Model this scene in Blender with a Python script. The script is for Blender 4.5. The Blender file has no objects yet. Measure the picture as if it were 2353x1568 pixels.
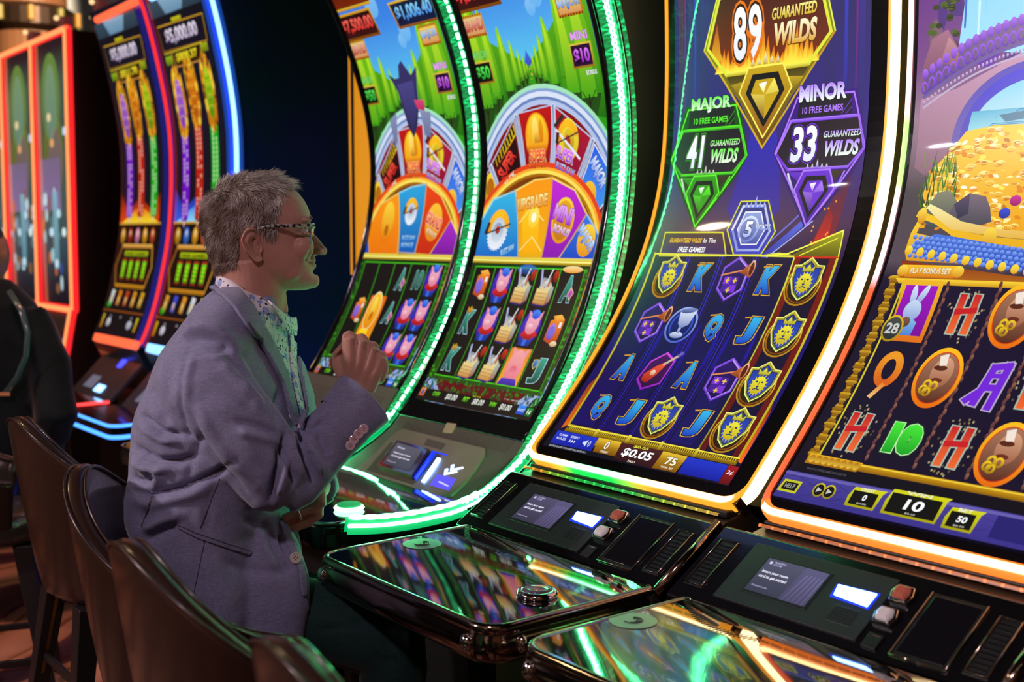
import bpy, bmesh, math, random
import numpy as np
from mathutils import Vector, Matrix, noise
from mathutils.geometry import tessellate_polygon
from mathutils.bvhtree import BVHTree

random.seed(7)
SC = bpy.context.scene
COL = SC.collection
PI = math.pi

# ------------------------------------------------------------------ camera, world, light, exposure
FPX = 2700.0                 # focal length in pixels of the 2353 px wide frame
CAMH = 1.35
PITCH = math.atan(246 / FPX)
cam_d = bpy.data.cameras.new('camera')
cam = bpy.data.objects.new('camera', cam_d)
COL.objects.link(cam)
cam.location = (0, 0, CAMH)
cam.rotation_euler = (PI / 2 - PITCH, 0, 0)
cam_d.sensor_width = 36.0
cam_d.lens = 36.0 * FPX / 2353
cam_d.clip_start = 0.05
cam_d.clip_end = 60
cam_d.dof.use_dof = True
cam_d.dof.focus_distance = 2.42
cam_d.dof.aperture_fstop = 3.2
SC.camera = cam

SC.view_settings.view_transform = 'Standard'
SC.view_settings.look = 'None'
SC.view_settings.exposure = 0.0
SC.view_settings.gamma = 1.0
SC.view_settings.use_curve_mapping = False

wd = bpy.data.worlds.new('world')
SC.world = wd
wd.use_nodes = True
wd.node_tree.nodes['Background'].inputs[0].default_value = (0.05, 0.05, 0.09, 1)
wd.node_tree.nodes['Background'].inputs[1].default_value = 0.10


def area(name, loc, to, size, power, col, sy=None):
    l = bpy.data.lights.new(name, 'AREA')
    l.energy = power
    l.color = col
    l.size = size
    if sy:
        l.shape = 'RECTANGLE'
        l.size_y = sy
    o = bpy.data.objects.new(name, l)
    COL.objects.link(o)
    o.location = loc
    o.rotation_euler = (Vector(to) - Vector(loc)).to_track_quat('-Z', 'Y').to_euler()
    return o


def spot(name, loc, to, power, col, ang=70, rad=.06, blend=.6):
    l = bpy.data.lights.new(name, 'SPOT')
    l.energy = power
    l.color = col
    l.spot_size = math.radians(ang)
    l.spot_blend = blend
    l.shadow_soft_size = rad
    o = bpy.data.objects.new(name, l)
    COL.objects.link(o)
    o.location = loc
    o.rotation_euler = (Vector(to) - Vector(loc)).to_track_quat('-Z', 'Y').to_euler()
    return o


spot('ceiling_spot_warm', (-4.4, 0.9, 3.3), (-0.7, 2.4, 0.9), 470, (1.0, 0.78, 0.78), 50, .15)
spot('ceiling_spot_rose', (-0.9, -0.6, 3.35), (-0.5, 2.4, 1.0), 125, (1.0, 0.72, 0.84), 55, .12)
spot('fill_far_wall', (-4.5, 9.2, 3.4), (-3.5, 12.3, 2.4), 1800, (1.0, 0.62, 0.36), 100, .12)  # added fill without a fixture, brightens the far wall
spot('fill_front_wall', (0.8, -1.2, 3.4), (0.8, -3.3, 1.4), 160, (1.0, 0.62, 0.42), 110, .12)  # added to light the unseen wall that the chrome mirrors
spot('fill_left_floor', (-1.9, 3.3, 3.6), (-1.85, 3.9, 0.0), 170, (1.0, 0.42, 0.28), 42, .12)  # invented reddish fill that lifts the carpet at the left
spot('fill_column', (-2.0, 6.6, 3.7), (-3.9, 10.5, 3.45), 900, (1.0, 0.62, 0.36), 85, .12)  # extra lamp put in so that the column shows brown
spot('fill_side_wall', (-3.4, -1.2, 3.4), (-5.0, -3.4, 1.2), 800, (1.0, 0.60, 0.40), 120, .12)  # added fill on the unseen wall, for reflections in the deck rims

# ------------------------------------------------------------------ row frame: s along the bank, d toward the players
TH = math.radians(38.1)
RV = Vector((-math.sin(TH), math.cos(TH), 0))
NV = Vector((-math.cos(TH), -math.sin(TH), 0))
ZV = Vector((0, 0, 1))


def W(s, d, z):
    return RV * s + NV * d + ZV * z


C0 = Vector((0, 0, CAMH))
FW = Vector((0, math.cos(PITCH), -math.sin(PITCH)))
UP = Vector((0, math.sin(PITCH), math.cos(PITCH)))


def ray(x, y):
    return FW + Vector((1, 0, 0)) * ((x - 1176.5) / FPX) - UP * ((y - 784) / FPX)


# vertical reference plane through the seated man, its normal pointing away from us
G = Vector((-0.208, 0.978, 0)).normalized()
FH = Vector((0.978, 0.208, 0)).normalized()
M0 = Vector((-0.5, 2.4, 0))


def at(x, y, b=0.0):
    d = ray(x, y)
    t = ((M0 + G * b) - C0).dot(G) / d.dot(G)
    return C0 + d * t


# ------------------------------------------------------------------ colours and materials
def lin(c):
    return c / 12.92 if c <= 0.04045 else ((c + 0.055) / 1.055) ** 2.4


def H(h):
    h = h.lstrip('#')
    return tuple(lin(int(h[i:i + 2], 16) / 255) for i in (0, 2, 4))


def mixc(a, b, t):
    t = max(0, min(1, t))
    return tuple(a[i] + (b[i] - a[i]) * t for i in range(3))


def setp(b, **kw):
    for k, v in kw.items():
        k = k.replace('_', ' ')
        if k in b.inputs:
            b.inputs[k].default_value = v


MATS = {}


def mat(name, base=(0.5, 0.5, 0.5), rough=0.5, metal=0.0, emit=None, es=0.0, coat=0.0, bump=None, var=None, spec=0.5, trans=0.0, **kw):
    if name in MATS:
        return MATS[name]
    m = bpy.data.materials.new(name)
    m.use_nodes = True
    nt = m.node_tree
    b = nt.nodes['Principled BSDF']
    b.inputs['Base Color'].default_value = (*base, 1)
    b.inputs['Roughness'].default_value = rough
    b.inputs['Metallic'].default_value = metal
    b.inputs['Specular IOR Level'].default_value = spec
    b.inputs['Coat Weight'].default_value = coat
    b.inputs['Coat Roughness'].default_value = 0.04
    b.inputs['Transmission Weight'].default_value = trans
    if emit:
        b.inputs['Emission Color'].default_value = (*emit, 1)
        b.inputs['Emission Strength'].default_value = es
    for k, v in kw.items():
        b.inputs[k.replace('_', ' ')].default_value = v
    tc = nt.nodes.new('ShaderNodeTexCoord')
    if bump:
        sc, st = bump[0], bump[1]
        n = nt.nodes.new('ShaderNodeTexNoise')
        n.inputs['Scale'].default_value = sc
        n.inputs['Detail'].default_value = bump[2] if len(bump) > 2 else 4
        nt.links.new(tc.outputs['Object'], n.inputs['Vector'])
        bp = nt.nodes.new('ShaderNodeBump')
        bp.inputs['Strength'].default_value = st
        bp.inputs['Distance'].default_value = bump[3] if len(bump) > 3 else 0.01
        nt.links.new(n.outputs['Fac'], bp.inputs['Height'])
        nt.links.new(bp.outputs['Normal'], b.inputs['Normal'])
    if var:
        sc, c2 = var[0], var[1]
        n = nt.nodes.new('ShaderNodeTexNoise')
        n.inputs['Scale'].default_value = sc
        n.inputs['Detail'].default_value = 3
        nt.links.new(tc.outputs['Object'], n.inputs['Vector'])
        r = nt.nodes.new('ShaderNodeValToRGB')
        r.color_ramp.elements[0].position = 0.38
        r.color_ramp.elements[1].position = 0.64
        r.color_ramp.elements[0].color = (*base, 1)
        r.color_ramp.elements[1].color = (*c2, 1)
        nt.links.new(n.outputs['Fac'], r.inputs['Fac'])
        nt.links.new(r.outputs['Color'], b.inputs['Base Color'])
    MATS[name] = m
    return m


def screen_mat(name, es=1.0, rough=0.28, spec=0.35, coat=1.0):
    if name in MATS:
        return MATS[name]
    m = mat(name, (0.004, 0.004, 0.005), rough, spec=spec, coat=coat)
    nt = m.node_tree
    b = nt.nodes['Principled BSDF']
    a = nt.nodes.new('ShaderNodeAttribute')
    a.attribute_name = 'Col'
    nt.links.new(a.outputs['Color'], b.inputs['Emission Color'])
    b.inputs['Emission Strength'].default_value = es
    b.inputs['Coat Roughness'].default_value = 0.03
    return m


M_BLACK = mat('black_gloss_plastic', (0.006, 0.006, 0.008), 0.16, coat=0.6, bump=(14, 0.03))
M_BLACK2 = mat('black_satin_plastic', (0.012, 0.012, 0.015), 0.42, bump=(180, 0.06))
M_CAB = mat('dark_cabinet_paint', (0.007, 0.009, 0.011), 0.5, spec=.2, bump=(60, 0.04), var=(3, (0.010, 0.013, 0.014)))
M_CONS = mat('dark_blue_grey_plastic', (0.024, 0.025, 0.034), 0.42, bump=(400, 0.08))
M_TAUPE = mat('taupe_console_plastic', (0.20, 0.165, 0.13), 0.45, bump=(500, 0.06), var=(5, (0.23, 0.19, 0.15)))
M_TAUPE2 = mat('ribbed_grey_brown_plastic', (0.10, 0.09, 0.075), 0.45, bump=(300, 0.1))
M_CHROME = mat('dark_bronze_chrome', (0.34, 0.27, 0.22), 0.12, 1.0, bump=(9, 0.04), var=(6, (0.40, 0.33, 0.28)))
M_CHROME2 = mat('bright_chrome', (0.75, 0.74, 0.76), 0.08, 1.0, bump=(12, 0.03))
M_GLASSTOP = mat('black_mirror_glass', (0.004, 0.004, 0.005), 0.03, spec=0.9, coat=1.0, bump=(2.6, 0.13, 1, 0.02))
M_GLASSTOP.node_tree.nodes['Principled BSDF'].inputs['IOR'].default_value = 1.9
M_GREY = mat('grey_metal', (0.22, 0.23, 0.26), 0.35, 0.6, bump=(100, 0.04))


def glow(name, col, s, base=None):
    return mat(name, base or tuple(c * 0.3 for c in col), 0.4, emit=col, es=s, bump=(30, 0.02))


# ------------------------------------------------------------------ object helpers
def empty(name, loc, label=None, cat=None, group=None):
    o = bpy.data.objects.new(name, None)
    o.empty_display_size = 0.05
    COL.objects.link(o)
    o.location = loc
    if label:
        o['label'] = label
    if cat:
        o['category'] = cat
    if group:
        o['group'] = group
    return o


def worldpos(o):
    p = Vector((0, 0, 0))
    while o is not None:
        p = p + Vector(o.location)
        o = o.parent
    return p


def mk(name, verts, faces, m, parent=None, smooth=False, cols=None, bevel=0, bseg=2, origin=None, local=False):
    me = bpy.data.meshes.new(name)
    off = Vector((0, 0, 0))
    if parent is not None and not local:
        off = worldpos(parent)
    elif origin is not None:
        off = Vector(origin)
    me.from_pydata([tuple(Vector(v) - off) for v in verts], [], faces)
    me.validate()
    me.update()
    if cols is not None:
        ca = me.color_attributes.new('Col', 'FLOAT_COLOR', 'CORNER')
        flat = np.ones((len(cols), 4), dtype=np.float32)
        flat[:, :3] = np.array(cols, dtype=np.float32)
        if len(cols) == len(me.loops):
            ca.data.foreach_set('color', flat.ravel())
    if isinstance(m, (list, tuple)):
        for q in m:
            me.materials.append(q)
    else:
        me.materials.append(m)
    o = bpy.data.objects.new(name, me)
    COL.objects.link(o)
    if parent is not None:
        o.parent = parent
    elif origin is not None:
        o.location = origin
    if smooth:
        me.polygons.foreach_set('use_smooth', [True] * len(me.polygons))
        me.update()
    if bevel:
        bv = o.modifiers.new('bevel', 'BEVEL')
        bv.width = bevel
        bv.segments = bseg
        bv.limit_method = 'ANGLE'
        bv.angle_limit = math.radians(35)
        me.polygons.foreach_set('use_smooth', [True] * len(me.polygons))
        wn = o.modifiers.new('wn', 'WEIGHTED_NORMAL')
        wn.keep_sharp = True
    return o


def tag(o, label, cat, group=None, kind=None):
    if label:
        o['label'] = label
    if cat:
        o['category'] = cat
    if group:
        o['group'] = group
    if kind:
        o['kind'] = kind
    return o


class B:
    """collects geometry for one mesh"""

    def __init__(self):
        self.v = []
        self.f = []

    def add(self, vs, fs):
        n = len(self.v)
        self.v += [Vector(v) for v in vs]
        self.f += [tuple(i + n for i in f) for f in fs]
        return self

    def hexa(self, p):
        # p: 8 points, bottom loop 0-3, top loop 4-7
        return self.add(p, [(0, 3, 2, 1), (4, 5, 6, 7), (0, 1, 5, 4), (1, 2, 6, 5), (2, 3, 7, 6), (3, 0, 4, 7)])

    def box(self, c, e, ax=(Vector((1, 0, 0)), Vector((0, 1, 0)), Vector((0, 0, 1)))):
        c = Vector(c)
        p = []
        for k in (-1, 1):
            for i, j in ((-1, -1), (1, -1), (1, 1), (-1, 1)):
                p.append(c + ax[0] * (i * e[0]) + ax[1] * (j * e[1]) + ax[2] * (k * e[2]))
        return self.hexa(p)

    def sbox(self, s0, s1, d0, d1, z0, z1):
        return self.hexa([W(s0, d0, z0), W(s1, d0, z0), W(s1, d1, z0), W(s0, d1, z0), W(s0, d0, z1), W(s1, d0, z1), W(s1, d1, z1), W(s0, d1, z1)])

    def tube(self, pts, r, seg=8, r2=None, side=None, cap=True, rounded=False):
        pts = [Vector(p) for p in pts]
        n = len(pts)
        rr = r if isinstance(r, (list, tuple)) else [r] * n
        r2 = r2 if r2 is None or isinstance(r2, (list, tuple)) else [r2] * n
        base = len(self.v)
        prev = side
        for i, p in enumerate(pts):
            t = (pts[min(i + 1, n - 1)] - pts[max(i - 1, 0)])
            if t.length < 1e-9:
                t = Vector((0, 0, 1))
            t.normalize()
            if prev is None:
                prev = Vector((0, 0, 1)) if abs(t.z) < 0.9 else Vector((1, 0, 0))
            u = (prev - t * prev.dot(t))
            if u.length < 1e-6:
                u = t.orthogonal()
            u.normalize()
            prev = u
            w = t.cross(u)
            a = rr[i]
            b = (r2[i] if r2 else a)
            for k in range(seg):
                an = 2 * PI * k / seg
                self.v.append(p + u * (math.cos(an) * a) + w * (math.sin(an) * b))
        for i in range(n - 1):
            for k in range(seg):
                k2 = (k + 1) % seg
                self.f.append((base + i * seg + k, base + i * seg + k2, base + (i + 1) * seg + k2, base + (i + 1) * seg + k))
        if cap:
            self.f.append(tuple(base + k for k in range(seg - 1, -1, -1)))
            self.f.append(tuple(base + (n - 1) * seg + k for k in range(seg)))
        return self

    def ball(self, c, r, ax=None, e=(1, 1, 1), nu=16, nv=10):
        ax = ax or (Vector((1, 0, 0)), Vector((0, 1, 0)), Vector((0, 0, 1)))
        c = Vector(c)
        vs = [c + ax[2] * (r * e[2])]
        for j in range(1, nv):
            th = PI * j / nv
            for i in range(nu):
                ph = 2 * PI * i / nu
                vs.append(c + ax[0] * (r * e[0] * math.sin(th) * math.cos(ph)) + ax[1] * (r * e[1] * math.sin(th) * math.sin(ph)) + ax[2] * (r * e[2] * math.cos(th)))
        vs.append(c - ax[2] * (r * e[2]))
        fs = [(0, 1 + i, 1 + (i + 1) % nu) for i in range(nu)]
        for j in range(nv - 2):
            for i in range(nu):
                a = 1 + j * nu + i
                b = 1 + j * nu + (i + 1) % nu
                fs.append((a, a + nu, b + nu, b))
        L = len(vs) - 1
        fs += [(L, 1 + (nv - 2) * nu + (i + 1) % nu, 1 + (nv - 2) * nu + i) for i in range(nu)]
        return self.add(vs, fs)

    def cyl(self, c, ax, r, h, seg=28, r1=None, prof=None):
        """lathe about axis ax from c; prof list of (radius, height)"""
        ax = Vector(ax).normalized()
        u = ax.orthogonal().normalized()
        w = ax.cross(u)
        prof = prof or [(r, 0), (r1 if r1 is not None else r, h)]
        base = len(self.v)
        c = Vector(c)
        for (rr, hh) in prof:
            for k in range(seg):
                an = 2 * PI * k / seg
                self.v.append(c + ax * hh + (u * math.cos(an) + w * math.sin(an)) * rr)
        n = len(prof)
        for i in range(n - 1):
            for k in range(seg):
                k2 = (k + 1) % seg
                self.f.append((base + i * seg + k, base + i * seg + k2, base + (i + 1) * seg + k2, base + (i + 1) * seg + k))
        self.f.append(tuple(base + k for k in range(seg - 1, -1, -1)))
        self.f.append(tuple(base + (n - 1) * seg + k for k in range(seg)))
        return self

    def loft(self, rings, cap=True):
        base = len(self.v)
        n = len(rings[0])
        for r in rings:
            self.v += [Vector(p) for p in r]
        for i in range(len(rings) - 1):
            for k in range(n):
                k2 = (k + 1) % n
                self.f.append((base + i * n + k, base + i * n + k2, base + (i + 1) * n + k2, base + (i + 1) * n + k))
        if cap:
            self.f.append(tuple(base + k for k in range(n - 1, -1, -1)))
            self.f.append(tuple(base + (len(rings) - 1) * n + k for k in range(n)))
        return self

    def build(self, name, m, parent=None, **kw):
        o = mk(name, self.v, self.f, m, parent, **kw)
        bm = bmesh.new()
        bm.from_mesh(o.data)
        bmesh.ops.recalc_face_normals(bm, faces=bm.faces)
        bm.to_mesh(o.data)
        bm.free()
        return o


def remesh(b, voxel, smooth=3, factor=0.5):
    """one continuous closed surface from overlapping closed pieces; returns (verts ndarray, faces)"""
    me = bpy.data.meshes.new('tmp')
    me.from_pydata([tuple(v) for v in b.v], [], b.f)
    me.update()
    bm = bmesh.new()
    bm.from_mesh(me)
    bmesh.ops.recalc_face_normals(bm, faces=bm.faces)
    bm.to_mesh(me)
    bm.free()
    o = bpy.data.objects.new('tmp', me)
    COL.objects.link(o)
    r = o.modifiers.new('r', 'REMESH')
    r.mode = 'VOXEL'
    r.voxel_size = voxel
    if smooth:
        s = o.modifiers.new('s', 'SMOOTH')
        s.iterations = smooth
        s.factor = factor
    dg = bpy.context.evaluated_depsgraph_get()
    me2 = bpy.data.meshes.new_from_object(o.evaluated_get(dg))
    v = np.empty(len(me2.vertices) * 3, dtype=np.float64)
    me2.vertices.foreach_get('co', v)
    v = v.reshape(-1, 3)
    nn = np.empty(len(me2.vertices) * 3, dtype=np.float64)
    me2.vertices.foreach_get('normal', nn)
    nn = nn.reshape(-1, 3)
    fs = [tuple(p.vertices) for p in me2.polygons]
    bpy.data.objects.remove(o)
    bpy.data.meshes.remove(me)
    bpy.data.meshes.remove(me2)
    return v, nn, fs
# ------------------------------------------------------------------ flat artwork laid onto curved glass
TXT = {}


def glyphs(s, bold=0.0):
    """triangles of a line of lettering, normalised to a 0..1 box"""
    k = (s, bold)
    if k in TXT:
        return TXT[k]
    cu = bpy.data.curves.new('t', 'FONT')
    cu.body = s
    cu.offset = bold
    cu.resolution_u = 3
    o = bpy.data.objects.new('t', cu)
    COL.objects.link(o)
    dg = bpy.context.evaluated_depsgraph_get()
    me = bpy.data.meshes.new_from_object(o.evaluated_get(dg))
    me.calc_loop_triangles()
    V = [(v.co.x, v.co.y) for v in me.vertices]
    T = [[V[i] for i in t.vertices] for t in me.loop_triangles]
    bpy.data.objects.remove(o)
    bpy.data.curves.remove(cu)
    bpy.data.meshes.remove(me)
    xs = [p[0] for t in T for p in t] or [0, 1]
    ys = [p[1] for t in T for p in t] or [0, 1]
    bb = (min(xs), min(ys), max(xs), max(ys))
    TXT[k] = (T, bb)
    return TXT[k]


def clip_half(poly, ax, val, keep_ge):
    out = []
    n = len(poly)
    for i in range(n):
        a, b = poly[i], poly[(i + 1) % n]
        da = a[0][ax] - val
        db = b[0][ax] - val
        if not keep_ge:
            da, db = -da, -db
        if da >= 0:
            out.append(a)
        if (da > 0 and db < 0) or (da < 0 and db > 0):
            t = da / (da - db)
            p = tuple(a[0][k] + (b[0][k] - a[0][k]) * t for k in (0, 1))
            c = tuple(a[1][k] + (b[1][k] - a[1][k]) * t for k in range(3))
            out.append((p, c))
    return out


def dark(c, k):
    return tuple(x * k for x in c)


class Art:
    def __init__(self, rect):
        self.rect = rect
        self.items = []      # (layer, [(pt, col)])

    def tri(self, pts, cols, L):
        self.items.append((L, list(zip(pts, cols))))

    def poly(self, pts, col, L=1, col2=None):
        """col2: colour at the lower edge of the shape"""
        if isinstance(col, str):
            col = H(col)
        if isinstance(col2, str):
            col2 = H(col2)
        ys = [p[1] for p in pts]
        y0, y1 = min(ys), max(ys)

        def cf(p):
            if col2 is None:
                return col
            return mixc(col2, col, (p[1] - y0) / (y1 - y0 + 1e-9))
        tr = tessellate_polygon([[Vector((p[0], p[1], 0)) for p in pts]])
        for t in tr:
            q = [tuple(pts[i][:2]) for i in t]
            self.tri(q, [cf(p) for p in q], L)
        return self

    def rect_(self, x0, y0, x1, y1, col, L=1, col2=None):
        return self.poly([(x0, y0), (x1, y0), (x1, y1), (x0, y1)], col, L, col2)

    def grad(self, x0, y0, x1, y1, stops, L=0):
        """stops: [(v, colour)] from bottom to top"""
        for (a, ca), (b, cb) in zip(stops[:-1], stops[1:]):
            self.rect_(x0, a, x1, b, cb, L, ca)
        return self

    def ell(self, cx, cy, rx, ry, col, L=1, col2=None, n=22, a0=0, a1=2 * PI, rot=0):
        pts = []
        for i in range(n):
            a = a0 + (a1 - a0) * i / (n if abs(a1 - a0 - 2 * PI) < 1e-6 else n - 1)
            x, y = rx * math.cos(a), ry * math.sin(a)
            pts.append((cx + x * math.cos(rot) - y * math.sin(rot), cy + x * math.sin(rot) + y * math.cos(rot)))
        return self.poly(pts, col, L, col2)

    def ring(self, cx, cy, rx, ry, w, col, L=1, col2=None, n=30, a0=0, a1=2 * PI, wy=None):
        c1 = H(col) if isinstance(col, str) else col
        c2 = c1 if col2 is None else (H(col2) if isinstance(col2, str) else col2)
        wy = wy or w
        for i in range(n):
            a = a0 + (a1 - a0) * i / n
            b = a0 + (a1 - a0) * (i + 1) / n
            p = [(cx + rx * math.cos(a), cy + ry * math.sin(a)), (cx + rx * math.cos(b), cy + ry * math.sin(b)),
                 (cx + (rx - w) * math.cos(b), cy + (ry - wy) * math.sin(b)), (cx + (rx - w) * math.cos(a), cy + (ry - wy) * math.sin(a))]
            k = 0.5 + 0.5 * math.sin((a + b) / 2)
            c = mixc(c2, c1, k)
            self.tri([p[0], p[1], p[2]], [c] * 3, L)
            self.tri([p[0], p[2], p[3]], [c] * 3, L)
        return self

    def line(self, pts, w, col, L=1, closed=False, col2=None):
        c = H(col) if isinstance(col, str) else col
        c2 = c if col2 is None else (H(col2) if isinstance(col2, str) else col2)
        if closed:
            pts = list(pts) + [pts[0]]
        n = len(pts)
        for i in range(n - 1):
            a, b = Vector(pts[i][:2]), Vector(pts[i + 1][:2])
            t = b - a
            if t.length < 1e-9:
                continue
            t.normalize()
            q = Vector((-t.y, t.x)) * (w / 2)
            e = t * (w * 0.45)
            p = [a - e - q, b + e - q, b + e + q, a - e + q]
            ca = mixc(c, c2, i / max(1, n - 1))
            cb = mixc(c, c2, (i + 1) / max(1, n - 1))
            self.tri([tuple(p[0]), tuple(p[1]), tuple(p[2])], [ca, cb, cb], L)
            self.tri([tuple(p[0]), tuple(p[2]), tuple(p[3])], [ca, cb, ca], L)
        return self

    def out(self, pts, fill, edge, w, L=1, fill2=None):
        """filled shape with an outline"""
        self.poly(pts, fill, L, fill2)
        self.line(pts, w, edge, L + 1, True)
        return self

    def text(self, s, x0, y0, x1, y1, col, L=5, col2=None, edge=None, ew=0.03, bold=0.02, shear=0.0, rot=0.0, edge2=None):
        """lettering fitted into a box"""
        c1 = H(col) if isinstance(col, str) else col
        c2 = c1 if col2 is None else (H(col2) if isinstance(col2, str) else col2)
        bold *= .6
        ew *= .85
        T0, bb = glyphs(s, bold)
        sx = (x1 - x0) / max(1e-6, bb[2] - bb[0])
        sy = (y1 - y0) / max(1e-6, bb[3] - bb[1])
        cx, cy = (x0 + x1) / 2, (y0 + y1) / 2

        def place(T, cf, LL):
            for t in T:
                q = []
                cc = []
                for p in t:
                    fy = (p[1] - bb[1]) * sy
                    x = x0 + (p[0] - bb[0]) * sx + shear * fy
                    y = y0 + fy
                    if rot:
                        dx, dy = x - cx, y - cy
                        x = cx + dx * math.cos(rot) - dy * math.sin(rot)
                        y = cy + dx * math.sin(rot) + dy * math.cos(rot)
                    q.append((x, y))
                    cc.append(cf(fy / max(1e-9, y1 - y0)))
                self.tri(q, cc, LL)
        if edge:
            Te, _ = glyphs(s, bold + ew)
            e = H(edge) if isinstance(edge, str) else edge
            if edge2:
                e2 = H(edge2)
                Tf, _ = glyphs(s, bold + ew * 2)
                place(Tf, lambda k: e2, L - 2)
            place(Te, lambda k: e, L - 1)
        place(T0, lambda k: mixc(c2, c1, k), L)
        return self

    def build(self, name, m, parent, fmap, step=0.03, lay=0.00022):
        V, F, Cc, NN = [], [], [], []
        cache = {}
        u0, v0, u1, v1 = self.rect
        for L, poly in self.items:
            xs = [p[0][0] for p in poly]
            ys = [p[0][1] for p in poly]
            if max(xs) <= u0 or min(xs) >= u1 or max(ys) <= v0 or min(ys) >= v1:
                continue
            if min(xs) < u0:
                poly = clip_half(poly, 0, u0, True)
            if poly and max(xs) > u1:
                poly = clip_half(poly, 0, u1, False)
            if poly and min(ys) < v0:
                poly = clip_half(poly, 1, v0, True)
            if poly and max(ys) > v1:
                poly = clip_half(poly, 1, v1, False)
            if len(poly) < 3:
                continue
            ys = [p[0][1] for p in poly]
            k0 = math.floor(min(ys) / step)
            k1 = math.floor((max(ys) - 1e-9) / step)
            for k in range(k0, k1 + 1):
                q = poly
                if k > k0:
                    q = clip_half(q, 1, k * step, True)
                if k < k1 and len(q) >= 3:
                    q = clip_half(q, 1, (k + 1) * step, False)
                if len(q) < 3:
                    continue
                # orient facing outward
                ar = 0
                for i in range(len(q)):
                    a, b = q[i][0], q[(i + 1) % len(q)][0]
                    ar += a[0] * b[1] - a[1] * b[0]
                if abs(ar) < 1e-10:
                    continue
                if ar < 0:
                    q = q[::-1]
                idx = []
                for p, c in q:
                    key = (round(p[0], 6), round(p[1], 6), L)
                    if key not in cache:
                        cache[key] = len(V)
                        V.append(fmap(p[0], p[1], L * lay))
                        NN.append(tuple((fmap(p[0], p[1], L * lay + .01) - V[-1]).normalized()))
                    idx.append(cache[key])
                # drop repeats
                ii, cc = [], []
                for j, (p, c) in enumerate(q):
                    if idx[j] not in ii:
                        ii.append(idx[j])
                        cc.append(c)
                if len(ii) < 3:
                    continue
                F.append(tuple(ii))
                Cc += cc
        return self.raw(name, V, F, Cc, m, parent, NN)

    def raw(self, name, V, F, Cc, m, parent, NN=None):
        me = bpy.data.meshes.new(name)
        off = worldpos(parent) if parent is not None else Vector((0, 0, 0))
        me.from_pydata([tuple(Vector(v) - off) for v in V], [], F)
        me.update()
        ca = me.color_attributes.new('Col', 'FLOAT_COLOR', 'CORNER')
        flat = np.ones((len(Cc), 4), dtype=np.float32)
        flat[:, :3] = np.array(Cc, dtype=np.float32)
        ca.data.foreach_set('color', flat.ravel())
        if NN:
            me.polygons.foreach_set('use_smooth', [True] * len(me.polygons))
            me.normals_split_custom_set_from_vertices(NN)
        me.materials.append(m)
        o = bpy.data.objects.new(name, me)
        COL.objects.link(o)
        o.parent = parent
        return o


class Prof:
    """curved front of a cabinet: (d, z) points from bottom to top"""

    def __init__(self, pts, sL, ds=0.0, inset=0.0):
        self.p = [(a + ds, b) for a, b in pts]
        self.sL = sL
        self.acc = [0]
        for (a, b), (c, d) in zip(self.p[:-1], self.p[1:]):
            self.acc.append(self.acc[-1] + math.hypot(c - a, d - b))
        self.len = self.acc[-1]
        self.inset = inset
        # tangents at points for smooth normals and positions
        n = len(self.p)
        self.t = []
        for i in range(n):
            a = self.p[max(0, i - 1)]
            c = self.p[min(n - 1, i + 1)]
            l = math.hypot(c[0] - a[0], c[1] - a[1])
            self.t.append(((c[0] - a[0]) / l, (c[1] - a[1]) / l))

    def dz(self, v, off=0.0):
        v = v
        k = 0
        if v <= 0:
            k, f = 0, v / (self.acc[1])
            a, t = self.p[0], self.t[0]
            d, z = a[0] + t[0] * v, a[1] + t[1] * v
            td, tz = t
        elif v >= self.len:
            a, t = self.p[-1], self.t[-1]
            e = v - self.len
            d, z = a[0] + t[0] * e, a[1] + t[1] * e
            td, tz = t
        else:
            while self.acc[k + 1] < v:
                k += 1
            h = self.acc[k + 1] - self.acc[k]
            f = (v - self.acc[k]) / h
            p0, p1, m0, m1 = self.p[k], self.p[k + 1], self.t[k], self.t[k + 1]
            h00 = 2 * f ** 3 - 3 * f ** 2 + 1
            h10 = f ** 3 - 2 * f ** 2 + f
            h01 = -2 * f ** 3 + 3 * f ** 2
            h11 = f ** 3 - f ** 2
            d = h00 * p0[0] + h10 * h * m0[0] + h01 * p1[0] + h11 * h * m1[0]
            z = h00 * p0[1] + h10 * h * m0[1] + h01 * p1[1] + h11 * h * m1[1]
            td = m0[0] + (m1[0] - m0[0]) * f
            tz = m0[1] + (m1[1] - m0[1]) * f
            l = math.hypot(td, tz)
            td /= l
            tz /= l
        # outward normal (toward player, +d): rotate tangent
        nd, nz = tz, -td
        o = off - self.inset
        return d + nd * o, z + nz * o

    def __call__(self, u, v, off=0.0):
        d, z = self.dz(v, off)
        return W(self.sL - u, d, z)

    def strip(self, u0, u1, v0, v1, off=0.0, thick=None, n=40):
        """slab following the curve between u0..u1 ; thick = depth behind"""
        b = B()
        rings = []
        for i in range(n + 1):
            v = v0 + (v1 - v0) * i / n
            th = thick if thick else 0.01
            rings.append([self(u0, v, off - th), self(u1, v, off - th), self(u1, v, off), self(u0, v, off)])
        b.loft(rings)
        return b


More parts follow.
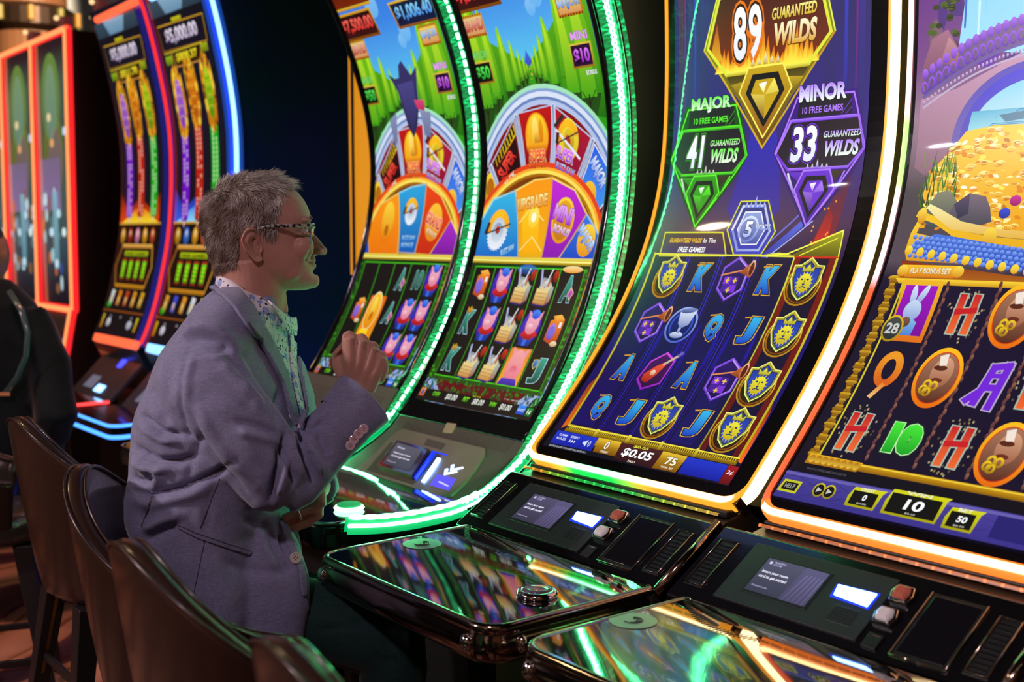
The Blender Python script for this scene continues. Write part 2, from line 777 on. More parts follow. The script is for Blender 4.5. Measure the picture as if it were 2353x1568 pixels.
CP = [(-1.722, .83), (-1.801, .91), (-1.877, .99), (-1.946, 1.07), (-2.007, 1.15), (-2.059, 1.23), (-2.101, 1.31), (-2.132, 1.39), (-2.154, 1.47), (-2.167, 1.55), (-2.173, 1.63), (-2.175, 1.71), (-2.175, 1.79), (-2.173, 1.87), (-2.170, 1.95), (-2.165, 2.03), (-2.155, 2.11)]
BP = [(-1.835, .86), (-1.853, .88), (-1.907, .96), (-1.955, 1.04), (-1.998, 1.12), (-2.034, 1.2), (-2.063, 1.28), (-2.085, 1.36), (-2.101, 1.44), (-2.109, 1.52), (-2.11, 1.6), (-2.103, 1.68), (-2.089, 1.76), (-2.067, 1.84), (-2.040, 1.92), (-2.007, 2.0), (-1.969, 2.08), (-1.925, 2.16), (-1.88, 2.24)]
BLP = [(-1.572, .65), (-1.678, .73), (-1.768, .81), (-1.843, .89), (-1.906, .97), (-1.958, 1.05), (-2.001, 1.13), (-2.034, 1.21), (-2.06, 1.29), (-2.079, 1.37), (-2.091, 1.45), (-2.098, 1.53), (-2.098, 1.61), (-2.092, 1.69), (-2.079, 1.77), (-2.06, 1.85), (-2.033, 1.93), (-1.999, 2.01), (-1.954, 2.09), (-1.9, 2.17), (-1.84, 2.25)]
EP = [(-1.92, .83), (-1.96, .915), (-2.005, 1.04), (-2.04, 1.176), (-2.07, 1.32), (-2.088, 1.476), (-2.096, 1.63), (-2.093, 1.795), (-2.075, 1.95), (-2.05, 2.085), (-2.02, 2.22), (-1.985, 2.346), (-1.94, 2.46)]
# ------------------------------------------------------------------ artwork of the games
def letter(A, s, x, y, w, h, fill, fill2, edge, sh=0.25, L=8, e2=None, ew=0.05, bold=0.05):
    bold *= 1.9
    A.text(s, x - w / 2 - sh * h / 2, y - h / 2, x + w / 2 - sh * h / 2, y + h / 2, fill, L, fill2, edge=edge, ew=ew, bold=bold, shear=sh, edge2=e2)


def lion(A, x, y, w=0.094, h=0.115, L=6):
    A.ell(x - .002, y - .008, w * .5, h * .46, '#d7c22a', L, '#b07a10', n=28)
    A.ell(x - .002, y - .008, w * .46, h * .42, '#2a1a10', L + 1, n=28)
    A.ring(x - .002, y - .008, w * .44, h * .40, .004, '#e09a20', L + 2, '#7a3c08')
    sh = [(x, y + h * .5), (x + w * .24, y + h * .34), (x + w * .42, y + h * .33), (x + w * .40, y + h * .02), (x + w * .22, y - h * .26), (x, y - h * .40), (x - w * .22, y - h * .26), (x - w * .40, y + h * .02), (x - w * .42, y + h * .33), (x - w * .24, y + h * .34)]
    A.out(sh, '#b9a52c', '#e6ee7a', .003, L + 3, '#5a6a3a')
    s2 = [(x + (a - x) * .82, y + (b - y) * .84) for a, b in sh]
    A.out(s2, '#1d2f9c', '#17204e', .002, L + 5, '#3a56c8')
    # mane and face of the heraldic beast
    for k in range(16):
        a = 2 * PI * k / 16
        r1, r2 = w * .30, w * .17
        A.poly([(x + r1 * math.cos(a) * .85, y - .004 + r1 * 1.1 * math.sin(a)), (x + r2 * math.cos(a + .2), y - .004 + r2 * math.sin(a + .2)), (x + r2 * math.cos(a - .2), y - .004 + r2 * math.sin(a - .2))], '#e8e02a', L + 7, '#b8a018')
    A.ell(x, y - .004, w * .19, h * .20, '#efe63c', L + 8, '#c4ac1c', n=18)
    A.ell(x - w * .08, y + h * .04, w * .035, h * .02, '#1a2a66', L + 9, n=10)
    A.ell(x + w * .08, y + h * .04, w * .035, h * .02, '#1a2a66', L + 9, n=10)
    A.poly([(x - w * .05, y - h * .05), (x + w * .05, y - h * .05), (x, y - h * .10)], '#24306e', L + 9)
    A.line([(x, y + h * .05), (x, y - h * .05)], .0022, '#8d7a12', L + 9)
    A.line([(x - w * .08, y - h * .13), (x, y - h * .11), (x + w * .08, y - h * .13)], .0025, '#24306e', L + 9)
    c = [(x - w * .16, y + h * .20), (x - w * .18, y + h * .34), (x - w * .08, y + h * .27), (x, y + h * .38), (x + w * .08, y + h * .27), (x + w * .18, y + h * .34), (x + w * .16, y + h * .20)]
    A.out(c, '#f2ee66', '#4c5a2a', .0018, L + 8, '#b0a020')


def horn(A, x, y, L=6):
    hx = [(x, y + .052), (x + .036, y + .026), (x + .036, y - .026), (x, y - .054), (x - .034, y - .026), (x - .034, y + .026)]
    A.poly([(a + (a - x) * .12, b + (b - y) * .12) for a, b in hx], '#8f5ae0', L, '#5a22b8')
    A.poly(hx, '#2c0f66', L + 1, '#1c0a44')
    A.line(hx, .0035, '#c49af8', L + 2, True, '#6a30d0')
    for i in range(2):
        for j in range(2):
            c = '#7a2ed2' if (i + j) % 2 else '#4a1a9c'
            A.rect_(x - .024 + i * .022, y - .036 + j * .021, x - .003 + i * .022, y - .016 + j * .021, c, L + 3)
    for (a, b) in ((x - .013, y - .005), (x + .009, y - .005), (x - .002, y - .030)):
        A.rect_(a - .002, b - .007, a + .002, b + .007, '#e8c040', L + 4)
        A.rect_(a - .006, b - .002, a + .006, b + .002, '#e8c040', L + 4)
    A.line([(x - .036, y + .008), (x + .022, y + .022)], .004, '#e08a4a', L + 5)
    A.poly([(x + .014, y + .016), (x + .046, y + .048), (x + .050, y + .004), (x + .020, y + .024)], '#d8743a', L + 5, '#7c2c10')
    A.ell(x + .046, y + .026, .009, .023, '#f0b890', L + 6, '#a04820', n=16)
    A.ell(x + .046, y + .026, .006, .017, '#5a1c0c', L + 7, n=16)


def cup(A, x, y, L=6):
    A.ell(x, y, .046, .050, '#9fb4ee', L, '#4a62c8', n=28)
    A.ell(x, y, .041, .045, '#16207a', L + 1, '#0c1250', n=28)
    A.ring(x, y, .034, .038, .005, '#3f5ad8', L + 2, '#27389a')
    A.poly([(x - .020, y + .036), (x + .030, y + .044), (x + .022, y + .002), (x + .002, y - .010), (x - .012, y + .004)], '#dfe6fa', L + 3, '#6c7cb8')
    A.ell(x + .005, y + .040, .024, .007, '#7b8cc4', L + 4, '#3c4a88', n=18, rot=.16)
    A.rect_(x - .003, y - .022, x + .005, y - .006, '#b8c4ec', L + 3, '#6c7cb8')
    A.ell(x + .000, y - .028, .020, .009, '#dfe6fa', L + 3, '#6c7cb8', n=16)


def guitar(A, x, y, L=6):
    hx = [(x + .004, y + .048), (x + .036, y + .030), (x + .030, y - .030), (x - .012, y - .050), (x - .040, y - .026), (x - .030, y + .022)]
    A.poly([(a + (a - x) * .13, b + (b - y) * .13) for a, b in hx], '#d04ae6', L, '#8a1ab4')
    A.poly(hx, '#4a0f5c', L + 1, '#2c0838')
    A.poly([(x - .030, y - .030), (x - .032, y - .012), (x - .008, y + .012), (x + .014, y + .026), (x + .020, y + .018), (x + .008, y - .010), (x - .010, y - .036)], '#f05a3a', L + 2, '#a01a18')
    A.ell(x - .006, y - .006, .008, .008, '#f6dcc0', L + 3, '#c08a60', n=14)
    A.line([(x + .014, y + .020), (x + .044, y + .048)], .007, '#c8b49a', L + 4)
    A.line([(x + .040, y + .044), (x + .050, y + .054)], .010, '#6a5ab0', L + 4)


def gem(A, x, y, w, h, c1, c2, c3, L=6):
    """faceted drop inside a pointed frame; y = centre"""
    fr = [(x - w * .33, y + h * .42), (x + w * .33, y + h * .42), (x + w * .5, y + h * .08), (x, y - h * .58), (x - w * .5, y + h * .08)]
    A.poly(fr, c2, L, c3)
    A.line(fr, .004, c1, L + 1, True)
    f2 = [(x + (a - x) * .74, y + (b - y) * .76) for a, b in fr]
    A.poly(f2, '#0c0a14', L + 2)
    f3 = [(x + (a - x) * .54, y + (b - y) * .56) for a, b in fr]
    A.poly(f3, c1, L + 3, c3)
    cx = [(a, b) for a, b in f3]
    m = (x, y + h * .02)
    for i in range(5):
        if i % 2 == 0:
            A.poly([cx[i], cx[(i + 1) % 5], m], c2, L + 4)
    A.poly([(x - w * .12, y + h * .18), (x + w * .04, y + h * .2), (x - w * .02, y + h * .04)], '#ffffff', L + 5, c1)
    for k in range(5):
        xx = x - w * .24 + k * w * .12
        A.poly([(xx - w * .05, y + h * .44), (xx + w * .05, y + h * .44), (xx, y + h * (.62 if k == 2 else .54))], '#f4f4e0', L + 5, c2)


def badge(A, bl, br, wl, tl, tr, bot, num, c1, c2, c3, gx, gy, gw, gh, tip, title=None, L=4):
    pass


def art_wilds():
    A = Art((0.028, 0.034, 0.604, 1.45))
    A.grad(0.0, 0.0, 0.62, 1.5, [(0.0, '#1a0e30'), (.09, '#1a0e30'), (.10, '#150a3a'), (.34, '#1c0c6a'), (.5, '#1a0d4c'), (.60, '#2a1440'), (.68, '#4a2c50'), (.80, '#3a2472'), (.95, '#30267c'), (1.15, '#2c2866'), (1.5, '#241e5a')], 0)  # the middle stops hold a purple-brown glare painted into the picture
    # curtains of light at the sides
    for x, w, c in ((.050, .018, '#5a3a2c'), (.064, .004, '#a01a6a'), (.080, .012, '#3a2a70'), (.0974, .006, '#3c4ae0'), (.13, .03, '#352c78'), (.541, .009, '#3a46f2'), (.5689, .005, '#9a1aa0'), (.582, .016, '#3c34a0'), (.50, .03, '#322a72')):
        A.poly([(x - w / 2, .86), (x + w / 2, .86), (x + w / 2, 1.5), (x - w / 2, 1.5)], c, 1, '#2c2668')
    A.poly([(.24, .72), (.30, .98), (.34, .98), (.40, .72), (.33, .60)], '#2a2ab8', 1, '#3a2080')
    A.poly([(.50, .60), (.56, .60), (.58, .80), (.55, .78)], '#4a2048', 1, '#8a2020')
    A.poly([(.505, .60), (.555, .60), (.55, .70), (.535, .72)], '#7a1a28', 2, '#e03020')
    for k in range(14):
        A.ell(.50 + random.random() * .08, .61 + random.random() * .13, .0022, .003, '#ff9a3a', 3, n=8)
    A.line([(.39, .605), (.49, .70)], .016, '#2c2f9a', 2, col2='#5a6ae0')
    A.line([(.40, .602), (.50, .69)], .003, '#aab6ff', 3)
    A.line([(.36, .605), (.475, .72)], .004, '#6a70d8', 3)

    # big gold badge
    box = [(.1392, 1.113), (.1761, 1.225), (.245, 1.27), (.41, 1.27), (.470, 1.225), (.5015, 1.109), (.4435, 1.047), (.2008, 1.0446)]
    A.poly([(.125, 1.113), (.170, 1.235), (.24, 1.285), (.42, 1.285), (.48, 1.235), (.514, 1.109), (.45, 1.03), (.398, .98), (.3196, .8594), (.24, .983), (.19, 1.03)], '#8a9a18', 3, '#6a3c0a')
    A.line([(.128, 1.113), (.171, 1.235), (.24, 1.283), (.42, 1.283), (.48, 1.235), (.512, 1.109)], .004, '#e8f050', 4)
    A.line([(.128, 1.110), (.19, 1.035), (.3196, .866), (.45, 1.035), (.511, 1.108)], .005, '#d8c020', 4, col2='#c89018')
    A.poly([(.20, 1.04), (.445, 1.044), (.398, .98), (.24, .983)], '#3c3008', 5, '#8a7812')
    A.poly([(.215, 1.02), (.262, 1.025), (.262, .985), (.246, .985)], '#b89c1c', 6, '#5a4808')
    A.poly([(.37, 1.025), (.43, 1.02), (.398, .985), (.372, .985)], '#c8a81c', 6, '#5a4808')
    A.poly(box, '#2a1216', 6, '#7a2c08')
    A.poly([(.15, 1.10), (.17, 1.17), (.18, 1.10), (.20, 1.055), (.17, 1.08)], '#b03010', 7, '#f0c020')
    for k in range(22):
        x = .175 + k * .0135
        h = .03 + .045 * random.random() + (.03 if k in (9, 10, 16, 17) else 0)
        A.poly([(x - .012, 1.05), (x + .012, 1.05), (x + .002 + .006 * random.random(), 1.05 + h)], '#d8500c', 7, '#ffd428')
        A.poly([(x - .009, 1.05), (x + .009, 1.05), (x + .002, 1.05 + h * .55)], '#ffb020', 8, '#fff04a')
    A.line(box[:], .008, '#dfe83a', 9, True)
    A.rect_(.2008, 1.040, .4435, 1.050, '#f4f45a', 10, '#b89c10')
    for s, x0, x1 in (('8', .222, .262), ('9', .268, .308)):
        A.text(s, x0, 1.074, x1, 1.20, '#ffffff', 14, '#e8ecf6', edge='#2a0c06', ew=.05, bold=.04, edge2='#e87818')
    A.text('GUARANTEED', .3356, 1.155, .462, 1.182, '#fff38a', 13, '#d8b020', edge='#3a2404', ew=.04, bold=.05, shear=.12)
    A.text('WILDS', .338, 1.095, .460, 1.147, '#fffbd0', 13, '#e0a010', edge='#5a3404', ew=.04, bold=.07, shear=.12)
    A.text('10 FREE GAMES', .27, 1.225, .40, 1.240, '#ffe96a', 13)
    gem(A, .3196, .985, .155, .165, '#fff060', '#c8a414', '#8a4c0c', 11)

    # green and violet badges
    def small(x0, x1, tl, tr, c1, c2, c3, num, nx0, nx1, title, tx0, tx1, wx0, wx1, gx, dy=0.0):
        A.poly([(x0 - .006, .85 + dy), (tl - .008, .980 + dy), (tr + .008, .980 + dy), (x1 + .006, .85 + dy), (gx + .085, .78 + dy), (gx, .668 + dy), (gx - .085, .78 + dy)], c3, 3, dark(H(c3), .6))
        A.line([(x0, .85 + dy), (tl, .972 + dy), (tr, .972 + dy), (x1, .85 + dy), (gx, .680 + dy)], .004, c1, 4, True)
        pent = [(x0 + .002, .849 + dy), (tl - .015, .920 + dy), (tr + .016, .920 + dy), (x1 - .002, .849 + dy), (x1 - .038, .81 + dy), (x0 + .042, .81 + dy)]
        A.poly(pent, '#1c1420', 6, '#241a2a')
        A.line(pent, .006, c1, 7, True, col2=c2)
        A.rect_(tl - .014, .916 + dy, tr + .014, .924 + dy, c1, 8, c2)
        A.rect_(x0 + .042, .806 + dy, x1 - .038, .813 + dy, c1, 8, c2)
        A.poly([(tl + .002, .926 + dy), (tr - .002, .926 + dy), (tr - .006, .968 + dy), (tl + .006, .968 + dy)], '#1c1a24', 5)
        A.line([(tr - .03, .927 + dy), (tr - .004, .958 + dy)], .002, c2, 6)
        A.line([(tr - .018, .927 + dy), (tr - .004, .940 + dy)], .002, c2, 6)
        A.poly([(x0 + .045, .803 + dy), (gx - .02, .803 + dy), (gx - .02, .76 + dy)], c2, 5, '#1a1420')
        A.poly([(x1 - .045, .803 + dy), (gx + .02, .803 + dy), (gx + .03, .76 + dy)], '#3a3020', 5, '#1a1420')
        A.line([(x0 + .045, .80 + dy), (gx - .052, .75 + dy)], .005, '#e8f0e8', 6, col2=c2)
        A.line([(x1 - .045, .80 + dy), (gx + .052, .75 + dy)], .004, c1, 6, col2=c2)
        A.text(title, tx0, .960 + dy, tx1, .998 + dy, c1, 13, '#f4fff0', edge='#0c1a0c', ew=.03, bold=.07)
        A.text('10 FREE GAMES', tx0 + .010, .934 + dy, tx1 - .008, .949 + dy, c1, 13, bold=.03)
        A.text(num, nx0, .826 + dy, nx1, .907 + dy, '#ffffff', 14, '#dfe6f4', edge='#0a0a10', ew=.03, bold=.05, shear=.05, edge2=c2)
        A.text('GUARANTEED', wx0, .877 + dy, wx1, .892 + dy, c1, 13, '#e8ffe0', edge='#0c0c10', ew=.03, bold=.04, shear=.15)
        A.text('WILDS', wx0 + .002, .835 + dy, wx1 - .004, .870 + dy, c1, 13, '#f0ffe8', edge='#0c0c10', ew=.03, bold=.07, shear=.15)
        gem(A, gx, .752 + dy, .108, .128, c1, c2, c3, 9)
    small(.029, .276, .0782, .2323, '#5af02a', '#2f9a12', '#14500c', '41', .082, .135, 'MAJOR', .089, .218, .157, .250, .1512)
    small(.3601, .603, .4143, .5659, '#b07aff', '#6a2ed0', '#38127c', '33', .4056, .4735, 'MINOR', .420, .548, .492, .590, .484)

    # bonus ribbon and the silver hexagon
    A.poly([(.0568, .6627), (.2462, .6625), (.2777, .6034), (.0614, .5999)], '#4a2c2c', 3, '#3a1a6a')
    A.line([(.0568, .6627), (.2462, .6625), (.2777, .6034), (.0614, .5999)], .0035, '#d8d82a', 4, True)
    A.text('GUARANTEED WILDS', .080, .636, .186, .648, '#e8b820', 6, bold=.05, shear=.1)
    A.text('In The', .192, .636, .232, .648, '#ffffff', 6, bold=.02, shear=.1)
    A.text('FREE GAMES!', .118, .611, .205, .625, '#ffffff', 6, bold=.04, shear=.1)
    hx = [(.258, .6688), (.280, .7388), (.362, .7389), (.4025, .664), (.380, .607), (.30, .606)]
    A.poly(hx, '#1e2a6c', 5, '#3a3ac0')
    A.line(hx, .0035, '#d8dc2a', 6, True)
    h2 = [(.330 + (a - .330) * .78, .672 + (b - .672) * .82) for a, b in hx]
    A.line(h2, .006, '#e0e8fa', 7, True, col2='#7a8ad0')
    h3 = [(.330 + (a - .330) * .56, .672 + (b - .672) * .60) for a, b in hx]
    A.out(h3, '#8fa2dc', '#f0f4ff', .003, 8, '#3848a0')
    A.ring(.322, .670, .030, .033, .006, '#d8e2fa', 10, '#6a7ac8')
    A.text('5', .311, .650, .334, .690, '#ffffff', 13, '#9ab0ee', edge='#1a2050', ew=.04, bold=.05)
    A.text('WILDS', .342, .668, .386, .682, '#e8eefc', 13, '#8aa0e8', edge='#141c50', ew=.04, bold=.06)
    for k in range(5):
        A.poly([(.296 + k * .013, .722), (.306 + k * .013, .722), (.301 + k * .013, .738 + (.014 if k == 2 else 0))], '#c8d8ff', 12, '#5a6ad8')
    # gold wings over the last reel
    A.poly([(.3671, .6048), (.50, .6048), (.43, .614)], '#f0f04a', 5, '#8a8414')
    A.poly([(.46, .6048), (.587, .668), (.5915, .6048)], '#a8a81c', 5, '#5c5408')
    A.line([(.40, .606), (.455, .611), (.587, .6665)], .004, '#eef04a', 6)
    A.line([(.49, .6075), (.580, .650)], .003, '#e0e040', 6)
    A.line([(.587, .667), (.5925, .605)], .003, '#eef04a', 6)

    # reels
    A.poly([(.0441, .6053), (.5915, .6039), (.5891, .0989), (.0672, .1046)], '#1a0c38', 2, '#180c48')
    for k, (a, b) in enumerate(((.045, .165), (.167, .268), (.270, .370), (.372, .476))):
        A.poly([(a + .02, .11), (b - .02, .11), (b - .02, .598), (a + .02, .598)], '#160a34', 3, '#1c1060')
        A.ell((a + b) / 2, .345, .042, .12, '#2412a8', 3, '#1c0c66', n=24)
    for x0, x1 in ((.1656, .1735), (.2693, .2745), (.3709, .3760)):
        A.line([(x0, .60), (x1, .105)], .003, '#3a30c8', 4, col2='#2a20a0')
        A.line([(x0 - .008, .60), (x1 - .008, .105)], .0015, '#2c3cf0', 4, col2='#1e1a80')
        A.line([(x0 + .008, .60), (x1 + .008, .105)], .0015, '#2a2080', 4)
    A.poly([(.4774, .603), (.5915, .603), (.5891, .10), (.478, .10)], '#7a1610', 4, '#5c1212')
    A.poly([(.496, .600), (.572, .600), (.570, .102), (.496, .102)], '#1c0c28', 5, '#160a34')
    A.line([(.4774, .602), (.478, .102)], .004, '#d8e04a', 6, col2='#8a8a28')
    for a, b in (((.0441, .606), (.0672, .1046)), ((.5915, .604), (.5891, .0989))):
        A.line([a, b], .006, '#d0cc2a', 6, col2='#b8a81c')
    A.line([(.0441, .6053), (.48, .6045)], .004, '#e8e440', 6)
    A.line([(.478, .6045), (.5915, .604)], .004, '#c83018', 7)
    # flames at the lower corners
    A.poly([(.045, .22), (.066, .27), (.068, .105), (.05, .09)], '#7a2c08', 4, '#e0641c')
    A.poly([(.592, .25), (.60, .22), (.602, .09), (.59, .095)], '#6a2008', 4, '#ff6a1c')
    rows = (.545, .415, .285, .1655)
    cols = (.128, .230, .329, .432, .533)
    grid = ['LKHKL', 'HCQJL', 'AGAHL', 'QJLJL']
    for i, rr in enumerate(rows):
        for j, ch in enumerate(grid[i]):
            x = cols[j] - (.006 if i == 0 else 0)
            if ch == 'L':
                lion(A, x, rr)
            elif ch == 'H':
                horn(A, x, rr)
            elif ch == 'C':
                cup(A, x, rr)
            elif ch == 'G':
                guitar(A, x, rr)
            else:
                letter(A, ch, x, rr, .040, .070, '#37b4e8', '#1a3cc0', '#0a1034', sh=.10, e2='#d8a83a', L=9, ew=.035, bold=.07)
                A.line([(x - .022, rr + .032), (x - .006, rr + .034)], .004, '#c8962a', 11)
    # lower gold rail
    A.poly([(.0702, .105), (.5905, .102), (.5920, .083), (.066, .084)], '#c8a818', 7, '#6a4c08')
    A.rect_(.07, .0905, .592, .0985, '#3a2c06', 8, '#8a6c10')
    for k in range(84):
        x = .078 + k * .0061
        A.rect_(x, .0905, x + .0022, .0985, '#d8b828', 9)
    A.rect_(.068, .1000, .592, .1025, '#f4ec50', 9)
    for x in (.17, .2745, .376, .478):
        A.rect_(x - .004, .084, x + .004, .106, '#efe048', 10, '#8a6c10')
    # status bar
    A.rect_(.03, .034, .604, .084, '#0a0a18', 5)
    A.rect_(.046, .045, .19, .083, '#2236c8', 6, '#1420a0')
    for x in (.096, .142):
        A.rect_(x, .045, x + .001, .083, '#0c1468', 7)
    A.text('GAME', .060, .069, .090, .0755, '#dfe8ff', 8)
    A.text('RULES', .058, .059, .090, .0655, '#dfe8ff', 8)
    A.text('SPEED', .101, .069, .130, .0755, '#dfe8ff', 8)
    for k in range(3):
        A.poly([(.104 + k * .008, .056), (.110 + k * .008, .060), (.104 + k * .008, .065)], '#dfe8ff', 8)
    A.poly([(.150, .060), (.155, .060), (.162, .053), (.162, .073), (.155, .067), (.150, .067)], '#dfe8ff', 8)
    for r in (.006, .011):
        A.ring(.164, .063, r, r, .0016, '#dfe8ff', 8, n=8, a0=-.9, a1=.9)
    A.text('PLAYING 20 LINES WITH A BET MULTIPLIER OF 1', .050, .0365, .178, .0415, '#b8bcc8', 8)
    A.poly([(.188, .0845), (.262, .0845), (.270, .0455), (.197, .0455)], '#c89a18', 7, '#7a4a08')
    A.poly([(.188, .062), (.266, .062), (.262, .0845), (.188, .0845)], '#e8c030', 8, '#a06c10')
    A.text('0', .220, .058, .233, .079, '#fdf8e4', 10, bold=.03, edge='#5a3a08', ew=.05)
    A.text('CREDIT', .218, .0480, .244, .0535, '#f4ecd8', 10)
    A.poly([(.262, .084), (.395, .084), (.389, .036), (.270, .038)], '#4a1c20', 7, '#2c0c14')
    A.text('$0.05', .305, .076, .350, .0835, '#e8e83a', 10, bold=.03)
    A.text('$0.05', .281, .0485, .371, .0735, '#ffffff', 10, bold=.05, shear=.15, edge='#2a1010', ew=.04)
    A.text('PAID', .313, .0385, .336, .0440, '#f4ecd8', 10)
    A.poly([(.392, .083), (.4637, .0815), (.4577, .038), (.389, .037)], '#c89a18', 7, '#7a4a08')
    A.poly([(.392, .062), (.461, .060), (.4637, .0815), (.392, .083)], '#e8c030', 8, '#a06c10')
    A.text('75', .414, .052, .445, .072, '#fdf8e4', 10, bold=.05, edge='#5a3a08', ew=.05)
    A.text('TOTAL BET', .410, .0425, .446, .0475, '#f4ecd8', 10)
    A.rect_(.4637, .0385, .576, .0815, '#2236c8', 7, '#141c9c')
    A.rect_(.577, .036, .604, .0815, '#a01420', 7, '#5a0c14')
    A.text('2¢', .582, .058, .598, .070, '#ffe8e8', 9, bold=.03)
    return A


def pigsym(A, x, y, L=6):
    """plain round pink figure in a blue cap and red-blue overalls, no likeness"""
    A.ell(x - .004, y, .040, .054, '#5030c8', L, '#2c1a90', n=22)
    A.poly([(x - .030, y - .052), (x + .018, y - .052), (x + .030, y - .010), (x - .016, y - .012)], '#2a50c8', L + 1, '#1a2c8a')
    A.poly([(x - .034, y - .022), (x - .012, y - .034), (x + .012, y - .034), (x + .036, y - .020), (x + .026, y - .008), (x - .022, y - .008)], '#e02a28', L + 2, '#98141a')
    A.ell(x, y + .012, .026, .031, '#f8b8cc', L + 3, '#e08098', n=20)
    A.poly([(x - .024, y + .024), (x - .028, y + .050), (x - .008, y + .038)], '#f4a8c0', L + 3, '#d87898')
    A.poly([(x + .014, y + .036), (x + .030, y + .052), (x + .028, y + .022)], '#f4a8c0', L + 3, '#d87898')
    A.ell(x + .003, y + .040, .017, .014, '#4a90f4', L + 4, '#1a3ccc', n=16)
    A.ell(x - .006, y + .004, .012, .009, '#f8d4dc', L + 4, '#e890a4', n=14)
    A.rect_(x - .012, y - .052, x + .002, y - .034, '#3a6ae0', L + 3)


def boxsym(A, x, y, L=6):
    A.poly([(x - .036, y - .050), (x + .004, y - .056), (x + .034, y - .046), (x + .010, y - .036)], '#4a2c9a', L, '#2c1a5c')
    A.poly([(x - .032, y - .002), (x + .018, y - .006), (x + .016, y - .050), (x - .034, y - .046)], '#f0d890', L + 1, '#c88a40')
    A.poly([(x + .018, y - .006), (x + .036, y + .006), (x + .034, y - .038), (x + .016, y - .050)], '#a8c0b8', L + 1, '#a85c20')
    for k in range(4):
        A.line([(x - .033, y - .014 - k * .010), (x + .017, y - .018 - k * .010)], .0014, '#a06c30', L + 2)
    A.poly([(x - .024, y - .002), (x - .018, y + .030), (x + .010, y + .026), (x + .030, y + .004), (x + .018, y - .006)], '#8890a0', L + 1, '#e8d8a0')
    A.line([(x - .018, y + .006), (x - .030, y + .050)], .007, '#b0b4e0', L + 2)
    A.line([(x + .000, y + .010), (x + .014, y + .052)], .004, '#e8ecf4', L + 3)
    A.line([(x + .010, y + .006), (x + .016, y + .030)], .005, '#b83018', L + 3)
    A.ell(x + .034, y + .034, .011, .017, '#c83820', L + 3, '#701408', n=16)
    A.poly([(x - .006, y + .018), (x + .006, y + .020), (x + .002, y - .002), (x - .006, y)], '#e8eaf0', L + 4, '#8a90a8')


def ampsym(A, x, y, L=6):
    A.poly([(x - .026, y + .026), (x + .006, y + .040), (x + .028, y + .032), (x + .026, y - .030), (x + .004, y - .040), (x - .026, y - .030)], '#f08a20', L, '#b83a14')
    A.poly([(x - .020, y + .040), (x + .010, y + .046), (x + .028, y + .032), (x - .004, y + .024)], '#ffc050', L + 1, '#e88a20')
    A.ell(x - .008, y - .004, .016, .024, '#b07ae0', L + 2, '#6a4ac0', n=18)
    A.ell(x - .008, y - .004, .010, .016, '#7a6ad8', L + 3, n=14)
    A.rect_(x + .012, y + .008, x + .022, y + .024, '#f0e8e8', L + 2)
    A.ell(x + .018, y - .038, .014, .008, '#f4e8c8', L + 2, '#c8a060', n=12)


def saw(A, x, y, r, L=6, blade=True):
    if blade:
        n = 26
        pts = []
        for k in range(n * 2):
            a = 2 * PI * k / (2 * n)
            rr = r if k % 2 else r * .88
            pts.append((x + rr * math.cos(a), y - r * .18 + rr * math.sin(a) * 1.15))
        A.poly(pts, '#b8c8dc', L, '#f0f6ff')
        A.ell(x, y - r * .18, r * .55, r * .62, '#8aa0bc', L + 1, '#d8e4f0', n=22)
    A.ring(x, y, r * 1.05, r * 1.25, r * .42, '#ffc020', L + 2, '#e07810', n=18, a0=.1, a1=PI + .15, wy=r * .5)
    A.ell(x, y, r * .22, r * .25, '#e0482c', L + 3, '#8a1a14', n=14)
    A.line([(x - r * 1.1, y - r * .25), (x + r * 1.1, y + r * .35)], r * .10, '#2a2a34', L + 4)
    A.poly([(x - r * 1.3, y - r * .2), (x - r * 1.05, y + r * .5), (x - r * .8, y + r * .45), (x - r * 1.0, y - r * .3)], '#3a2a24', L + 4)


